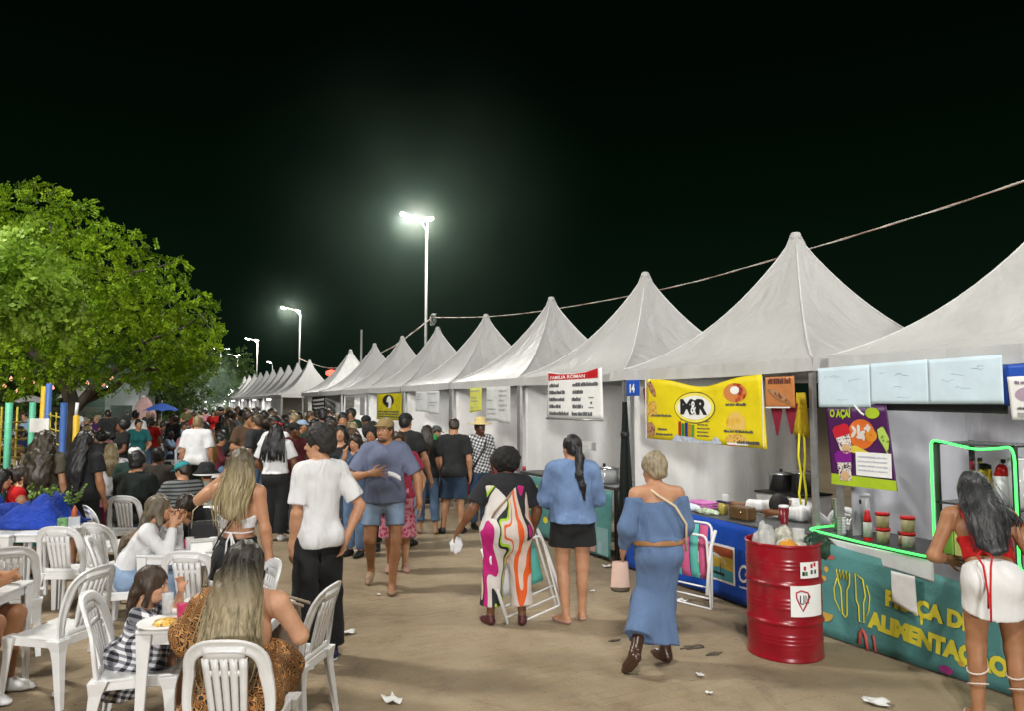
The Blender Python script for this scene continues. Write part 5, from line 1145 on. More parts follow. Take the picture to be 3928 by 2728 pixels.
parasol('white parasol in front of the tree trunk, above the crowd', (-1.496, 22.033), 2.52, .44*1.0, CANVAS, 4, .45); parasol('smaller white parasol at the left above the climbing frame', (-3.193, 28.488), 2.25, .55, CANVAS, 6, .25)
parasol('blue umbrella above the crowd in the distance', (0.703, 29.883), 2.0, .62, fabric('umbrella_blue', (.05, .12, .45), .6, .2), 8, .3)
k = thing('food_kiosk', 'pale grey kiosk wall lit by a bulb beyond the crowd', 'kiosk', on((-0.581, 42.850), 0), AWAY)
MB().box((0, 0, 1.5), (1.7, 1.2, 3.0)).build('wall', mat('kiosk_grey', (.32, .33, .34), .8), k); MB().box((.98, .1, 1.2), (.25, 1.0, 2.4)).build('post_panel', STEEL, k); MB().box((0, -.05, 3.06), (2.0, 1.5, .12)).build('roof', mat('kiosk_roof', (.12, .12, .12), .7), k)
MB().box((0, -.61, 1.5), (1.1, .03, .8)).build('hatch', BLKPL, k)
def arch(u, v): return ((u-.5)*1.1*1.0, -.02, .2+2.1*v*(math.sin(math.pi*(.12+.76*u))**.5 if v > .5 else 1))
k = thing('arched_panel', 'pink arched panel beyond the crowd beside the grey kiosk', 'panel', on((0.162, 37.995), 0), AWAY); MB().grid(arch, 20, 6, thick=(0, .08, 0)).build('panel', mat('pink_panel', (.46, .28, .26), .7), k); MB().box((0, .1, .12), (1.2, .4, .24)).build('foot', BLKPL, k)
BULBO = emit('bulb_orange', (1.0, .42, .28), 1.1)
def bulb(label, loc, r, m, grp='bulbs hung over the crowd'):
    o = MB().lathe([(.0001, -r), (r*.7, -r*.7), (r, 0), (r*.7, r*.7), (r*.3, r*1.1), (r*.3, r*1.6)], 10).build('light_bulb', m); o.location = loc; tag(o, label, 'bulb', grp)
    MB().tube([(0, 0, r*1.5), (0, 0, r*1.5+.5)], .008, 4).build('cord', BLKPL, o)
bulb('bright white bulb beside the grey kiosk', (-1.445, 41.046, 2.618), .13, BULB); bulb('smaller white bulb right of the bright one by the kiosk', (-1.027, 43.075, 2.494), .09, BULB); bulb('white bulb far off under the last tents', (6.618, 63.858, 2.701), .28, BULB); bulb('white light inside the far tents beside the crowd', (6.688, 58.223, 2.738), .30, BULB)
for i, (px, py) in enumerate([(10, 868), (25, 822), (52, 824), (74, 860), (90, 866), (112, 858), (118, 872), (182, 873), (196, 862), (232, 866), (250, 824), (38, 880)]):
    bulb('small orange bulb under the tree crown, %s from the left' % ['first', 'second', 'third', 'fourth', 'fifth', 'sixth', 'seventh', 'eighth', 'ninth', 'tenth', 'last', 'lowest near the left edge'][i], ((-3.482, 25.274, 2.467), (-3.320, 25.192, 2.670), (-3.014, 25.038, 2.696), (-2.759, 24.909, 2.568), (-2.574, 24.816, 2.492), (-2.328, 24.692, 2.594), (-2.253, 24.654, 2.416), (-1.526, 24.288, 2.403), (-1.372, 24.210, 2.543), (-0.961, 24.003, 2.492), (-0.764, 23.903, 2.696), (-3.158, 25.110, 2.314))[i], .05, BULBO, 'orange bulbs strung under the tree')
# bright strip lights inside the far tents
for i, (y, nm) in enumerate([(26.6, 'last near tent'), (36.75, 'second far tent'), (41.6, 'fourth far tent'), (46.6, 'sixth far tent'), (52.0, 'eighth far tent'), (57.3, 'tenth far tent'), (66, 'first tent at the far end of the row'), (75.2, 'third tent at the far end of the row')]):
    strip_light('strip light at the front of the '+nm, 5.5 if i else 6.6, y, 2.18, 40)
smoke_ball('barbecue_smoke', (3.596, 51.943, 3.015), 2.8, .45, squash=(1, 1, 1.2)); smoke_ball('barbecue_smoke', (-1.180, 37.552, 2.522), 2.2, .40)

# ================================================================== litter
r_ = random.Random(3)
PAPER = mat('litter_white', (.72, .72, .70), .7)
LIT = [((-0.433, 5.872), .07), ((1.534, 4.789), .09), ((1.633, 6.334), .075), ((1.515, 9.457), .045), ((1.302, 8.510), .04), ((3.644, 4.230), .04), ((4.841, 5.871), .07), ((2.613, 9.755), .04), ((5.046, 7.484), .07), ((4.329, 3.332), .10), ((4.263, 6.589), .03), ((3.475, 3.952), .03), ((3.819, 5.034), .03), ((2.233, 7.452), .03)]
LL = ['white paper scrap under the empty side-on chair', 'crumpled white paper at the bottom of the picture', 'white paper strip right of the boy in black trousers', 'small white scrap beyond the standing blonde woman', 'small white scrap left of the boy in white T-shirt', 'small white scrap right of the brown boot', 'flat white scrap beside the folded beach chair', 'tiny white scrap near the white sneaker behind the walking man', 'white scrap at the foot of the tent pole by the black cloth', 'smeared white paper by the teal banner', 'tiny white scrap beside the woman in denim shirt', 'tiny pale scrap below the red drum', 'tiny pale scrap left of the brown boots', 'tiny pale scrap beside the walking man’s sandal']
for (p, s), lab in zip(LIT, LL):
    mb = MB(); ph = r_.uniform(0, 6)
    mb.grid(lambda u, v: ((u-.5)*s*1.5+.15*s*math.sin(7*v+ph), (v-.5)*s, .012+.25*s*math.sin(5*u+ph)*math.sin(6*v+ph)*.8+.12*s), 6, 5, thick=(0, 0, -.002))
    o = mb.build('paper_scrap', PAPER); o.location = (p[0], p[1], .003); o.rotation_euler = (0, 0, r_.uniform(0, 3)); tag(o, lab.replace('’', "'"), 'litter', 'paper scraps on the ground')
for i, (p, w) in enumerate([((3.882, 4.939), .06), ((4.054, 4.551), .07), ((4.019, 4.746), .10), ((3.556, 5.166), .05)]):
    o = blob('dark_debris', ['dark smear of wet leaves left of the red drum', 'dark twisted leaf close to the red drum', 'broad dark leaf scatter between boots and drum', 'dark leaf bit in the middle of the walkway'][i], 'litter', (p[0], p[1], .001), (w, w*.4, .006), mat('wet_leaf', (.085, .068, .048), .8, var=.5, vscale=30), i, .35)
# ================================================================== people: smooth-union bodies meshed by surface nets
A3 = lambda *p: np.array(p, np.float64)
def nrm(v): return v/(np.linalg.norm(v)+1e-12)
def cone(a, b, ra, rb, k=.03, sq=None, flat=False): return ('cone', np.asarray(a, float), np.asarray(b, float), ra, rb, k, sq, flat)
def ell(c, r, Fr=None, k=.03): return ('ell', np.asarray(c, float), np.asarray(r, float), np.eye(3) if Fr is None else Fr, k)
def sub(p): return ('sub', p)
def cut(p, n): return ('cut', np.asarray(p, float), nrm(np.asarray(n, float)))   # removes the side n points to
def _bb(p):
    if p[0] == 'cone':
        r = max(p[3], p[4]); return np.minimum(p[1], p[2])-r, np.maximum(p[1], p[2])+r
    r = p[2].max(); return p[1]-r, p[1]+r
def _d(p, X, Y, Z):
    if p[0] == 'cone':
        _, a, b, ra, rb, k, sq, flat = p
        x, y, z = X-a[0], Y-a[1], Z-a[2]; e = b-a
        if sq is not None:
            f, s = sq; e0 = e
            t = x*f[0]+y*f[1]+z*f[2]; g = t*(1/s-1); x = x+g*f[0]; y = y+g*f[1]; z = z+g*f[2]
            te = e@f; e = e+f*te*(1/s-1)
        L2 = e@e+1e-12
        h0 = (x*e[0]+y*e[1]+z*e[2])/L2; h = np.clip(h0, 0, 1)
        d = np.sqrt((x-h*e[0])**2+(y-h*e[1])**2+(z-h*e[2])**2)-(ra+(rb-ra)*h)
        if sq is not None: d = d*(.5+.5*sq[1])
        if flat: d = np.maximum(d, (h0-1)*math.sqrt(L2))
        return d
    _, c, r, Fr, k = p
    x, y, z = X-c[0], Y-c[1], Z-c[2]
    q = [(Fr[i, 0]*x+Fr[i, 1]*y+Fr[i, 2]*z)/r[i] for i in range(3)]
    k0 = np.sqrt(q[0]**2+q[1]**2+q[2]**2); k1 = np.sqrt((q[0]/r[0])**2+(q[1]/r[1])**2+(q[2]/r[2])**2)+1e-9
    return k0*(k0-1)/k1
def sdf_mesh(name, prims, vox, noise=None):
    adds = [p for p in prims if p[0] in ('cone', 'ell')]
    lo = np.min([_bb(p)[0] for p in adds], 0)-.03-2*vox; hi = np.max([_bb(p)[1] for p in adds], 0)+.03+2*vox
    n = np.ceil((hi-lo)/vox).astype(int)+1
    ax = [(lo[i]+vox*np.arange(n[i])).astype(np.float32) for i in range(3)]
    Fd = np.full(tuple(n), .5, np.float32)
    def region(p, m):
        a, b = _bb(p); i0 = np.clip(((a-m-lo)/vox).astype(int), 0, n-1); i1 = np.clip(((b+m-lo)/vox).astype(int)+2, 1, n)
        return tuple(slice(i0[i], i1[i]) for i in range(3))
    def co(sl): return ax[0][sl[0]][:, None, None], ax[1][sl[1]][None, :, None], ax[2][sl[2]][None, None, :]
    done = False
    for p in prims:
        if p[0] == 'noise':
            X, Y, Z = ax[0][:, None, None], ax[1][None, :, None], ax[2][None, None, :]; Fd += p[1](X, Y, Z).astype(np.float32); continue
        if p[0] == 'cut':
            X, Y, Z = ax[0][:, None, None], ax[1][None, :, None], ax[2][None, None, :]
            np.maximum(Fd, ((X-p[1][0])*p[2][0]+(Y-p[1][1])*p[2][1]+(Z-p[1][2])*p[2][2]).astype(np.float32), out=Fd); continue
        if p[0] == 'sub':
            sl = region(p[1], .02+3*vox); d = _d(p[1], *co(sl)); Fd[sl] = np.maximum(Fd[sl], -d); continue
        k = p[5] if p[0] == 'cone' else p[4]
        sl = region(p, k+3*vox); d = _d(p, *co(sl)); F_ = Fd[sl]
        if k > 0:
            h = np.maximum(k-np.abs(F_-d), 0)/k; Fd[sl] = np.minimum(F_, d)-h*h*k*.25
        else: Fd[sl] = np.minimum(F_, d)
    S_ = Fd < 0
    c8 = [(i, j, k) for i in (0, 1) for j in (0, 1) for k in (0, 1)]
    sh = tuple(n-1)
    cnt = np.zeros(sh, np.int8)
    for i, j, k in c8: cnt += S_[i:i+sh[0], j:j+sh[1], k:k+sh[2]]
    I = np.nonzero((cnt > 0) & (cnt < 8)); nv = len(I[0])
    P = np.zeros((nv, 3)); m = np.zeros(nv)
    V8 = {c: Fd[I[0]+c[0], I[1]+c[1], I[2]+c[2]] for c in c8}
    for a in c8:
        for d_ in range(3):
            if a[d_]: continue
            b = list(a); b[d_] = 1; b = tuple(b); va, vb = V8[a], V8[b]; w = (va < 0) != (vb < 0)
            t = np.where(w, va/np.where(w, va-vb, 1), 0)
            q = np.zeros((nv, 3)); q[:] = a; q[:, d_] += t; P += q*w[:, None]; m += w
    P = (P/m[:, None]+np.stack(I, 1))*vox+lo
    vid = np.full(sh, -1, np.int32); vid[I] = np.arange(nv)
    Q = []
    for d_ in range(3):
        u, v = (d_+1) % 3, (d_+2) % 3
        s0 = [slice(None)]*3; s1 = [slice(None)]*3; s0[d_] = slice(0, -1); s1[d_] = slice(1, None)
        x = S_[tuple(s0)] != S_[tuple(s1)]
        e = np.stack(np.nonzero(x), 1); e = e[(e[:, u] > 0) & (e[:, v] > 0) & (e[:, u] < sh[u]) & (e[:, v] < sh[v])]
        ins = S_[tuple(e.T)]
        c = []
        for du, dv in ((1, 1), (0, 1), (0, 0), (1, 0)):
            g = e.copy(); g[:, u] -= du; g[:, v] -= dv; c.append(vid[tuple(g.T)])
        q = np.stack(c, 1); q[~ins] = q[~ins][:, ::-1]; Q.append(q)
    Q = np.concatenate(Q); Q = Q[(Q >= 0).all(1)]
    # one light smoothing pass
    for _ in range(2):
        acc = np.zeros((nv, 3)); ct = np.zeros(nv)
        for k in range(4):
            a, b = Q[:, k], Q[:, (k+1) % 4]
            for i_ in range(3): acc[:, i_] += np.bincount(a, P[b, i_], nv)+np.bincount(b, P[a, i_], nv)
            ct += np.bincount(a, minlength=nv)+np.bincount(b, minlength=nv)
        P = P*.55+.45*acc/np.maximum(ct, 1)[:, None]
    return np_mesh(name, P, Q, True)
def wrinkle(a=.004, fx=38, fz=22, seed=0):
    s = seed*1.7
    return ('noise', lambda X, Y, Z: a*(np.sin(fx*X+9*Z+s)*np.sin(fz*Z+12*Y+s*2)+.6*np.sin(fx*1.9*Y-14*Z+s)*np.sin(fz*1.6*Z+25*X)))

# ------------------------------------------------ skeletons (metres for a figure 1.70 tall, facing +Y, right hand +X)
STAND = dict(pel=(0, 0, .93), wai=(0, .0, 1.08), che=(0, .0, 1.27), nec=(0, -.015, 1.43), head=(0, .015, 1.59),
  hipR=(.09, 0, .90), hipL=(-.09, 0, .90), kneR=(.095, .015, .49), kneL=(-.095, .015, .49), ankR=(.095, -.02, .085), ankL=(-.095, -.02, .085),
  shR=(.178, -.015, 1.385), shL=(-.178, -.015, 1.385), elR=(.235, -.03, 1.11), elL=(-.235, -.03, 1.11), wrR=(.245, .05, .87), wrL=(-.245, .05, .87),
  footR=(0.12, 1), footL=(-0.12, 1))
SIT = dict(pel=(0, -.03, .53), wai=(0, -.06, .68), che=(0, -.03, .86), nec=(0, -.02, 1.02), head=(0, .03, 1.175),
  hipR=(.09, -.02, .525), hipL=(-.09, -.02, .525), kneR=(.12, .40, .52), kneL=(-.12, .40, .52), ankR=(.12, .36, .09), ankL=(-.12, .36, .09),
  shR=(.178, -.02, .975), shL=(-.178, -.02, .975), elR=(.25, .10, .76), elL=(-.25, .10, .76), wrR=(.14, .33, .77), wrL=(-.14, .33, .77),
  footR=(0.1, 1), footL=(-0.1, 1))
def rotz(a): c, s = math.cos(a), math.sin(a); return np.array([[c, -s, 0], [s, c, 0], [0, 0, 1]])
def rotx(a): c, s = math.cos(a), math.sin(a); return np.array([[1, 0, 0], [0, c, -s], [0, s, c]])
def roty(a): c, s = math.cos(a), math.sin(a); return np.array([[c, 0, s], [0, 1, 0], [-s, 0, c]])
class Sk:
    def __init__(s, base, H=1.70, g=1.0, sex='f', turn=(0, 0, 0), hs=1.0, **ov):
        d = dict(base); d.update(ov); k = H/1.70
        for n_, v in d.items(): setattr(s, n_, A3(*v)*k if len(v) == 3 else v)
        s.k, s.g, s.sex, s.hs, s.H = k, g, sex, hs*k, H
        s.Rh = rotz(turn[0]) @ rotx(turn[1]) @ roty(turn[2] if len(turn) > 2 else 0)
        s.up = nrm(s.nec-s.pel); s.sd = nrm(s.shR-s.shL); s.fw = nrm(np.cross(s.up, s.sd))
        s.psd = nrm(s.hipR-s.hipL); s.pfw = nrm(np.cross(s.up, s.psd))
    def hp(s, x, y, z): return s.head+s.Rh @ (A3(x, y, z)*s.hs)
    def fr(s): return np.stack([s.sd, s.fw, s.up])
    def hell(s, c, r, k=.02): return ell(s.hp(*c), A3(*r)*s.hs, s.Rh.T, k*s.hs)
def torso(s, e=0.0, hem=0.0):
    k, g = s.k, s.g; f = s.fw; sq = (f, .70)
    w = 1.0 if s.sex == 'm' else .93
    hipw = .150 if s.sex == 'm' else .163
    up = s.nec-s.up*.085*k
    P = [cone(s.pel, s.wai, (hipw*g+e+hem)*k, (.128*g*w+e+hem*.6)*k, .05*k, (f, .74)), cone(s.wai, s.che, (.128*g*w+e+hem*.4)*k, (.158*(.5+.5*g)*w+e)*k, .05*k, sq),
         cone(s.che, up, (.158*(.5+.5*g)*w+e)*k, (.122*w+e)*k, .04*k, (f, .66)),
         cone(s.shL*.93+s.nec*.07, s.shR*.93+s.nec*.07, (.055+e)*k, (.055+e)*k, .05*k)]
    for sh in (s.shL, s.shR): P.append(cone(s.nec+s.up*.02*k, sh*.75+s.nec*.25, (.046+e*.6)*k, (.05+e)*k, .04*k))
    for sg in (-1, 1):
        P.append(ell(s.pel-s.pfw*.055*k+s.psd*sg*.07*k-s.up*.02*k, A3(.088*g+e+hem, .088*g+e+hem, .10+e)*k, np.stack([s.psd, s.pfw, s.up]), .05*k))
        if s.sex == 'f': P.append(ell(s.che+s.fw*.085*k*(.6+.4*g)+s.sd*sg*.068*k-s.up*.02*k, A3(.062+e, .055+e, .062+e)*k*(.7+.3*g), s.fr(), .04*k))
        elif g > 1.1: P.append(ell(s.wai+s.fw*.05*k, A3(.12*g+e, .10*g+e, .12+e)*k, s.fr(), .06*k))
    return P
def arm(s, S_, e=0.0, t0=0.0, t1=2.0, flat=True, fl=0.0):
    """t counts 0..1 along the upper arm, 1..2 along the forearm"""
    sh, el, wr = getattr(s, 'sh'+S_), getattr(s, 'el'+S_), getattr(s, 'wr'+S_); k = s.k; ga = .6+.4*s.g; P = []
    r0, r1, r2 = .050*ga, .040*ga, .028
    if t1 <= 1:
        b = sh+(el-sh)*t1; P.append(cone(sh, b, (r0+e)*k, (r0+(r1-r0)*t1+e+fl)*k, .03*k, None, flat))
    else:
        P.append(cone(sh, el, (r0+e)*k, (r1+e)*k, .035*k)); t = t1-1; b = el+(wr-el)*t
        if e == 0: P.append(ell(el*.72+wr*.28, A3(.043*ga, .043*ga, .085)*k, frame_z(wr-el), .03*k))
        P.append(cone(el, b, (r1+e)*k, (r1+(r2-r1)*t+e+fl)*k, .025*k, None, flat and e > 0))
    return P
def frame_z(v):
    z = nrm(v); x = nrm(np.cross(z, A3(.31, .87, .12))); return np.stack([x, np.cross(z, x), z])
def leg(s, S_, e=0.0, t1=2.0, fl=0.0, loose=0.0):
    hp_, kn, an = getattr(s, 'hip'+S_), getattr(s, 'kne'+S_), getattr(s, 'ank'+S_); k = s.k; g = .55+.45*s.g; P = []
    r0, r1, r2 = (.086 if s.sex == 'm' else .092)*g, .057*g, .036
    if t1 <= 1:
        b = hp_+(kn-hp_)*t1; P.append(cone(hp_, b, (r0+e)*k, (r0+(r1-r0)*t1+e+fl)*k, .03*k, None, True))
    else:
        t = t1-1; b = kn+(an-kn)*t
        P.append(cone(hp_, kn, (r0+e)*k, (r1+e+loose)*k, .03*k)); P.append(cone(kn, b, (r1+e+loose)*k, (r1+(r2-r1)*t+e+fl)*k, .025*k, None, e > 0))
        if e < .02:
            ax = nrm(an-kn); bk = nrm(np.cross(ax, s.psd)); bk = bk if bk @ s.pfw < 0 else -bk
            P.append(ell(kn*.70+an*.30+bk*.016*k, A3(.047*g+e, .050*g+e, .12)*k, np.stack([s.psd, bk, ax]), .03*k))
    return P
def footdir(s, S_):
    v = getattr(s, 'foot'+S_)
    return nrm(A3(v[0], v[1], v[2] if len(v) > 2 else 0)) if len(v) >= 2 else A3(0, 1, 0)
def foot(s, S_, e=0.0, fz=None):
    an = getattr(s, 'ank'+S_); k = s.k; f = footdir(s, S_) if fz is None else fz
    up = nrm(an-getattr(s, 'kne'+S_))*-1; dn = -nrm(up-f*(up @ f))
    hl = an-f*.025*k+dn*.045*k; toe = an+f*.155*k+dn*.060*k; ball = an+f*.10*k+dn*.055*k
    return [cone(hl, ball, (.034+e)*k, (.036+e)*k, .02*k), cone(ball, toe, (.036+e)*k, (.022+e)*k, .015*k, (dn, .7)), cone(an, hl*.5+ball*.5, (.034+e)*k, (.034+e)*k, .02*k)]
def hand(s, S_, lo=False, hd=None, pn=None, curl=.35, spread=.12):
    wr, el = getattr(s, 'wr'+S_), getattr(s, 'el'+S_); k = s.k; d = nrm(wr-el) if hd is None else nrm(A3(*hd)); sg = 1 if S_ == 'R' else -1
    n_ = A3(-sg, 0, 0) if pn is None else A3(*pn); n_ = nrm(n_-d*(n_ @ d)); sdv = np.cross(d, n_)*1.0     # n_ points out of the palm
    th_dir = s.fw if abs(s.fw @ sdv) > .2 else s.up
    if sdv @ th_dir < 0: sdv = -sdv                       # thumb side
    pc = wr+d*.045*k
    P = [ell(pc, A3(.040, .016, .052)*k, np.stack([sdv, n_, d]), .015*k), cone(wr-d*.02*k, wr+d*.02*k, .026*k, .026*k, .02*k)]
    if lo:
        P += [cone(pc+d*.03*k, pc+d*.10*k+n_*.025*k, .030*k, .018*k, .02*k, (n_, .5)), cone(pc+sdv*.03*k-d*.01*k, pc+sdv*.055*k+d*.05*k, .012*k, .010*k, .01*k)]; return P
    for i, (off, ln) in enumerate(((.030, .070), (.010, .079), (-.011, .073), (-.030, .057))):
        dd = nrm(d+sdv*spread*(off/.03)); b = pc+d*.042*k+sdv*off*k
        c1 = curl*.8; m_ = b+(dd*math.cos(c1)+n_*math.sin(c1))*ln*.5*k; c2 = curl*1.9; t_ = m_+(dd*math.cos(c2)+n_*math.sin(c2))*ln*.5*k
        P += [cone(b-d*.01*k, m_, .0098*k, .009*k, .004*k), cone(m_, t_, .009*k, .0075*k, .003*k)]
    b = pc+sdv*.030*k-d*.018*k; m_ = b+nrm(sdv*.75+d*.6+n_*.25)*.042*k; P += [cone(b, m_, .013*k, .011*k, .012*k), cone(m_, m_+nrm(d*.9+sdv*.3+n_*.35)*.034*k, .011*k, .009*k, .003*k)]
    return P
def head_prims(s):
    k = s.hs; m = s.sex == 'm'
    P = [s.hell((0, -.012, .025), (.073, .093, .088)), s.hell((0, .03, -.03), (.060, .058, .080), .03), s.hell((0, .042, -.082), (.043 if not m else .049, .042, .032), .03),
         cone(s.hp(0, .078, .008), s.hp(0, .105, -.030), .009*k, .0125*k, .012*k), s.hell((0, .092, -.034), (.019, .014, .010), .008),
         s.hell((0, .080, -.063), (.024, .014, .012), .012), s.hell((0, .072, .030), (.052, .016, .012), .02)]
    for sg in (-1, 1):
        P += [s.hell((sg*.073, -.008, -.012), (.009, .020, .031), .006), s.hell((sg*.034, .060, -.032), (.022, .022, .02), .02)]
    P.append(cone(s.nec-s.up*.03*s.k, s.hp(0, -.012, -.055), (.052 if not m else .058)*s.k*(.7+.3*s.g), (.048 if not m else .055)*s.k*(.7+.3*s.g), .03*s.k))
    return P
def body(s, lo=False, hands=None, feet=True):
    P = torso(s)+head_prims(s)
    for S_ in 'LR':
        P += arm(s, S_)+leg(s, S_); hk = (hands or {}).get(S_, {})
        P += hand(s, S_, lo, **hk)
        if feet: P += foot(s, S_)
    return P
# garments
def torso_pt(s, t): return s.pel+(s.nec-s.pel)*t
def g_top(s, e=.014, hem=-.06, loose=.01, sleeve=.55, neck=.075, fl=.014, top=None, wr_=.003, seed=0):
    P = torso(s, e, loose)
    if loose >= .02: P.append(cone(s.pel-s.up*.05*s.k, s.che, (.148*s.g+e+loose)*s.k, (.146*(.5+.5*s.g)+e+loose*.4)*s.k, .03*s.k, (s.fw, .74)))
    P.append(cut(torso_pt(s, hem), -s.up))
    if neck: P.append(sub(cone(s.nec-s.up*.01*s.k+s.fw*.01*s.k, s.nec+s.up*.12*s.k+s.fw*.02*s.k, neck*s.k, .09*s.k, 0)))
    if top is not None: P.append(cut(torso_pt(s, top), s.up))
    if sleeve:
        for S_ in ('LR' if sleeve > 0 else ''): P += arm(s, S_, e+.004, 0, sleeve, True, fl)
        if neck: P.append(sub(cone(s.nec-s.up*.01*s.k+s.fw*.01*s.k, s.nec+s.up*.12*s.k+s.fw*.02*s.k, neck*s.k, .09*s.k, 0)))
    P.append(wrinkle(wr_, 34, 24, seed)); return P
def g_legs(s, e=.012, t1=1.93, fl=.012, loose=.0, waist=.30, wr_=.003, seed=1):
    P = [p for p in torso(s, e*.9, .0)[:1]]+torso(s, e, 0)[6:]
    P = torso(s, e*.85); P.append(cut(torso_pt(s, waist), s.up))
    for S_ in 'LR': P += leg(s, S_, e, t1, fl, loose)
    P.append(wrinkle(wr_, 30, 20, seed)); return P
def g_skirt(s, e=.012, waist=.3, bot=.55, w0=.16, w1=.22, dpt=.75, seed=2, wr_=.003):
    c0 = s.pel; c1 = (s.kneL+s.kneR)/2*(1)+0; c1 = c0+(c1-c0)*bot
    P = torso(s, e); P.append(cut(torso_pt(s, waist), s.up)); P.append(cone(c0, c1, w0*s.k*s.g, w1*s.k*s.g, .04*s.k, (s.pfw, dpt), True)); P.append(wrinkle(wr_, 30, 16, seed)); return P
# hair
def h_short(s, e=.010, fr=.10, low=-.045, rough=.005, top=.0):
    P = [s.hell((0, -.014, .030+top), (.078+e, .098+e, .092+e+top), .01), s.hell((0, -.06, -.03), (.062+e*.7, .045+e, .05), .03)]
    P += [sub(s.hell((0, fr+.028, -.045), (.085, .085, .102))), sub(s.hell((.085, .02, -.06), (.03, .045, .06))), sub(s.hell((-.085, .02, -.06), (.03, .045, .06)))]
    P.append(cut(s.hp(0, -.02, low-.03), s.Rh @ A3(0, .35, -1))); P.append(('noise', lambda X, Y, Z: rough*(np.sin(95*X+30*Z)*np.sin(90*Y+3)*np.sin(85*Z+20*X)+.5*np.sin(50*X-44*Y)*np.sin(60*Z)))); return P
def h_long(s, e=.010, path=None, w=(.085, .095, .085, .05), thick=.42, rough=.004, front=True):
    P = [s.hell((0, -.014, .028), (.078+e, .098+e, .092+e), .01), sub(s.hell((0, .135, -.05), (.072, .085, .118)))]
    pts = [s.hp(0, -.045, .0)]+[np.asarray(p, float) for p in path]
    for i in range(len(pts)-1): P.append(cone(pts[i], pts[i+1], w[min(i, len(w)-1)]*s.k, w[min(i+1, len(w)-1)]*s.k, .04*s.k, (s.fw, thick)))
    if front:
        for sg in (-1, 1): P.append(cone(s.hp(sg*.070, .01, .0), s.hp(sg*.075, -.005, -.13), .026*s.k, .03*s.k, .03*s.k))
    P.append(('noise', lambda X, Y, Z: rough*(np.sin(120*X+40*Y+8*np.sin(7*Z))+.6*np.sin(70*X-60*Y+9*np.sin(5*Z+1))))); return P
def h_afro(s, r=.155, dz=.045, seed=0):
    return [s.hell((0, -.035, dz), (r, r, r*.98), .01), sub(s.hell((0, .145, -.06), (.078, .10, .115))),
            ('noise', lambda X, Y, Z: .009*(np.sin(75*X+seed)*np.sin(70*Y)*np.sin(72*Z)+.7*np.sin(38*X+20*Z)*np.sin(41*Y+2)*np.sin(36*Z)))]
def back(s, t, off=.11, x=0.0): return torso_pt(s, t)-s.fw*off*s.k*(.6+.4*s.g)+s.sd*x*s.k

def loose_hair(s, t, m, path, n_, wid, seed, r=.0018):
    r_ = random.Random(seed); mb = MB(); pts = [np.asarray(q, float) for q in path]
    for k in range(n_):
        u = r_.uniform(-.5, .5); o_ = r_.uniform(.0, .028); end = r_.uniform(-.03, .07); P = []
        for i, q in enumerate(pts):
            f_ = i/(len(pts)-1); P.append(q+s.sd*(u*wid[min(i, len(wid)-1)]*(1+.22*r_.random())+.012*math.sin(5*f_+k))-s.fw*(o_+.015*f_*math.sin(k*2.3))+(A3(0, 0, -end) if i == len(pts)-1 else 0))
        mb.tube(rope_pts(P), r, 3)
    mb.build('loose_strands', m, t)
# ------------------------------------------------ materials for people
def skin(name, c):
    n = 'skin_'+name
    if n in _mc: return _mc[n]
    m, t, b = NT(n); b.inputs['Roughness'].default_value = .48; b.inputs['Specular IOR Level'].default_value = .35
    b.inputs['Subsurface Weight'].default_value = .12; b.inputs['Subsurface Radius'].default_value = (.02, .008, .004); b.inputs['Subsurface Scale'].default_value = .5
    v = coords(t); n1 = N(t, 'ShaderNodeTexNoise', Scale=7.0, Detail=6.0, Roughness=.65); L(t, v, n1.inputs['Vector'])
    r = N(t, 'ShaderNodeValToRGB'); e = r.color_ramp.elements; e[0].position = .3; e[0].color = c4((c[0]*.80, c[1]*.66, c[2]*.60)); e[1].position = .7; e[1].color = c4((min(1, c[0]*1.08), c[1]*1.06, c[2]*1.04))
    L(t, n1.outputs[0], r.inputs[0]); L(t, r.outputs[0], b.inputs['Base Color'])
    n2 = N(t, 'ShaderNodeTexNoise', Scale=140.0, Detail=3.0); L(t, v, n2.inputs['Vector']); bp = N(t, 'ShaderNodeBump', Strength=.12, Distance=.003); L(t, n2.outputs[0], bp.inputs['Height']); L(t, bp.outputs[0], b.inputs['Normal'])
    _mc[n] = m; return m
SKIN = {'pale': skin('pale', (.56, .33, .21)), 'fair': skin('fair', (.48, .27, .16)), 'tan': skin('tan', (.36, .185, .095)), 'olive': skin('olive', (.30, .16, .085)), 'brown': skin('brown', (.18, .085, .042)), 'dark': skin('dark', (.085, .04, .022))}
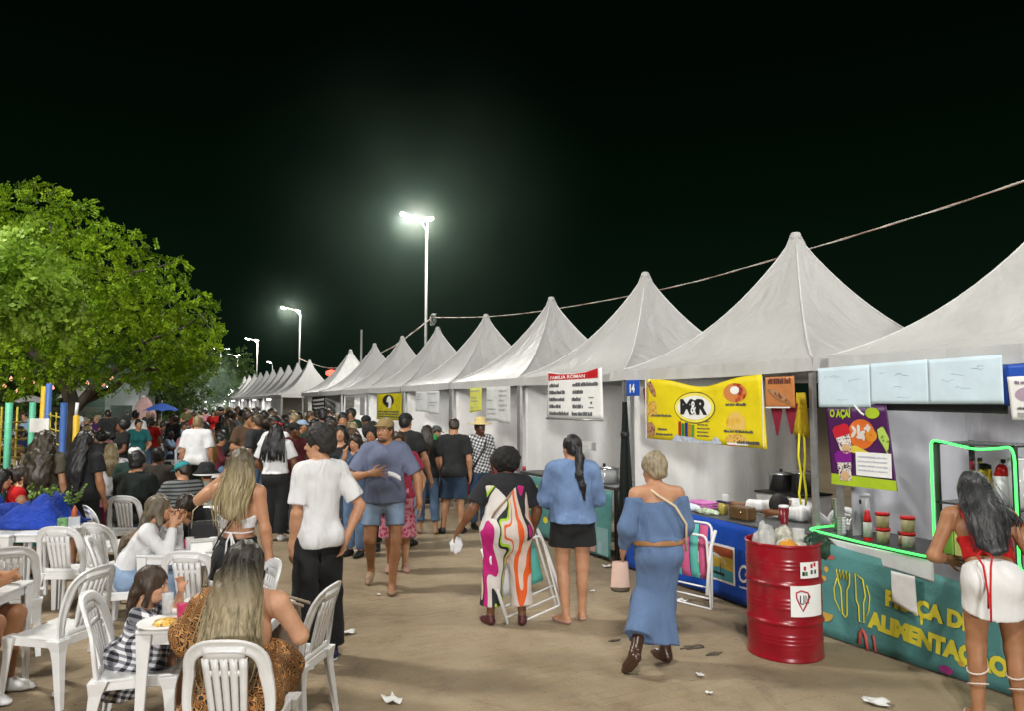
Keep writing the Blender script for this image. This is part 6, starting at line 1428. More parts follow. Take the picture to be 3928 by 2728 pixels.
def hairm(name, c, c2=None, grad=None, sc=55, gloss=.38, zs=.07):
    """strands run along Z; grad = (z0, z1) root-to-tip dye in object space"""
    n = 'hair_'+name
    if n in _mc: return _mc[n]
    m, t, b = NT(n); b.inputs['Roughness'].default_value = gloss; b.inputs['Specular IOR Level'].default_value = .4
    v = coords(t, (1, 1, zs)); n1 = N(t, 'ShaderNodeTexNoise', Scale=sc, Detail=5.0, Roughness=.65, Distortion=.3); L(t, v, n1.inputs['Vector'])
    r = N(t, 'ShaderNodeValToRGB'); e = r.color_ramp.elements; e[0].position = .34; e[0].color = c4([x*.38 for x in c]); e[1].position = .66; e[1].color = c4(c); out = r.outputs[0]; L(t, n1.outputs[0], r.inputs[0])
    if c2 is not None:
        r2 = N(t, 'ShaderNodeValToRGB'); e = r2.color_ramp.elements; e[0].position = .32; e[0].color = c4([x*.36 for x in c2]); e[1].position = .68; e[1].color = c4(c2); L(t, n1.outputs[0], r2.inputs[0])
        c_ = N(t, 'ShaderNodeTexCoord'); sx = N(t, 'ShaderNodeSeparateXYZ'); L(t, c_.outputs['Object'], sx.inputs[0]); ad = N(t, 'ShaderNodeMath', operation='MULTIPLY_ADD'); L(t, n1.outputs[0], ad.inputs[0]); ad.inputs[1].default_value = .30; L(t, sx.outputs['Z'], ad.inputs[2])
        mr = N(t, 'ShaderNodeMapRange'); mr.inputs[1].default_value = grad[0]+.15; mr.inputs[2].default_value = grad[1]+.15; L(t, ad.outputs[0], mr.inputs[0])
        x = N(t, 'ShaderNodeMix', data_type='RGBA'); L(t, mr.outputs[0], x.inputs[0]); L(t, r2.outputs[0], x.inputs[6]); L(t, r.outputs[0], x.inputs[7]); out = x.outputs[2]
    L(t, out, b.inputs['Base Color']); bp = N(t, 'ShaderNodeBump', Strength=.55, Distance=.012); L(t, n1.outputs[0], bp.inputs['Height']); L(t, bp.outputs[0], b.inputs['Normal'])
    _mc[n] = m; return m
H_BLACK = hairm('black', (.022, .021, .021)); H_DARK = hairm('dark_brown', (.040, .027, .018)); H_BROWN = hairm('brown', (.085, .055, .032)); H_BLOND = hairm('blond', (.42, .33, .18)); H_SAND = hairm('sand', (.33, .25, .13)); H_GREYB = hairm('ash_blond', (.38, .31, .20), sc=70); H_AFRO = hairm('afro', (.018, .016, .015), sc=60, gloss=.8, zs=1); H_CURL = hairm('short_curls', (.024, .021, .019), sc=75, gloss=.6, zs=.8); H_RED = hairm('reddish', (.13, .05, .02))
def cloth(name, c, **kw):
    kw.setdefault('crease', .30); return fabric('cloth_'+name, c, **kw)
BLACKC = cloth('black', (.018, .019, .020), folds=.6); WHITEC = cloth('white', (.64, .64, .645), folds=.45, var=.03); DENIM = cloth('denim_mid', (.10, .16, .26), folds=.5, var=.3); DENIMD = cloth('denim_dark', (.028, .048, .085), folds=.5, var=.3); DENIML = cloth('denim_light', (.20, .28, .40), folds=.5, var=.35)
LEATHER = mat('brown_boot', (.055, .025, .014), .3, spec=.5, bump=.2, bscale=30); SHOEW = mat('white_shoe', (.70, .70, .70), .45); SHOEB = mat('black_shoe', (.012, .012, .012), .45); SANDAL = mat('pink_sandal', (.45, .26, .20), .6); SANDALT = mat('tan_sandal', (.30, .20, .12), .6)
EYEW = mat('eye_white', (.70, .68, .66), .2); IRIS = mat('iris_dark', (.012, .008, .005), .15)
LIPC = mat('lips', (.32, .09, .07), .45)
def faceparts(s, t, brow=H_DARK, lips=LIPC, closed=False):
    for sg in (-1, 1):
        def small(nm, c, r, m, par=t, rot=0.0):
            bm = bmesh.new(); bmesh.ops.create_uvsphere(bm, u_segments=10, v_segments=7, radius=1)
            me = bpy.data.meshes.new(nm); bm.to_mesh(me); bm.free()
            for p in me.polygons: p.use_smooth = True
            Fm = s.Rh @ roty(rot); q = s.hp(*c); r = A3(*r)*s.hs
            me.transform(Matrix.Translation(q) @ Matrix([list(Fm[i]) for i in range(3)]).to_4x4() @ Matrix.Diagonal((r[0], r[1], r[2], 1)))
            return link(nm, me, par, m)
        e_ = small('eye', (sg*.031, .077, .004), (.0145, .010, .0075 if not closed else .002), EYEW if not closed else IRIS); 
        if not closed: small('iris', (sg*.031, .0845, .004), (.0065, .004, .0065), IRIS, e_)
        small('eyebrow', (sg*.033, .081, .026), (.019, .007, .0042), brow, t, sg*.12)
    small('lips', (0, .091, -.064), (.023, .007, .0085), lips)
def link_sdf(nm, P, vox, t, m): return link(nm, sdf_mesh(nm, P, vox), t, m)
def shoe(s, S_, t, m, vox, sole=None, e=.008, heel=0.0, name='shoe', ankle=0.0):
    P = foot(s, S_, e); an = getattr(s, 'ank'+S_); kn = getattr(s, 'kne'+S_)
    if ankle: P.append(cone(an, an+(kn-an)*ankle, (.036+e)*s.k, (.040+e)*s.k, .02*s.k, None, True))
    else: P.append(cut(an+nrm(kn-an)*.022*s.k, kn-an))
    f = footdir(s, S_); up = nrm(kn-an); dn = -nrm(up-f*(up @ f))
    if heel: P.append(cone(an-f*.035*s.k+dn*.05*s.k, an-f*.035*s.k+dn*(.085)*s.k, .028*s.k, .024*s.k, .006, None, True))
    P.append(cut(an+dn*(.083+heel*.0)*s.k, dn) if not heel else cut(an+dn*.088*s.k, dn))
    o = link_sdf(name, P, vox, t, m)
    if sole is not None:
        Q = [cone(an-f*.03*s.k+dn*.078*s.k, an+f*.14*s.k+dn*.078*s.k, .040*s.k, .036*s.k, 0, (dn, .35)), cut(an+dn*.088*s.k, dn)]
        link_sdf('sole', Q, vox, o, sole)
    return o
def person(label, loc, rz, group='people standing at the stalls'):
    return thing('person', label, 'person', loc, rz, group)
# ================================================================== the people one can tell apart
TO_CAM = AWAY+math.pi
def at0(p): return (p[0], p[1], 0)
V1, V2 = .0078, .0115
# ---- boy in white T-shirt
s = Sk(STAND, 1.76, .76, 'm', (.85, -.03, 0), shR=(.150, -.015, 1.385), shL=(-.150, -.015, 1.385), kneR=(.11, .02, .49), ankR=(.13, .02, .085), ankL=(-.10, -.05, .085), elL=(-.19, -.03, 1.10), wrL=(-.185, .04, .86), elR=(.285, -.10, 1.12), wrR=(.175, -.10, .90), footL=(-.25, 1), footR=(.35, 1))
t = person('young man in loose white T-shirt and black trousers, hand in pocket, looking left', at0((1.247, 5.755)), AWAY+.72)
link_sdf('body', body(s, False, {'R': dict(hd=(-.3, .1, -1), pn=(-1, 0, 0))}, False), V1, t, SKIN['fair'])
link_sdf('t_shirt', g_top(s, .016, -.16, .022, .78, .068, .014, wr_=.0035), V1, t, WHITEC)
link_sdf('trousers', g_legs(s, .018, 1.94, .040, .022, .26, .004), V1, t, BLACKC)
link_sdf('hair', h_short(s, .020, .085, -.03, .006, .012), V1, t, H_CURL)
faceparts(s, t)
NAVY = mat('navy_shoe', (.02, .03, .09), .5)
for S_ in 'LR': shoe(s, S_, t, NAVY if S_ == 'R' else SHOEW, V1, SHOEW, .012)
# ---- man in blue-grey T-shirt walking towards the camera
s = Sk(STAND, 1.79, 1.14, 'm', (-.45, -.05, 0), hipR=(.105, 0, .90), hipL=(-.105, 0, .90), kneL=(-.125, .10, .50), ankL=(-.10, .17, .085), kneR=(.135, .05, .50), ankR=(.15, -.22, .16), elR=(.33, .04, 1.12), wrR=(.11, .21, 1.17), elL=(-.335, -.02, 1.10), wrL=(-.36, .06, .86), footL=(-.1, 1), footR=(.1, 1, -.55))
t = person('bearded man in blue grey T-shirt and denim shorts walking with a hand on his chest', at0((2.360, 7.713)), TO_CAM+.08)
link_sdf('body', body(s, False, {'R': dict(hd=(-1, .15, .12), pn=(0, -1, 0), curl=.1, spread=.45)}), V1, t, SKIN['tan'])
link_sdf('t_shirt', g_top(s, .018, -.14, .020, .80, .066, .014, wr_=.003), V1, t, cloth('blue_grey', (.135, .155, .235), folds=.5))
link_sdf('shorts', g_legs(s, .014, .66, .008, 0, .26), V1, t, cloth('denim_washed', (.20, .27, .38), folds=.5, var=.4))
CAPT = cloth('khaki', (.26, .185, .08))
cp = link_sdf('cap', [s.hell((0, -.01, .042), (.088, .106, .083), .01), cut(s.hp(0, 0, .036), s.Rh @ A3(0, -.2, -1))], V1, t, CAPT)
link_sdf('peak', [s.hell((0, .085, .05), (.070, .055, .010), .005)], .006, cp, CAPT)
link_sdf('hair', h_short(s, .004, .06, -.05, .002), V1, t, H_BROWN)
link_sdf('beard', [s.hell((0, .050, -.092), (.050, .050, .034), .01), cut(s.hp(0, .04, -.072), s.Rh @ A3(0, .1, 1)), sub(s.hell((0, .10, -.062), (.028, .02, .02)))], .006, t, hairm('stubble', (.10, .055, .03)))
faceparts(s, t)
for S_ in 'LR':
    sd_ = link_sdf('sandal', foot(s, S_, .007)+[cut(getattr(s, 'ank'+S_)+A3(0, 0, -.045), A3(0, 0, 1))] if S_ == 'L' else foot(s, S_, .006)+[sub(ell(s.ankR, A3(.06, .06, .06)))], V1, t, SANDALT)
NAP = mat('napkin', (.70, .70, .70), .8)
o = MB().grid(lambda u, v: (-.06-.13*u+.006*math.sin(7*v), .262-.012*u, 1.255-.045*v-.055*u*u), 8, 3, thick=(0, .004, 0)).build('napkin', NAP)
o.matrix_world = Matrix.Translation(t.location) @ Matrix.Rotation(TO_CAM+.08, 4, 'Z')
tag(o, 'folded white napkin in the hand of the walking man', 'napkin')
# ---- woman in patterned trousers
s = Sk(STAND, 1.54, 1.42, 'f', (.15, -.35, 0), che=(0, .06, 1.27), nec=(0, .10, 1.40), head=(0, .19, 1.54), shR=(.19, .09, 1.36), shL=(-.19, .09, 1.36), elL=(-.33, .06, 1.12), wrL=(-.47, .12, .90), elR=(.31, .10, 1.09), wrR=(.27, .16, .86), kneR=(.135, .01, .49), kneL=(-.135, .01, .49), ankR=(.15, -.02, .085), ankL=(-.16, .0, .085), footL=(-.55, 1), footR=(.1, 1))
t = person('woman with round afro hair and boldly patterned wide trousers seen from behind', at0((2.965, 5.986)), AWAY+.05)
link_sdf('body', body(s), V1, t, SKIN['brown'])
link_sdf('t_shirt', g_top(s, .020, .36, .012, .80, .070, .03), V1, t, cloth('charcoal', (.020, .021, .024), folds=.4))
def swirl():
    m, tr, b = NT('swirl_print'); b.inputs['Roughness'].default_value = .7
    v = coords(tr, (1, 1, .38)); n0 = N(tr, 'ShaderNodeTexNoise', Scale=2.6, Detail=1.0, Distortion=.5); L(tr, v, n0.inputs['Vector'])
    c_ = N(tr, 'ShaderNodeTexCoord'); sx = N(tr, 'ShaderNodeSeparateXYZ'); L(tr, c_.outputs['Object'], sx.inputs[0])
    m0 = N(tr, 'ShaderNodeMath', operation='MULTIPLY'); m0.inputs[1].default_value = 1.9; L(tr, n0.outputs[0], m0.inputs[0])
    m1 = N(tr, 'ShaderNodeMath', operation='MULTIPLY_ADD'); m1.inputs[1].default_value = 1.55; L(tr, sx.outputs['X'], m1.inputs[0]); L(tr, m0.outputs[0], m1.inputs[2])
    m2 = N(tr, 'ShaderNodeMath', operation='MULTIPLY_ADD'); m2.inputs[1].default_value = .22; L(tr, sx.outputs['Z'], m2.inputs[0]); L(tr, m1.outputs[0], m2.inputs[2])
    n1 = N(tr, 'ShaderNodeMath', operation='FRACT'); L(tr, m2.outputs[0], n1.inputs[0])
    r = N(tr, 'ShaderNodeValToRGB'); r.color_ramp.interpolation = 'CONSTANT'; e = r.color_ramp.elements
    stops = [(0, (.62, .55, .50)), (.20, (.70, .10, .012)), (.34, (.62, .50, .42)), (.46, (.012, .012, .014)), (.53, (.45, .004, .15)), (.68, (.60, .56, .53)), (.80, (.012, .012, .014)), (.84, (.33, .55, .02)), (.88, (.62, .54, .48)), (.95, (.70, .10, .012))]
    e[0].position = 0; e[0].color = c4(stops[0][1]); e[1].position = .20; e[1].color = c4(stops[1][1])
    for p, c in stops[2:]: q = e.new(p); q.color = c4(c)
    L(tr, n1.outputs[0], r.inputs[0]); L(tr, r.outputs[0], b.inputs['Base Color'])
    n2 = N(tr, 'ShaderNodeTexNoise', Scale=8.0, Detail=3.0); L(tr, coords(tr, (1, 1, .3)), n2.inputs['Vector']); bp = N(tr, 'ShaderNodeBump', Strength=.45, Distance=.05); L(tr, n2.outputs[0], bp.inputs['Height']); L(tr, bp.outputs[0], b.inputs['Normal']); return m
SW = swirl()
P = torso(s, .030, .01); P.append(cut(torso_pt(s, .80), s.up+s.fw*.25))
for S_ in 'LR':
    hp_, kn, an = getattr(s, 'hip'+S_), getattr(s, 'kne'+S_), getattr(s, 'ank'+S_); P += [cone(hp_, kn, .145*s.k, .108*s.k, .03), cone(kn, kn+(an-kn)*.74, .108*s.k, .112*s.k, .01, None, True)]
P.append(sub(cone(torso_pt(s, .95)-s.fw*.1, torso_pt(s, .62)-s.fw*.14, .13, .02, 0)))
P.append(wrinkle(.006, 26, 14, 3)); link_sdf('jumpsuit', P, V1, t, SW)
link_sdf('hair', h_afro(s, .148, .04), V1, t, H_AFRO)
for S_ in 'LR': shoe(s, S_, t, mat('wine_shoe', (.075, .018, .018), .45), V1, None, .008)
st_ = MB().tube([s.shR*.8+s.nec*.2-s.fw*.02+s.up*.04, back(s, .62, .155, .02), back(s, .30, .19, -.12), s.pel+A3(-.20, .0, .0)*s.k], .010, 6).build('bag_strap', mat('strap_tan', (.30, .20, .13), .6), t)
q = t.matrix_basis if False else None
o = blob('white_cloth', 'bunched white cloth in the left hand of the woman in patterned trousers', 'cloth', (0, 0, 0), (.055, .04, .085), WHITEC, 11, .35)
hw = Matrix.Translation(t.location) @ Matrix.Rotation(AWAY+.05, 4, 'Z') @ Vector(tuple(s.wrL+A3(-.02, .03, -.20))); o.location = hw
# ---- woman in denim shirt
s = Sk(STAND, 1.66, 1.04, 'f', (.35, -.05, 0), elL=(-.27, .02, 1.12), wrL=(-.13, .22, 1.04), elR=(.26, .04, 1.11), wrR=(.10, .24, 1.02), kneR=(.09, .0, .49), ankR=(.095, .04, .085), ankL=(-.075, -.05, .085), footL=(-.65, 1), footR=(.15, 1))
t = person('woman in denim shirt and black shorts with a long low ponytail seen from behind', at0((3.534, 5.789)), AWAY+.12)
link_sdf('body', body(s), V1, t, SKIN['fair'])
DSH = cloth('denim_shirt', (.14, .215, .37), folds=.6, var=.35)
link_sdf('shirt', g_top(s, .026, -.02, .03, 1.88, .058, .012, wr_=.004), V1, t, DSH)
link_sdf('shorts', g_legs(s, .022, .50, .035, 0, .24), V1, t, BLACKC)
hr = link_sdf('hair', h_short(s, .008, .075, -.05, .002), V1, t, H_BLACK)
pt = [s.hp(.0, -.105, .0), s.hp(.0, -.135, -.09), back(s, .86, .15, .03), back(s, .66, .165, .06), back(s, .40, .16, .08)]
link_sdf('ponytail', [cone(pt[i], pt[i+1], (.033, .040, .036, .030, .010)[i], (.040, .036, .030, .010)[i], .02) for i in range(4)]+[('noise', lambda X, Y, Z: .004*np.sin(60*Z+14*np.sin(40*X)))], .007, t, H_BLACK)
MB().lathe([(.030, -.012), (.036, 0), (.030, .012)], 12, tuple(s.hp(0, -.112, -.02))).build('hair_tie', mat('tie_blue', (.04, .06, .25), .5), t)
faceparts(s, t)
for S_ in 'LR': link_sdf('sandal', foot(s, S_, .006)+[cut(getattr(s, 'ank'+S_)+A3(0, 0, -.048)*s.k, A3(0, 0, 1))], V1, t, SANDAL)
# ---- woman in long blue dress
s = Sk(STAND, 1.56, 1.10, 'f', (.45, -.08, 0), che=(0, .03, 1.27), nec=(0, .035, 1.42), head=(0, .085, 1.575), kneR=(.08, .10, .50), ankR=(.09, .10, .095), kneL=(-.10, .03, .50), ankL=(-.27, -.16, .17), elL=(-.265, .0, 1.12), wrL=(-.26, .12, .92), elR=(.24, .02, 1.12), wrR=(.15, .19, .99), shR=(.185, .02, 1.385), shL=(-.185, .02, 1.385), footR=(-.3, 1), footL=(-.3, .75, -.8))
t = person('short haired older woman in long blue off-shoulder dress walking away in brown boots', at0((3.514, 4.522)), AWAY+.18)
link_sdf('body', body(s, False, None, False), V1, t, SKIN['fair'])
BLUD = cloth('dusty_blue', (.105, .165, .29), folds=.55, fscale=7)
P = torso(s, .028, .03); P.append(cut(torso_pt(s, .80), s.up)); P.append(cut(torso_pt(s, .17), -s.up))
for S_ in 'LR':
    sh, el, wr = getattr(s, 'sh'+S_), getattr(s, 'el'+S_), getattr(s, 'wr'+S_); a = sh+(el-sh)*.10
    P += [cone(a, el, .070*s.k, .080*s.k, .03), cone(el, el+(wr-el)*.82, .080*s.k, .056*s.k, .03, None, True)]
P.append(cut(torso_pt(s, .88), s.up)); P.append(wrinkle(.006, 30, 16, 5)); link_sdf('blouse', P, V1, t, BLUD)
hem = A3(-.05, .0, .19)*s.k
P = torso(s, .016, .0); P.append(cut(torso_pt(s, .28), s.up)); P += [cone(s.pel-A3(0, 0, .03), (s.kneL+s.kneR)/2, .185*s.k, .165*s.k, .05, (s.pfw, .80)), cone((s.kneL+s.kneR)/2, hem, .165*s.k, .205*s.k, .05, (s.pfw, .9), True), ('noise', lambda X, Y, Z: .006*np.sin(34*X+16*Y+5*np.sin(2.2*Z))*np.clip(1.0-Z, 0, 1))]; P.insert(-1, cone(s.kneL, s.kneL+(s.ankL-s.kneL)*.66, .115, .105, .05, None, True)); link_sdf('skirt', P, V1, t, BLUD)
link_sdf('belt', [cone(torso_pt(s, .10), torso_pt(s, .185), .218*s.k, .214*s.k, 0, (s.fw, .80), True), cut(torso_pt(s, .10), -s.up)], V1, t, mat('belt_tan', (.30, .15, .06), .5))
P = h_short(s, .020, .08, -.06, .006, .012); link_sdf('hair', P, V1, t, H_GREYB)
MB().tube([s.shR*.75+s.nec*.25+s.up*.035-s.fw*.01, s.nec-s.fw*.075-s.up*.045+s.sd*.0, s.shL*.6+s.nec*.4-s.fw*.075-s.up*.0], .010, 6).build('bag_strap', mat('strap_cream', (.62, .50, .34), .6), t) if False else None
MB().tube([s.shL*.55+s.nec*.45+s.up*.055, s.nec*.45+torso_pt(s, .85)*.55-s.fw*.115*s.k-s.sd*.03, torso_pt(s, .74)-s.fw*.150*s.k+s.sd*.09, torso_pt(s, .45)-s.fw*.155*s.k+s.sd*.17, s.hipR+A3(.13, -.02, .02)], .010, 6).build('bag_strap', mat('strap_cream', (.62, .50, .34), .6), t)
faceparts(s, t)
for S_ in 'LR': shoe(s, S_, t, LEATHER, V1, None, .010, .5, 'boot', .40)
m_ = Matrix.Translation(t.location) @ Matrix.Rotation(AWAY+.18, 4, 'Z')
o = MB().grid(lambda u, v: ((.075-.015*v)*math.cos(6.283*u), (.035-.008*v)*math.sin(6.283*u), -.19+.19*v), 24, 5).build('pink_purse', mat('blush_leather', (.58, .40, .33), .5)); o.location = m_ @ Vector(tuple(s.wrL+A3(-.02, .02, -.09))); o.rotation_euler = (0, 0, AWAY); tag(o, 'pale pink purse hanging from the left hand of the woman in blue dress', 'purse'); MB().lathe([(.07, -.215), (.075, -.19), (.06, -.188)], 16).build('base', mat('purse_base', (.07, .055, .03), .6), o)
# ---- woman in white skirt at the nearest counter
s = Sk(STAND, 1.59, 1.03, 'f', (.0, -.30, 0), pel=(0, -.02, .93), wai=(0, .05, 1.07), che=(0, .14, 1.22), nec=(0, .22, 1.36), head=(0, .30, 1.49), shR=(.182, .20, 1.31), shL=(-.182, .20, 1.31), elL=(-.30, .16, 1.04), wrL=(-.15, .36, .98), elR=(.30, .12, 1.03), wrR=(.36, .30, .83), kneR=(.11, -.01, .49), kneL=(-.10, .02, .49), ankR=(.12, -.05, .085), ankL=(-.11, -.01, .085))
t = person('long haired woman in white mini skirt and red crop top leaning on the nearest counter', at0((4.723, 2.793)), AWAY-.28)
link_sdf('body', body(s), V1, t, SKIN['tan'])
link_sdf('skirt', g_skirt(s, .008, .17, .44, .168, .180, .80, 2, .0015), V1, t, cloth('white_skirt', (.72, .71, .70), folds=.2, var=.03))
REDC = cloth('red', (.50, .012, .012), folds=.4)
P = torso(s, .012, .004); P += [cut(torso_pt(s, .58), s.up-s.fw*.2), cut(torso_pt(s, .27), -s.up), wrinkle(.002)]; tp_ = link_sdf('crop_top', P, V1, t, REDC)
for sg in (-1, 1): MB().tube([torso_pt(s, .52)-s.fw*.125+s.sd*sg*.105, torso_pt(s, .80)-s.fw*.102+s.sd*sg*.12, s.shL*.7+s.nec*.3+s.up*.060 if sg < 0 else s.shR*.7+s.nec*.3+s.up*.060], .008, 6).build('strap', REDC, tp_)
for k_, dx in ((0, -.02), (1, .02)): MB().tube([torso_pt(s, .30)-s.fw*.155+s.sd*(-.07), torso_pt(s, .20)-s.fw*.175+s.sd*(-.07+dx*2), torso_pt(s, .05)-s.fw*.20+s.sd*(-.075+dx), torso_pt(s, -.30)-s.fw*.17+s.sd*(-.085+dx*.3), torso_pt(s, -.62 if k_ else -.45)-s.fw*.12+s.sd*(-.09)], .006, 5).build('tie_string', REDC, tp_)
link_sdf('hair', h_long(s, .012, [s.hp(0, -.11, -.10), back(s, .95, .11), back(s, .68, .165), back(s, .40, .17, -.01)], (.088, .110, .122, .115, .095), .36, .003), V1, t, hairm('glossy_black', (.030, .030, .032), gloss=.28))
for k_ in range(3): MB().tube([s.hp(.06, -.06, -.05), s.nec+s.sd*.13-s.fw*.03+s.up*.02, s.shR-s.sd*(.02-.03*k_)-s.fw*.07-s.up*.05, s.shR*.7+s.elR*.3-s.sd*(.05-.025*k_)-s.fw*.075], [.02, .016, .012, .004], 6).build('hair_lock', _mc['hair_glossy_black'], t)
loose_hair(s, t, _mc['hair_glossy_black'], [s.hp(0, -.10, .04), s.hp(0, -.15, -.10), back(s, .80, .17), back(s, .36, .18)], 40, (.16, .24, .27, .25), 6)
CRM = mat('cream_strap', (.62, .52, .45), .6)
for S_ in 'LR':
    kn, an = getattr(s, 'kne'+S_), getattr(s, 'ank'+S_); sd_ = link_sdf('sandal', foot(s, S_, .006)+[cut(an+A3(0, 0, -.05)*s.k, A3(0, 0, 1))], V1, t, CRM)
    for i, tt in enumerate((.35, .58)):
        c = kn+(an-kn)*tt; r = (.056-.012*tt*1.2)*s.k+.006
        MB().tube([(c[0]+r*1.05*math.cos(a), c[1]-.010+r*1.15*math.sin(a), c[2]+.02*math.sin(a+i*2+1)) for a in np.linspace(0, 6.283, 17)[:-1]], .0055, 5, closed=True).build('strap', CRM, sd_)
# ---- seated woman in leopard print
def leopard():
    m, tr, b = NT('leopard_print'); b.inputs['Roughness'].default_value = .8
    v = coords(tr); n0 = N(tr, 'ShaderNodeTexNoise', Scale=14.0, Detail=2.0); L(tr, v, n0.inputs['Vector'])
    mx = N(tr, 'ShaderNodeMix', data_type='RGBA'); mx.inputs[0].default_value = .09; L(tr, v, mx.inputs[6]); L(tr, n0.outputs[1], mx.inputs[7])
    vo = N(tr, 'ShaderNodeTexVoronoi', Scale=32.0, feature='DISTANCE_TO_EDGE'); L(tr, mx.outputs[2], vo.inputs['Vector']); vf = N(tr, 'ShaderNodeTexVoronoi', Scale=32.0); L(tr, mx.outputs[2], vf.inputs['Vector'])
    r = N(tr, 'ShaderNodeValToRGB'); e = r.color_ramp.elements; e[0].position = .0; e[0].color = (.50, .25, .075, 1); e[1].position = .36; e[1].color = (.20, .075, .02, 1)
    r.color_ramp.interpolation = 'CONSTANT'
    for p, c in ((.07, (.025, .010, .005)), (.20, (.34, .13, .03))): q = e.new(p); q.color = c4(c)
    n3 = N(tr, 'ShaderNodeTexNoise', Scale=30.0, Detail=2.0); L(tr, v, n3.inputs['Vector'])
    ad = N(tr, 'ShaderNodeMath', operation='MULTIPLY_ADD'); L(tr, n3.outputs[0], ad.inputs[0]); ad.inputs[1].default_value = .16; L(tr, vo.outputs['Distance'], ad.inputs[2]); sb = N(tr, 'ShaderNodeMath', operation='SUBTRACT'); sb.inputs[1].default_value = .075; L(tr, ad.outputs[0], sb.inputs[0])
    L(tr, sb.outputs[0], r.inputs[0]); L(tr, r.outputs[0], b.inputs['Base Color'])
    n2 = N(tr, 'ShaderNodeTexNoise', Scale=9.0, Detail=4.0); L(tr, coords(tr, (1, 1, .3)), n2.inputs['Vector']); bp = N(tr, 'ShaderNodeBump', Strength=.6, Distance=.05); L(tr, n2.outputs[0], bp.inputs['Height']); L(tr, bp.outputs[0], b.inputs['Normal']); return m
LEO = leopard()
s = Sk(SIT, 1.63, 1.20, 'f', (.0, -.05, 0), elR=(.30, .05, .80), wrR=(.20, .30, .77), elL=(-.285, .08, .80), wrL=(-.20, .32, .76), shR=(.20, .0, .985), shL=(-.20, .0, .985), nec=(0, .01, 1.02), head=(0, .05, 1.175), kneR=(.13, .40, .52), kneL=(-.13, .40, .52))
t = person('woman with long ombre blonde hair and leopard print dress seated at the near table', at0((0.485, 4.011)), AWAY+.04, 'people seated at the tables')
link_sdf('body', body(s), V1, t, SKIN['pale'])
P = torso(s, .022, .02); P += [cut(torso_pt(s, .70), s.up+s.sd*.60)]
P += [cone(s.hipL, s.kneL, .12*s.k, .11*s.k, .04), cone(s.hipR, s.kneR, .12*s.k, .11*s.k, .04), cone((s.hipL+s.hipR)/2, (s.kneL+s.kneR)/2, .12, .10, .05), cone((s.kneL+s.kneR)/2, (s.ankL+s.ankR)/2+A3(0, 0, .12), .17, .21, .05, (A3(0, 1, 0), .55), True)]
P += [cone(s.shL+A3(.05, 0, .015), s.elL, .072, .105, .04), cone(s.elL, s.elL*.55+s.wrL*.45, .105, .125, .03, None, True)]
P += [cone(s.pel-A3(.14, .03, -.06), s.pel-A3(.23, .06, .25), .07, .10, .04, None, True), cone(s.pel+A3(.11, -.03, .0), s.pel+A3(.16, -.06, -.24), .06, .08, .04, None, True), wrinkle(.006, 40, 22, 4)]
link_sdf('dress', P, V1, t, LEO)
OMB = hairm('ombre', (.030, .024, .016), (.42, .34, .20), (.98, 1.15), 60)
link_sdf('hair', h_long(s, .014, [s.hp(0, -.10, -.09), back(s, .90, .12), back(s, .62, .165, -.01), back(s, .30, .16, -.01)], (.092, .118, .130, .115, .06), .34, .004), V1, t, OMB)
for k_ in range(14):
    u = (k_/13-.5); MB().tube([s.hp(u*.15, -.09+.09*abs(u), .03), s.hp(u*.24, -.135+.05*abs(u), -.12), back(s, .80, .165-.03*abs(u), u*.27), back(s, .50, .185, u*.30+.02*math.sin(k_*5)), back(s, .24+.07*math.sin(k_*3), .17, u*.27+.03*math.sin(k_*7))], [.012, .016, .016, .012, .003], 5).build('hair_lock', OMB, t)
loose_hair(s, t, OMB, [s.hp(0, -.10, .05), s.hp(0, -.14, -.10), back(s, .80, .17), back(s, .50, .19), back(s, .20, .18)], 46, (.15, .26, .30, .32, .26), 3)
# ---- girl in checked dress
def checks(name, sc, c1, c2, c3):
    m, tr, b = NT(name); b.inputs['Roughness'].default_value = .8
    v = coords(tr, (1, 1, 1), rot=(.25, .3, .5)); n0 = N(tr, 'ShaderNodeTexNoise', Scale=7.0, Detail=1.0); L(tr, v, n0.inputs['Vector']); mx = N(tr, 'ShaderNodeMix', data_type='RGBA'); mx.inputs[0].default_value = .05; L(tr, v, mx.inputs[6]); L(tr, n0.outputs[1], mx.inputs[7])
    w = []
    for d_ in ('X', 'Z'):
        q = N(tr, 'ShaderNodeTexWave', Scale=sc, wave_type='BANDS', bands_direction=d_, wave_profile='SIN'); L(tr, mx.outputs[2], q.inputs['Vector']); g_ = N(tr, 'ShaderNodeMath', operation='GREATER_THAN'); g_.inputs[1].default_value = .5; L(tr, q.outputs['Fac'], g_.inputs[0]); w.append(g_)
    ad = N(tr, 'ShaderNodeMath', operation='ADD'); L(tr, w[0].outputs[0], ad.inputs[0]); L(tr, w[1].outputs[0], ad.inputs[1]); dv = N(tr, 'ShaderNodeMath', operation='MULTIPLY'); dv.inputs[1].default_value = .5; L(tr, ad.outputs[0], dv.inputs[0])
    r = N(tr, 'ShaderNodeValToRGB'); r.color_ramp.interpolation = 'CONSTANT'; e = r.color_ramp.elements; e[0].position = 0; e[0].color = c4(c1); e[1].position = .8; e[1].color = c4(c3); q = e.new(.3); q.color = c4(c2); L(tr, dv.outputs[0], r.inputs[0]); L(tr, r.outputs[0], b.inputs['Base Color']); return m
CHK = checks('check_dress', 9.0, (.66, .66, .68), (.20, .20, .23), (.015, .015, .018))
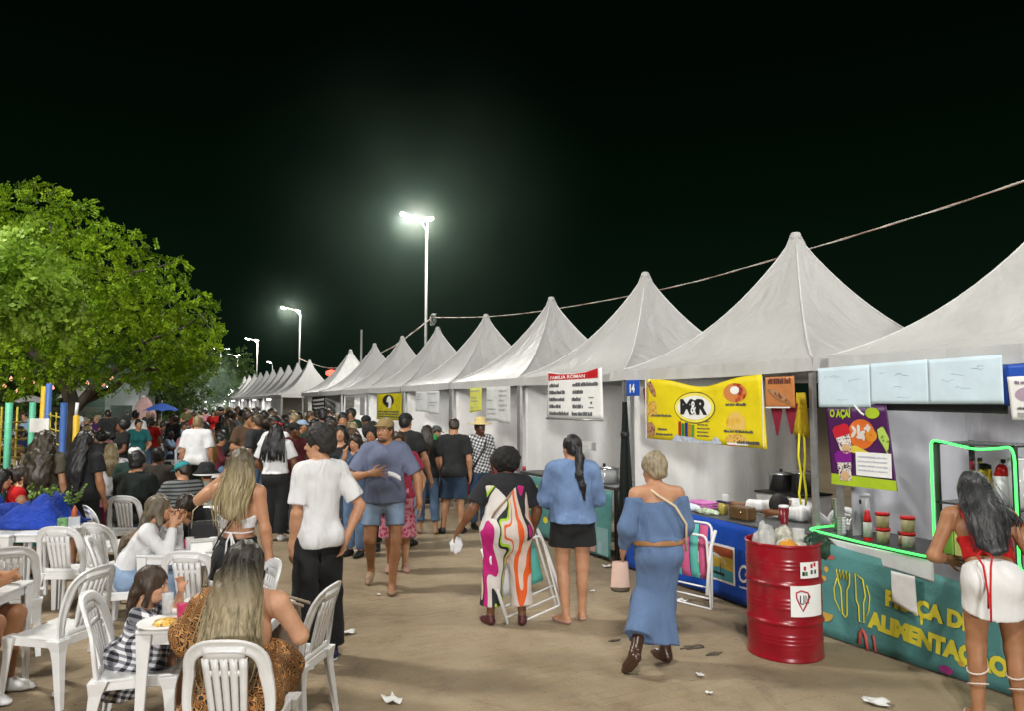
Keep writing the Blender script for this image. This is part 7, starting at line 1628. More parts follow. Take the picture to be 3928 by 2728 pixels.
s = Sk(SIT, 1.10, .98, 'f', (.0, -.12, 0), hs=1.34, pel=(0, -.03, .70), hipR=(.09, -.02, .70), hipL=(-.09, -.02, .70), wai=(0, .02, .85), che=(0, .07, 1.02), nec=(0, .10, 1.17), head=(0, .16, 1.36), shR=(.15, .10, 1.12), shL=(-.15, .10, 1.12), kneR=(.11, .36, .70), kneL=(-.11, .36, .70), ankR=(.11, .38, .30), ankL=(-.11, .38, .30), elR=(.20, .30, .98), wrR=(.12, .58, 1.08), elL=(-.17, .34, 1.10), wrL=(-.06, .40, 1.30))
t = person('small girl in black and white checked dress seated in profile, hand at her mouth', at0((-0.003, 4.985)), AWAY-1.42, 'people seated at the tables')
link_sdf('body', body(s, False, {'L': dict(hd=(.2, -.1, 1), curl=.7)}), .0068, t, SKIN['pale'])
P = torso(s, .018, .01)+[cut(torso_pt(s, 1.0), s.up)]+arm(s, 'R', .024, 0, .62, True, .03)+arm(s, 'L', .024, 0, .62, True, .03)+[sub(cone(s.nec, s.nec+s.up*.1, .05, .06, 0)), cone((s.hipL+s.hipR)/2, (s.kneL+s.kneR)/2, .14, .16, .04, None, True), cone(s.pel-A3(0, .03, .02), s.pel-A3(0, .06, .20), .11, .13, .04, None, True), wrinkle(.004, 44, 30, 6)]
link_sdf('dress', P, .0072, t, CHK)
link_sdf('hair', h_long(s, .010, [s.hp(0, -.10, -.06), s.hp(0, -.11, -.14), back(s, .78, .11)], (.082, .080, .07, .035), .55, .003), .0072, t, hairm('chestnut', (.06, .035, .02)))
faceparts(s, t)
# ---- woman in white long sleeves
s = Sk(SIT, 1.60, .98, 'f', (.0, .16, 0), wai=(0, .0, .68), che=(0, .10, .84), nec=(0, .17, .98), head=(0, .23, 1.13), shR=(.172, .16, .93), shL=(-.172, .16, .93), elR=(.20, .34, .75), wrR=(.08, .36, .98), elL=(-.19, .36, .76), wrL=(-.05, .38, 1.0))
t = person('woman in white low-backed long sleeved top seated in profile with raised hands', at0((-0.040, 7.053)), AWAY-1.30, 'people seated at the tables')
link_sdf('body', body(s, False, {'R': dict(hd=(-.1, .05, 1), curl=.8), 'L': dict(hd=(.1, .05, 1), curl=.8)}), V1, t, SKIN['fair'])
P = torso(s, .012, .004)+[sub(ell(s.nec-s.fw*.14-s.up*.03, A3(.12, .11, .22), s.fr()))]+arm(s, 'R', .014, .1, 1.92, True)+arm(s, 'L', .014, .1, 1.92, True)+[sub(cone(s.nec, s.nec+s.up*.1, .08, .10, 0)), cut(torso_pt(s, .16), -s.up) if False else wrinkle(.002)]
link_sdf('top', P, V1, t, WHITEC)
link_sdf('jeans', g_legs(s, .014, 1.93, .01, .005, .20), V1, t, DENIML)
link_sdf('hair', h_long(s, .012, [s.hp(0, -.11, -.06), s.hp(0, -.16, -.20), back(s, .62, .15), back(s, .36, .15)], (.085, .088, .082, .06, .02), .5, .004), V1, t, hairm('ash_brown', (.16, .125, .08)))
faceparts(s, t)
for S_ in 'LR': shoe(s, S_, t, SHOEW, V2)
# ---- standing blonde woman
s = Sk(STAND, 1.62, .86, 'f', (.25, -.10, 0), elL=(-.37, .12, 1.31), wrL=(-.15, .12, 1.52), shL=(-.162, .0, 1.40), shR=(.155, -.015, 1.385), elR=(.205, -.01, 1.12), wrR=(.225, .04, .87))
t = person('woman with long blonde hair, white tie-back top and black shorts, arm raised to her head', at0((0.654, 5.628)), AWAY-.05)
link_sdf('body', body(s, False, {'L': dict(hd=(.55, .1, .6), pn=(.3, -1, 0), curl=.7)}), V1, t, SKIN['fair'])
link_sdf('shorts', g_legs(s, .016, .36, .030, 0, .26), V1, t, BLACKC)
P = torso(s, .012, .0)+[cut(torso_pt(s, .62), s.up-s.fw*.6), cut(torso_pt(s, .40), -s.up+s.fw*.0), sub(ell(torso_pt(s, .40)-s.fw*.16, A3(.11, .12, .10), s.fr()))]; tp_ = link_sdf('halter_top', P, V1, t, WHITEC)
c = torso_pt(s, .36); MB().tube([c-s.sd*.125-s.fw*.02, c-s.sd*.08-s.fw*.098, c-s.fw*.115, c+s.sd*.08-s.fw*.098, c+s.sd*.125-s.fw*.02], .006, 5).build('tie', WHITEC, tp_)
for dx, l_ in ((-.02, .20), (.015, .16), (.03, .10)): MB().tube([c-s.fw*.118, c-s.fw*.13+s.sd*dx-A3(0, 0, .06), c-s.fw*.135+s.sd*dx*1.4-A3(0, 0, l_)], .007, 5).build('tie_end', WHITEC, tp_)
MB().tube([s.shL*.6+s.nec*.4+s.up*.058, torso_pt(s, .60)-s.fw*.122+s.sd*.0, torso_pt(s, .30)-s.fw*.118+s.sd*.09-s.sd*.16, s.hipL+A3(-.10, 0, .0)] if False else [s.shR*.55+s.nec*.45+s.up*.058, torso_pt(s, .62)-s.fw*.122+s.sd*.03, torso_pt(s, .36)-s.fw*.120-s.sd*.06, s.hipL+A3(-.09, -.02, .06)], .006, 5).build('bag_strap', BLKPL, t)
link_sdf('hair', h_long(s, .012, [s.hp(0, -.10, -.08), back(s, .92, .10), back(s, .66, .135)], (.084, .098, .105, .06), .36, .003), V1, t, hairm('streaked_blond', (.10, .08, .045), (.46, .37, .20), (1.42, 1.60), 60))
for k_ in range(9):
    u = k_/8-.5; MB().tube([s.hp(u*.15, -.08+.07*abs(u), .02), s.hp(u*.22, -.12+.04*abs(u), -.12), back(s, .80, .135, u*.24), back(s, .55+.04*math.sin(k_*4), .135, u*.22)], [.010, .014, .013, .003], 5).build('hair_lock', _mc['hair_streaked_blond'], t)
loose_hair(s, t, _mc['hair_streaked_blond'], [s.hp(0, -.10, .05), s.hp(0, -.13, -.10), back(s, .82, .135), back(s, .55, .14)], 36, (.15, .22, .25, .22), 5)
# ---- woman hiding her face behind her hands
s = Sk(SIT, 1.62, 1.0, 'f', (.0, -.55, 0), wai=(0, .02, .67), che=(0, .14, .82), nec=(0, .25, .93), head=(0, .33, 1.02), shR=(.18, .22, .90), shL=(-.18, .22, .90), elR=(.24, .42, .76), wrR=(.07, .47, .90), elL=(-.24, .42, .76), wrL=(-.07, .47, .90))
t = person('woman in black hooded top leaning on the table with both hands before her face', at0((0.560, 8.028)), TO_CAM, 'people seated at the tables')
link_sdf('body', body(s, False, {'R': dict(hd=(-.75, .1, .5), curl=.3), 'L': dict(hd=(.75, .1, .5), curl=.3)}), V2, t, SKIN['tan'])
link_sdf('hooded_top', g_top(s, .028, -.02, .03, 1.5, .060, .02), V2, t, BLACKC); link_sdf('jeans', g_legs(s), V2, t, DENIMD)
link_sdf('hair', h_long(s, .014, [s.hp(0, -.10, -.06), back(s, .85, .10), back(s, .6, .12)], (.088, .10, .10, .06), .45), V2, t, H_DARK); faceparts(s, t)
chair((0.574, 8.244), TO_CAM, 'white plastic chair under the woman hiding her face')
# ------------------------------------------------ quick figures from a few choices
def figure(label, loc, rz, base=STAND, H=1.68, g=1.0, sex='f', sk='tan', top=None, bot=None, hair=None, turn=(0, 0, 0), sleeve=.6, hem=-.08, leg_t=1.93, dress=None, vox=V2, face=False, shoes=SHOEB, hairkind='short', extra=None, group='people standing at the stalls', hands=None, loose=.015, wide=.0, neck=.068, **ov):
    s = Sk(base, H, g, sex, turn, **ov); t = person(label, loc, rz, group)
    link_sdf('body', body(s, True, hands), vox, t, SKIN[sk])
    if top is not None: link_sdf('top', g_top(s, .018, hem, loose, sleeve, neck, .02), vox, t, top)
    if bot is not None: link_sdf('trousers' if leg_t > 1 else 'shorts', g_legs(s, .015, leg_t, .015+wide, wide*.7, .24), vox, t, bot)
    if dress is not None: link_sdf('skirt', g_skirt(s, .014, .30, dress[1], .165, dress[2], .78), vox, t, dress[0])
    if hair is not None:
        P = {'short': lambda: h_short(s, .012, .085, -.04, .006, .006), 'crop': lambda: h_short(s, .006, .08, -.03, .003), 'afro': lambda: h_afro(s, .135), 'bun': lambda: h_short(s, .010, .08, -.05, .003)+[s.hell((0, -.12, .06), (.05, .05, .05), .01)],
             'long': lambda: h_long(s, .012, [s.hp(0, -.10, -.09), back(s, .90, .105), back(s, .62, .14)], (.085, .098, .100, .055), .40), 'mid': lambda: h_long(s, .012, [s.hp(0, -.09, -.09), s.hp(0, -.08, -.17)], (.085, .085, .06), .6),
             'very_long': lambda: h_long(s, .014, [s.hp(0, -.10, -.09), back(s, .90, .115), back(s, .62, .15), back(s, .22, .15)], (.088, .105, .110, .105, .07), .40),
             'curly': lambda: h_long(s, .03, [s.hp(0, -.10, -.09), back(s, .85, .13), back(s, .52, .16), back(s, .20, .15)], (.105, .14, .155, .15, .11), .55)+[('noise', lambda X, Y, Z: .012*np.sin(48*X+5)*np.sin(50*Y)*np.sin(44*Z))]}[hairkind]()
        link_sdf('hair', P, vox, t, hair)
    if face: faceparts(s, t)
    if shoes is not None and leg_t > 0:
        for S_ in 'LR': shoe(s, S_, t, shoes, vox)
    if extra: extra(s, t)
    return t, s
def capx(m, peak=True, back_=False):
    def f(s, t):
        c = link_sdf('cap', [s.hell((0, -.01, .045), (.090, .108, .080), .01), cut(s.hp(0, 0, .028), s.Rh @ A3(0, -.15, -1))], V2, t, m)
        if peak: link_sdf('peak', [s.hell((0, (.11 if not back_ else -.13), .035), (.068, .060, .010), .005)], .007, c, m)
    return f
GREYJ = cloth('grey_denim', (.15, .17, .20), folds=.5)
# woman with black braids
def braids(s, t):
    r_ = random.Random(4)
    for k in range(26):
        u = k/25-.5; l_ = .42+.10*r_.random()
        MB().tube([s.hp(u*.16, -.07+.12*abs(u), .06-.10*abs(u)), s.hp(u*.27, -.13+.09*abs(u), -.08), back(s, .86, .14, u*.32), back(s, l_, .155, u*.36+r_.uniform(-.02, .02))], [.012, .012, .011, .007], 5).build('braid', H_BLACK, t)
    b_ = link_sdf('hair_bow', [s.hell((.05, -.02, .10), (.045, .03, .022), .01), s.hell((-.0, -.03, .12), (.03, .03, .02), .01)], .008, t, REDC)
figure('woman with long black braids and red hair bow in white top and black trousers', at0((1.773, 11.089)), AWAY, H=1.67, g=1.12, sk='brown', top=WHITEC, bot=BLACKC, hair=H_BLACK, hairkind='long', sleeve=.7, hem=.10, wide=.03, extra=braids, shoes=SHOEW, elL=(-.27, .0, 1.12), wrL=(-.22, .16, .95), elR=(.27, .0, 1.12), wrR=(.22, .16, .95))
# man in black T-shirt and denim shorts
figure('man in black T-shirt and knee length denim shorts standing with bowed head', at0((4.294, 10.490)), AWAY-.05, H=1.72, g=1.08, sex='m', sk='fair', top=BLACKC, bot=DENIMD, leg_t=.92, hair=H_DARK, hairkind='crop', turn=(.15, -.45, 0), sleeve=.75, hem=-.16, wide=.03, elL=(-.26, -.02, 1.11), wrL=(-.25, .05, .86), kneL=(-.11, 0, .49), ankL=(-.15, -.05, .085), ankR=(.13, .0, .085), footL=(-.7, 1))
# man in straw hat
STRAW = mat('straw', (.58, .46, .20), .8, var=.3, vscale=30, bump=.3, bscale=80)
def straw(s, t):
    q = s.hp(0, -.005, .055); o = MB().lathe([(.19, .005), (.20, -.01), (.17, -.008), (.095, .0), (.088, .07), (.07, .11), (.03, .10), (.001, .095)], 24, smooth=True).build('straw_hat', STRAW, t); o.location = tuple(q)
    MB().tube([s.shL*.8+s.nec*.2+s.up*.07, s.che+s.fw*.17*s.g, s.hipR+A3(.1, .08, 0)], .016, 6).build('bag_strap', BLKPL, t)
figure('man in straw hat and black and white checked shirt facing the walkway', (4.83, 10.72, 0), TO_CAM+.5, H=1.70, g=1.05, sex='m', sk='dark', top=checks('check_shirt', 7.0, (.66, .66, .66), (.22, .22, .23), (.02, .02, .02)), bot=checks('check_shirt', 7.0, 0, 0, 0) if False else DENIMD, hair=H_BLACK, hairkind='crop', extra=straw, face=True, sleeve=.8, hem=-.12)
# man in black T-shirt behind the walking man, woman in blue jeans
figure('man in black T-shirt and light jeans with black cap, back turned, behind the walking man', at0((3.308, 9.867)), AWAY-.25, H=1.82, g=1.10, sex='m', sk='fair', top=BLACKC, bot=DENIML, hair=H_BLACK, hairkind='crop', extra=capx(BLACKC), elR=(.29, -.04, 1.13), wrR=(.33, .05, .88), sleeve=.7, shoes=SHOEB, hem=-.14)
figure('woman in black top and blue cropped jeans with her back turned', at0((3.925, 10.676)), AWAY+.1, H=1.62, g=1.05, sk='fair', top=BLACKC, bot=DENIM, leg_t=1.72, hair=H_DARK, hairkind='long', elL=(-.25, .05, 1.12), wrL=(-.12, .22, 1.0), shoes=SANDALT, ankR=(.15, -.10, .085), kneR=(.13, 0, .49))
PINKD = food_print('pink_floral', (.35, .01, .05), (.55, .03, .10), (.70, .30, .38), 26)
figure('woman in pink and red floral skirt half hidden behind the walking man', at0((2.741, 8.417)), TO_CAM+.2, H=1.62, g=1.1, sk='pale', top=cloth('rose', (.40, .04, .08)), dress=(PINKD, 1.15, .22), hair=H_BROWN, hairkind='mid', shoes=SANDAL, elL=(-.30, 0, 1.12))
# faces behind the young man
figure('woman with long wavy black hair and black top facing the camera', at0((2.538, 10.368)), TO_CAM-.1, H=1.65, g=1.05, sk='fair', top=BLACKC, bot=DENIMD, hair=H_BLACK, hairkind='long', face=True, neck=.095, turn=(.1, .1, 0))
figure('woman in blue denim dress touching her face beside the walking man', at0((2.513, 9.484)), TO_CAM-.5, H=1.56, g=1.0, sk='fair', top=cloth('denim_dress', (.055, .085, .14), folds=.5), bot=DENIM, hair=H_DARK, hairkind='mid', face=True, turn=(.3, -.2, 0), elR=(.20, .14, 1.13), wrR=(.05, .17, 1.40), hands={'R': dict(hd=(-.1, -.1, 1))}, shoes=SHOEB)
figure('man with big rounded black hair behind the woman in denim dress', at0((2.805, 9.785)), TO_CAM, H=1.66, g=1.05, sex='m', sk='tan', top=cloth('dark_grey', (.05, .05, .055)), bot=BLACKC, hair=H_AFRO, hairkind='afro', face=True)
figure('man in black cap facing the camera before the white tent', at0((3.667, 13.158)), TO_CAM, H=1.74, g=1.05, sex='m', sk='brown', top=cloth('white_shirt', (.6, .6, .6)), bot=BLACKC, hair=H_BLACK, hairkind='crop', extra=capx(BLACKC), face=True)
MASKG = cloth('mask_green', (.03, .20, .07)); MASKW = cloth('mask_white', (.62, .60, .58))
def maskx(m): return lambda s, t: link_sdf('face_mask', [s.hell((0, .055, -.058), (.060, .052, .050), .01), cut(s.hp(0, .05, -.028), s.Rh @ A3(0, 0, 1))], V2, t, m)
figure('man with glasses and green face mask in the crowd behind the young man', at0((2.749, 13.173)), TO_CAM+.2, H=1.68, g=1.1, sex='m', sk='fair', top=cloth('forest', (.02, .05, .035)), bot=BLACKC, hair=H_BLACK, hairkind='short', extra=maskx(MASKG), face=True)
figure('person in dark cap and white face mask behind the woman with wavy hair', at0((2.846, 12.340)), TO_CAM-.2, H=1.67, g=1.0, sex='m', sk='tan', top=cloth('stone', (.36, .33, .30)), bot=DENIMD, hair=H_DARK, hairkind='crop', extra=lambda s, t: (maskx(MASKW)(s, t), capx(cloth('umber', (.06, .04, .03)))(s, t)), face=True)
figure('man in maroon shirt and dark round hat left of the young man', at0((2.126, 11.695)), TO_CAM+.9, H=1.66, g=1.15, sex='m', sk='brown', top=cloth('maroon', (.10, .018, .022)), bot=GREYJ, hair=H_BLACK, hairkind='crop', extra=capx(cloth('black_hat', (.015, .016, .014)), True), face=True)
figure('person in pale blue cap among the crowd behind the young man', at0((2.664, 13.888)), TO_CAM+1.2, H=1.66, g=1.0, sex='m', sk='tan', top=cloth('olive', (.08, .08, .03)), bot=BLACKC, hair=H_DARK, hairkind='crop', extra=capx(cloth('pale_blue', (.30, .40, .52))), face=True)
figure('person in bright green shirt bending over the stall counter', (5.1, 13.9, 0), AWAY-1.2, H=1.62, g=1.2, sk='fair', top=cloth('green', (.03, .28, .06)), bot=DENIMD, hair=H_DARK, hairkind='crop', che=(0, .08, 1.25), nec=(0, .14, 1.38), head=(0, .22, 1.48), turn=(0, -.4, 0), shR=(.18, .12, 1.34), shL=(-.18, .12, 1.34), extra=capx(cloth('grey_cap', (.08, .10, .10))))
# dozing stall keeper
s = Sk(SIT, 1.68, 1.1, 'm', (.2, -1.15, 0), wai=(0, .05, .70), che=(0, .22, .83), nec=(0, .38, .91), head=(0, .50, .93), shR=(.18, .34, .89), shL=(-.18, .34, .89), elR=(.34, .46, .88), wrR=(.60, .60, .87), elL=(-.28, .46, .88), wrL=(-.02, .60, .87))
t = person('stall keeper in white shirt with red cuffs dozing with his head on the counter', (6.32, 5.45, 0), math.pi/2-.15, 'people seated at the tables')
for o_ in (): pass
link_sdf('body', body(s, True, None, True), V2, t, SKIN['brown']); link_sdf('shirt', g_top(s, .02, -.05, .02, 1.55, .06, .012), V2, t, WHITEC); link_sdf('trousers', g_legs(s), V2, t, BLACKC); link_sdf('hair', h_short(s, .008, .08, -.04, .004), V2, t, H_AFRO)
for S_ in 'R':
    el, wr = getattr(s, 'el'+S_), getattr(s, 'wr'+S_); link_sdf('cuff', [cone(el+(wr-el)*.50, el+(wr-el)*.58, .054, .052, 0, None, True), cut(el+(wr-el)*.50, el-wr)], .008, t, REDC)
o = chair((6.031, 5.493), 0, 'white plastic chair under the dozing stall keeper'); o.location = (6.36, 5.45, 0); o.rotation_euler = (0, 0, math.pi/2-.15)
# ---- left side figures
figure('woman with a huge mass of long curly brown hair standing with her back turned', at0((-0.964, 10.061)), AWAY+.1, H=1.62, g=1.1, sk='fair', top=cloth('khaki_top', (.10, .09, .06)), bot=BLACKC, hair=hairm('curly_brown', (.055, .043, .026), sc=30), hairkind='curly')
figure('woman with very long straight black hair and black dress standing with her back turned', at0((-0.566, 9.916)), AWAY-.1, H=1.63, g=1.1, sk='tan', top=BLACKC, dress=(cloth('black_dress', (.010, .013, .012)), .85, .20), hair=H_BLACK, hairkind='very_long', elL=(-.26, .12, 1.14), wrL=(-.22, .20, 1.02))
figure('woman in red top with dark bun seated at the blue cloth heap', at0((-1.191, 9.952)), AWAY-.9, SIT, H=1.66, g=1.05, sk='fair', top=REDC, bot=cloth('sand_skirt', (.36, .25, .14)), leg_t=1.6, hair=H_DARK, hairkind='bun', sleeve=0, group='people seated at the tables', loose=.0)
figure('woman in teal dress seated at the left edge, chin on her hand', at0((-1.379, 9.878)), AWAY-1.2, SIT, H=1.62, g=1.0, sk='fair', top=cloth('teal_dress', (.02, .20, .20)), bot=cloth('teal_dress', (.02, .20, .20)), leg_t=1.2, hair=H_BLACK, hairkind='mid', face=True, sleeve=0, group='people seated at the tables', elR=(.20, .30, .76), wrR=(.06, .22, 1.02))
figure('man with short dark hair in black and white jacket seated with his back turned', at0((-0.022, 10.314)), AWAY, SIT, H=1.78, g=1.15, sex='m', sk='fair', top=cloth('dark_jacket', (.010, .014, .012), folds=.5), bot=DENIMD, hair=H_BLACK, hairkind='short', sleeve=1.85, group='people seated at the tables', extra=lambda s, t: [link_sdf('shoulder_panel', [cone(s.nec*.5+getattr(s, 'sh'+S_)*.5+s.up*.012, getattr(s, 'sh'+S_)+s.up*.012, .066, .066, 0), cut(getattr(s, 'sh'+S_)-s.up*.005, -s.up)], V2, t, WHITEC) for S_ in 'LR'])
STR = None
def stripes(name, sc, c1, c2):
    m, tr, b = NT(name); b.inputs['Roughness'].default_value = .8; q = N(tr, 'ShaderNodeTexWave', Scale=sc, wave_type='BANDS', bands_direction='Z', Distortion=1.2); q.inputs['Detail Scale'].default_value = .6; L(tr, coords(tr), q.inputs['Vector'])
    r = N(tr, 'ShaderNodeValToRGB'); r.color_ramp.interpolation = 'CONSTANT'; e = r.color_ramp.elements; e[0].color = c4(c1); e[1].position = .35; e[1].color = c4(c2); L(tr, q.outputs['Fac'], r.inputs[0]); L(tr, r.outputs[0], b.inputs['Base Color']); return m
figure('woman in grey and black striped top seated with one bare shoulder', at0((0.490, 9.944)), AWAY+.6, SIT, H=1.64, g=1.15, sk='fair', top=stripes('grey_stripes', 7.0, (.012, .013, .013), (.14, .15, .15)), bot=DENIMD, hair=H_DARK, hairkind='crop', turn=(.6, -.3, 0), sleeve=.5, group='people seated at the tables', extra=lambda s, t: capx(cloth('teal_cap', (.03, .22, .24)))(s, t))
def bucket(s, t):
    q = s.hp(0, 0, .03); o = MB().lathe([(.155, -.045), (.158, -.03), (.105, .02), (.098, .07), (.07, .105), (.001, .11)], 20).build('bucket_hat', BLACKC, t); o.location = tuple(q); MB().lathe([(.157, -.052), (.161, -.043), (.157, -.034)], 20, cap=False).build('white_edge', WHITE, o)
figure('person in black bucket hat with white edge seated near the blonde woman', at0((0.768, 10.028)), AWAY+.5, SIT, H=1.58, g=1.1, sex='m', sk='tan', top=cloth('grey_green', (.22, .25, .21)), bot=DENIMD, hair=H_DARK, hairkind='crop', extra=bucket, group='people seated at the tables')
ZEB = food_print('marble_print', (.02, .02, .02), (.50, .50, .52), (.66, .66, .68), 7)
figure('woman with sandy blonde hair and black and white marbled top seated in the crowd', at0((-0.397, 13.527)), AWAY+.5, SIT, H=1.74, g=1.1, sk='fair', top=ZEB, bot=DENIM, hair=H_SAND, hairkind='long', sleeve=1.2, group='people seated at the tables')
figure('man in white shirt standing with his back turned in the middle of the crowd', at0((0.929, 14.315)), AWAY+.1, H=1.74, g=1.2, sex='m', sk='fair', top=WHITEC, bot=cloth('dark_green', (.02, .03, .022)), hair=H_SAND, hairkind='crop', sleeve=.85, hem=-.12)
figure('man in dark brown T-shirt seated with his back turned beside the striped top', at0((0.241, 11.414)), AWAY+.15, SIT, H=1.78, g=1.25, sex='m', sk='brown', top=cloth('dark_brown', (.045, .038, .030)), bot=BLACKC, hair=H_BLACK, hairkind='crop', group='people seated at the tables')
figure('man in white cap and dark shirt seated before the man in dark jacket', at0((-0.059, 12.573)), AWAY+.3, SIT, H=1.72, g=1.1, sex='m', sk='tan', top=cloth('pine', (.015, .035, .028)), bot=DENIMD, hair=H_BLACK, hairkind='crop', extra=capx(cloth('white_cap', (.6, .6, .6)), True, True), group='people seated at the tables')
figure('person in pale shorts seated cut off by the left edge, knee forward', at0((-1.131, 6.170)), AWAY-1.5, SIT, H=1.70, g=1.1, sex='m', sk='tan', top=cloth('pale_rose', (.50, .38, .34)), bot=cloth('pale_shorts', (.40, .44, .50)), leg_t=.8, hair=H_DARK, hairkind='crop', sleeve=.6, vox=.010, group='people seated at the tables', shoes=SHOEW)
# ================================================================== the crowd at the tables and down the walkway
CV = .019
_tm = {}
def tmpl(key, fn):
    if key not in _tm: _tm[key] = sdf_mesh(key[0], fn(), CV)
    return _tm[key]
def put(nm, me, par, m, M_=None):
    o = bpy.data.objects.new(nm, me); COL.objects.link(o); o.parent = par
    if not me.materials: me.materials.append(m)
    o.material_slots[0].link = 'OBJECT'; o.material_slots[0].material = m
    if M_ is not None: o.matrix_local = M_
    return o
POSES = {
 ('stand', 'm'): Sk(STAND, 1.74, 1.08, 'm'), ('stand', 'f'): Sk(STAND, 1.62, 1.05, 'f', elL=(-.25, .04, 1.12), wrL=(-.14, .22, 1.02)),
 ('talk', 'm'): Sk(STAND, 1.76, 1.12, 'm', (.3, -.05), elR=(.27, .06, 1.12), wrR=(.16, .28, 1.12), kneL=(-.12, .03, .49), ankL=(-.14, .03, .085)), ('talk', 'f'): Sk(STAND, 1.60, 1.1, 'f', (-.35, -.1), elR=(.24, .06, 1.13), wrR=(.10, .22, 1.22)),
 ('sit', 'm'): Sk(SIT, 1.74, 1.12, 'm'), ('sit', 'f'): Sk(SIT, 1.62, 1.05, 'f'),
 ('lean', 'm'): Sk(SIT, 1.72, 1.1, 'm', (.25, -.2), che=(0, .06, .85), nec=(0, .13, 1.0), head=(0, .19, 1.14), shR=(.178, .11, .95), shL=(-.178, .11, .95), wai=(0, -.02, .68)),
 ('lean', 'f'): Sk(SIT, 1.62, 1.1, 'f', (-.3, -.15), che=(0, .05, .85), nec=(0, .11, 1.0), head=(0, .17, 1.14), shR=(.172, .10, .95), shL=(-.172, .10, .95), elR=(.22, .28, .77), wrR=(.07, .24, 1.0))}
H0 = Sk(STAND, 1.68, 1.0, 'f')
def hair_local(kind):
    s = Sk(STAND, 1.70, 1.0, 'f'); s.head = A3(0, 0, 0); s.nec = A3(0, -.03, -.16); s.pel = A3(0, -.015, -.66)
    return {'cropped': lambda: h_short(s, .008, .085, -.035, .004, .004), 'thick short': lambda: h_short(s, .022, .085, -.04, .008, .010), 'long straight': lambda: h_long(s, .014, [s.hp(0, -.10, -.09), A3(0, -.14, -.26), A3(0, -.15, -.40)], (.088, .10, .105, .07), .42),
      'shoulder length': lambda: h_long(s, .014, [s.hp(0, -.09, -.09), s.hp(0, -.09, -.19)], (.088, .09, .07), .6), 'tied back': lambda: h_short(s, .008, .08, -.04, .003)+[s.hell((0, -.12, .03), (.045, .045, .045), .01), cone(s.hp(0, -.14, .01), s.hp(0, -.15, -.16), .035, .018, .02)], 'curly': lambda: h_afro(s, .128, .03)}[kind]()
HK = ['cropped', 'thick short', 'long straight', 'shoulder length', 'tied back', 'curly']
CC = {'black': (.012, .013, .013), 'charcoal': (.03, .031, .033), 'white': (.66, .66, .66), 'maroon': (.09, .014, .02), 'navy': (.012, .02, .06), 'grey': (.17, .175, .18), 'dark green': (.014, .035, .022), 'brown': (.075, .045, .028), 'red': (.42, .015, .015), 'olive': (.085, .085, .035), 'beige': (.40, .32, .22), 'pink': (.48, .20, .24), 'light blue': (.24, .36, .50), 'teal': (.02, .15, .16), 'mustard': (.36, .24, .03), 'purple': (.07, .02, .10)}
WT = ['black']*6+['charcoal']*4+['white']*5+['light blue', 'pink', 'beige', 'red', 'mustard']+['maroon', 'navy', 'navy', 'grey', 'grey', 'dark green', 'dark green', 'brown', 'brown', 'red', 'olive', 'beige', 'pink', 'light blue', 'teal', 'mustard', 'purple']
HCOL = {'black': H_BLACK, 'dark brown': H_DARK, 'brown': H_BROWN, 'sandy': H_SAND}
BOT = {'jeans': DENIM, 'dark jeans': DENIMD, 'black trousers': BLACKC, 'grey trousers': GREYJ}
def cm(c): return cloth('crowd_'+c.replace(' ', '_'), CC[c], folds=.4)
used = set(); taken = [(o.location.x, o.location.y) for o in bpy.data.objects if o.get('category') in ('person', 'chair', 'table')]
cr = random.Random(21)
def free(x, y, r): return all((x-a)**2+(y-b)**2 > r*r for a, b in taken)
def crowd_person(x, y, rz, pose, where, group, sex=None, col=None):
    sex = sex or cr.choice('mf'); s = POSES[(pose, sex)]
    for _ in range(60):
        c = col or cr.choice(WT); hk = cr.choice(['cropped', 'cropped', 'thick short', 'curly'] if sex == 'm' else ['long straight', 'long straight', 'shoulder length', 'tied back', 'curly']); hc = cr.choice(['black', 'black', 'black', 'dark brown', 'dark brown', 'brown', 'sandy']); b = cr.choice(list(BOT))
        key = (c, hk, hc, where, pose in ('sit', 'lean'))
        if key not in used: break
    used.add(key)
    lab = '%s with %s %s hair and %s top %s' % ('man' if sex == 'm' else 'woman', hk, hc, c, where)
    t = thing('person', lab, 'person', (x, y, 0), rz, group); k = (pose, sex)
    sk_ = SKIN[cr.choice(['fair', 'tan', 'tan', 'olive', 'olive', 'brown', 'dark'])]
    put('body', tmpl(('body',)+k, lambda: body(s, True)), t, sk_)
    sl = cr.choice((.6, .6, .75, 1.8)); put('top', tmpl(('top', sl)+k, lambda: g_top(s, .020, -.10, .015, sl, .066, .018)), t, cm(c))
    put('trousers', tmpl(('trousers',)+k, lambda: g_legs(s, .016, 1.92, .02, .01, .24)), t, BOT[b])
    M_ = Matrix.Translation(tuple(s.head)) @ Matrix([list(r) for r in s.Rh]).to_4x4() @ Matrix.Scale(s.hs, 4)
    put('hair', tmpl(('hair', hk), lambda: hair_local(hk)), t, HCOL[hc], M_)
    t.scale = (1, 1, cr.uniform(.95, 1.05)); taken.append((x, y)); return lab, t
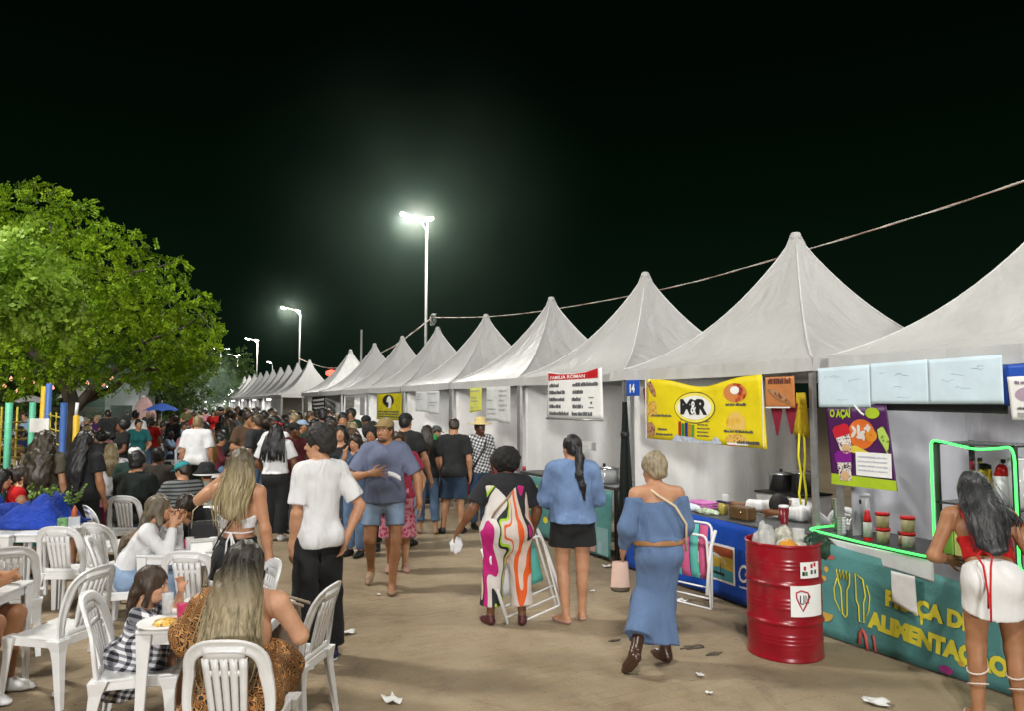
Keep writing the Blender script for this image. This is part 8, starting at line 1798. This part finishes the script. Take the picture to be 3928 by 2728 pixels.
# one-piece chair and table for the distance
def joined(root, nm):
    bm = bmesh.new()
    for ch in root.children:
        n0 = len(bm.verts); bm.from_mesh(ch.data)
    me = bpy.data.meshes.new(nm); bm.to_mesh(me); bm.free(); me.materials.append(root.children[0].data.materials[0]); return me
CHM = joined(CH0, 'plastic_chair'); TBM = joined(T0, 'plastic_table')
def far_chair(x, y, rz, lab):
    o = bpy.data.objects.new('plastic_chair', CHM); COL.objects.link(o); o.location = (x, y, 0); o.rotation_euler = (0, 0, rz); tag(o, lab, 'chair', 'white plastic chairs')
def far_table(x, y, rz, lab):
    o = bpy.data.objects.new('plastic_table', TBM); COL.objects.link(o); o.location = (x, y, 0); o.rotation_euler = (0, 0, rz); tag(o, lab, 'table', 'plastic tables'); taken.append((x, y))
def pix(x, y):   # bearing of a place from the walkway, used only to leave places bare
    d = x*math.sin(YAW)+y*math.cos(YAW); return (x*math.cos(YAW)-y*math.sin(YAW))/d, d
n_t = 0
for j in range(11):
    for i in range(9):
        d = 10.4+2.05*j+cr.uniform(-.3, .3); b = -.70+(.115 if j > 3 else .15)*i+cr.uniform(-.03, .03)+.03*(j % 2)
        if b > -.30+.002*j: continue
        x = b*d*math.cos(YAW)+d*math.sin(YAW); y = -b*d*math.sin(YAW)+d*math.cos(YAW)
        if not free(x, y, 1.15) or (x-TB[0])**2+(y-TB[1])**2 < 1.2: continue
        if b < -.56 and 11.8 < d < 15.5: continue
        r0 = cr.uniform(-.4, .4)+AWAY; labs = []
        for q in range(4):
            if cr.random() < .14: continue
            a = r0+q*math.pi/2+cr.uniform(-.12, .12); px, py = x-math.sin(a)*-.62*-1, y+math.cos(a)*-.62
            px, py = x+math.sin(a)*.62, y-math.cos(a)*.62
            if not free(px, py, .50): continue
            near = 'seated' + (' near coloured posts' if b < -.55 else ' under the tree' if d < 19 and b < -.42 else ' mid crowd' if d < 19 else ' far back')
            lab, t = crowd_person(px, py, a, cr.choice(('sit', 'sit', 'lean')), near, 'people seated at the tables')
            far_chair(px, py, a, 'white chair of '+lab.replace(' and', ',').replace(' seated', ',')); labs.append(lab)
        if labs: far_table(x, y, r0, 'white table of '+labs[0].replace(' and', ',').replace(' seated', ','))
# standing people: down the walkway in front of the stalls, and between the tables
for (n_, b0, b1, d0, d1, wh) in ((34, -.36, -.21, 11.5, 19, 'in the walkway'), (46, -.385, -.245, 19, 34, 'down the walkway'), (9, -.66, -.36, 13, 22, 'standing between tables'), (15, -.66, -.36, 22, 36, 'standing beyond tables'), (26, -.40, -.27, 34, 58, 'by far tents')):
    k = 0; tries = 0
    while k < n_ and tries < 900:
        tries += 1; b = cr.uniform(b0, b1); d = cr.uniform(d0, d1)
        x = b*d*math.cos(YAW)+d*math.sin(YAW); y = -b*d*math.sin(YAW)+d*math.cos(YAW)
        if x > 4.9 or not free(x, y, .48) or (x-TB[0])**2+(y-TB[1])**2 < .5: continue
        if b < -.56 and 11.8 < d < 15.5: continue
        crowd_person(x, y, cr.choice((AWAY, AWAY+1.2, AWAY-1.3, TO_CAM, TO_CAM+.5, TO_CAM-.6))+cr.uniform(-.4, .4), cr.choice(('stand', 'stand', 'talk')), wh, 'people standing at the stalls' if 'walkway' in wh or 'tents' in wh else 'people standing in the crowd'); k += 1
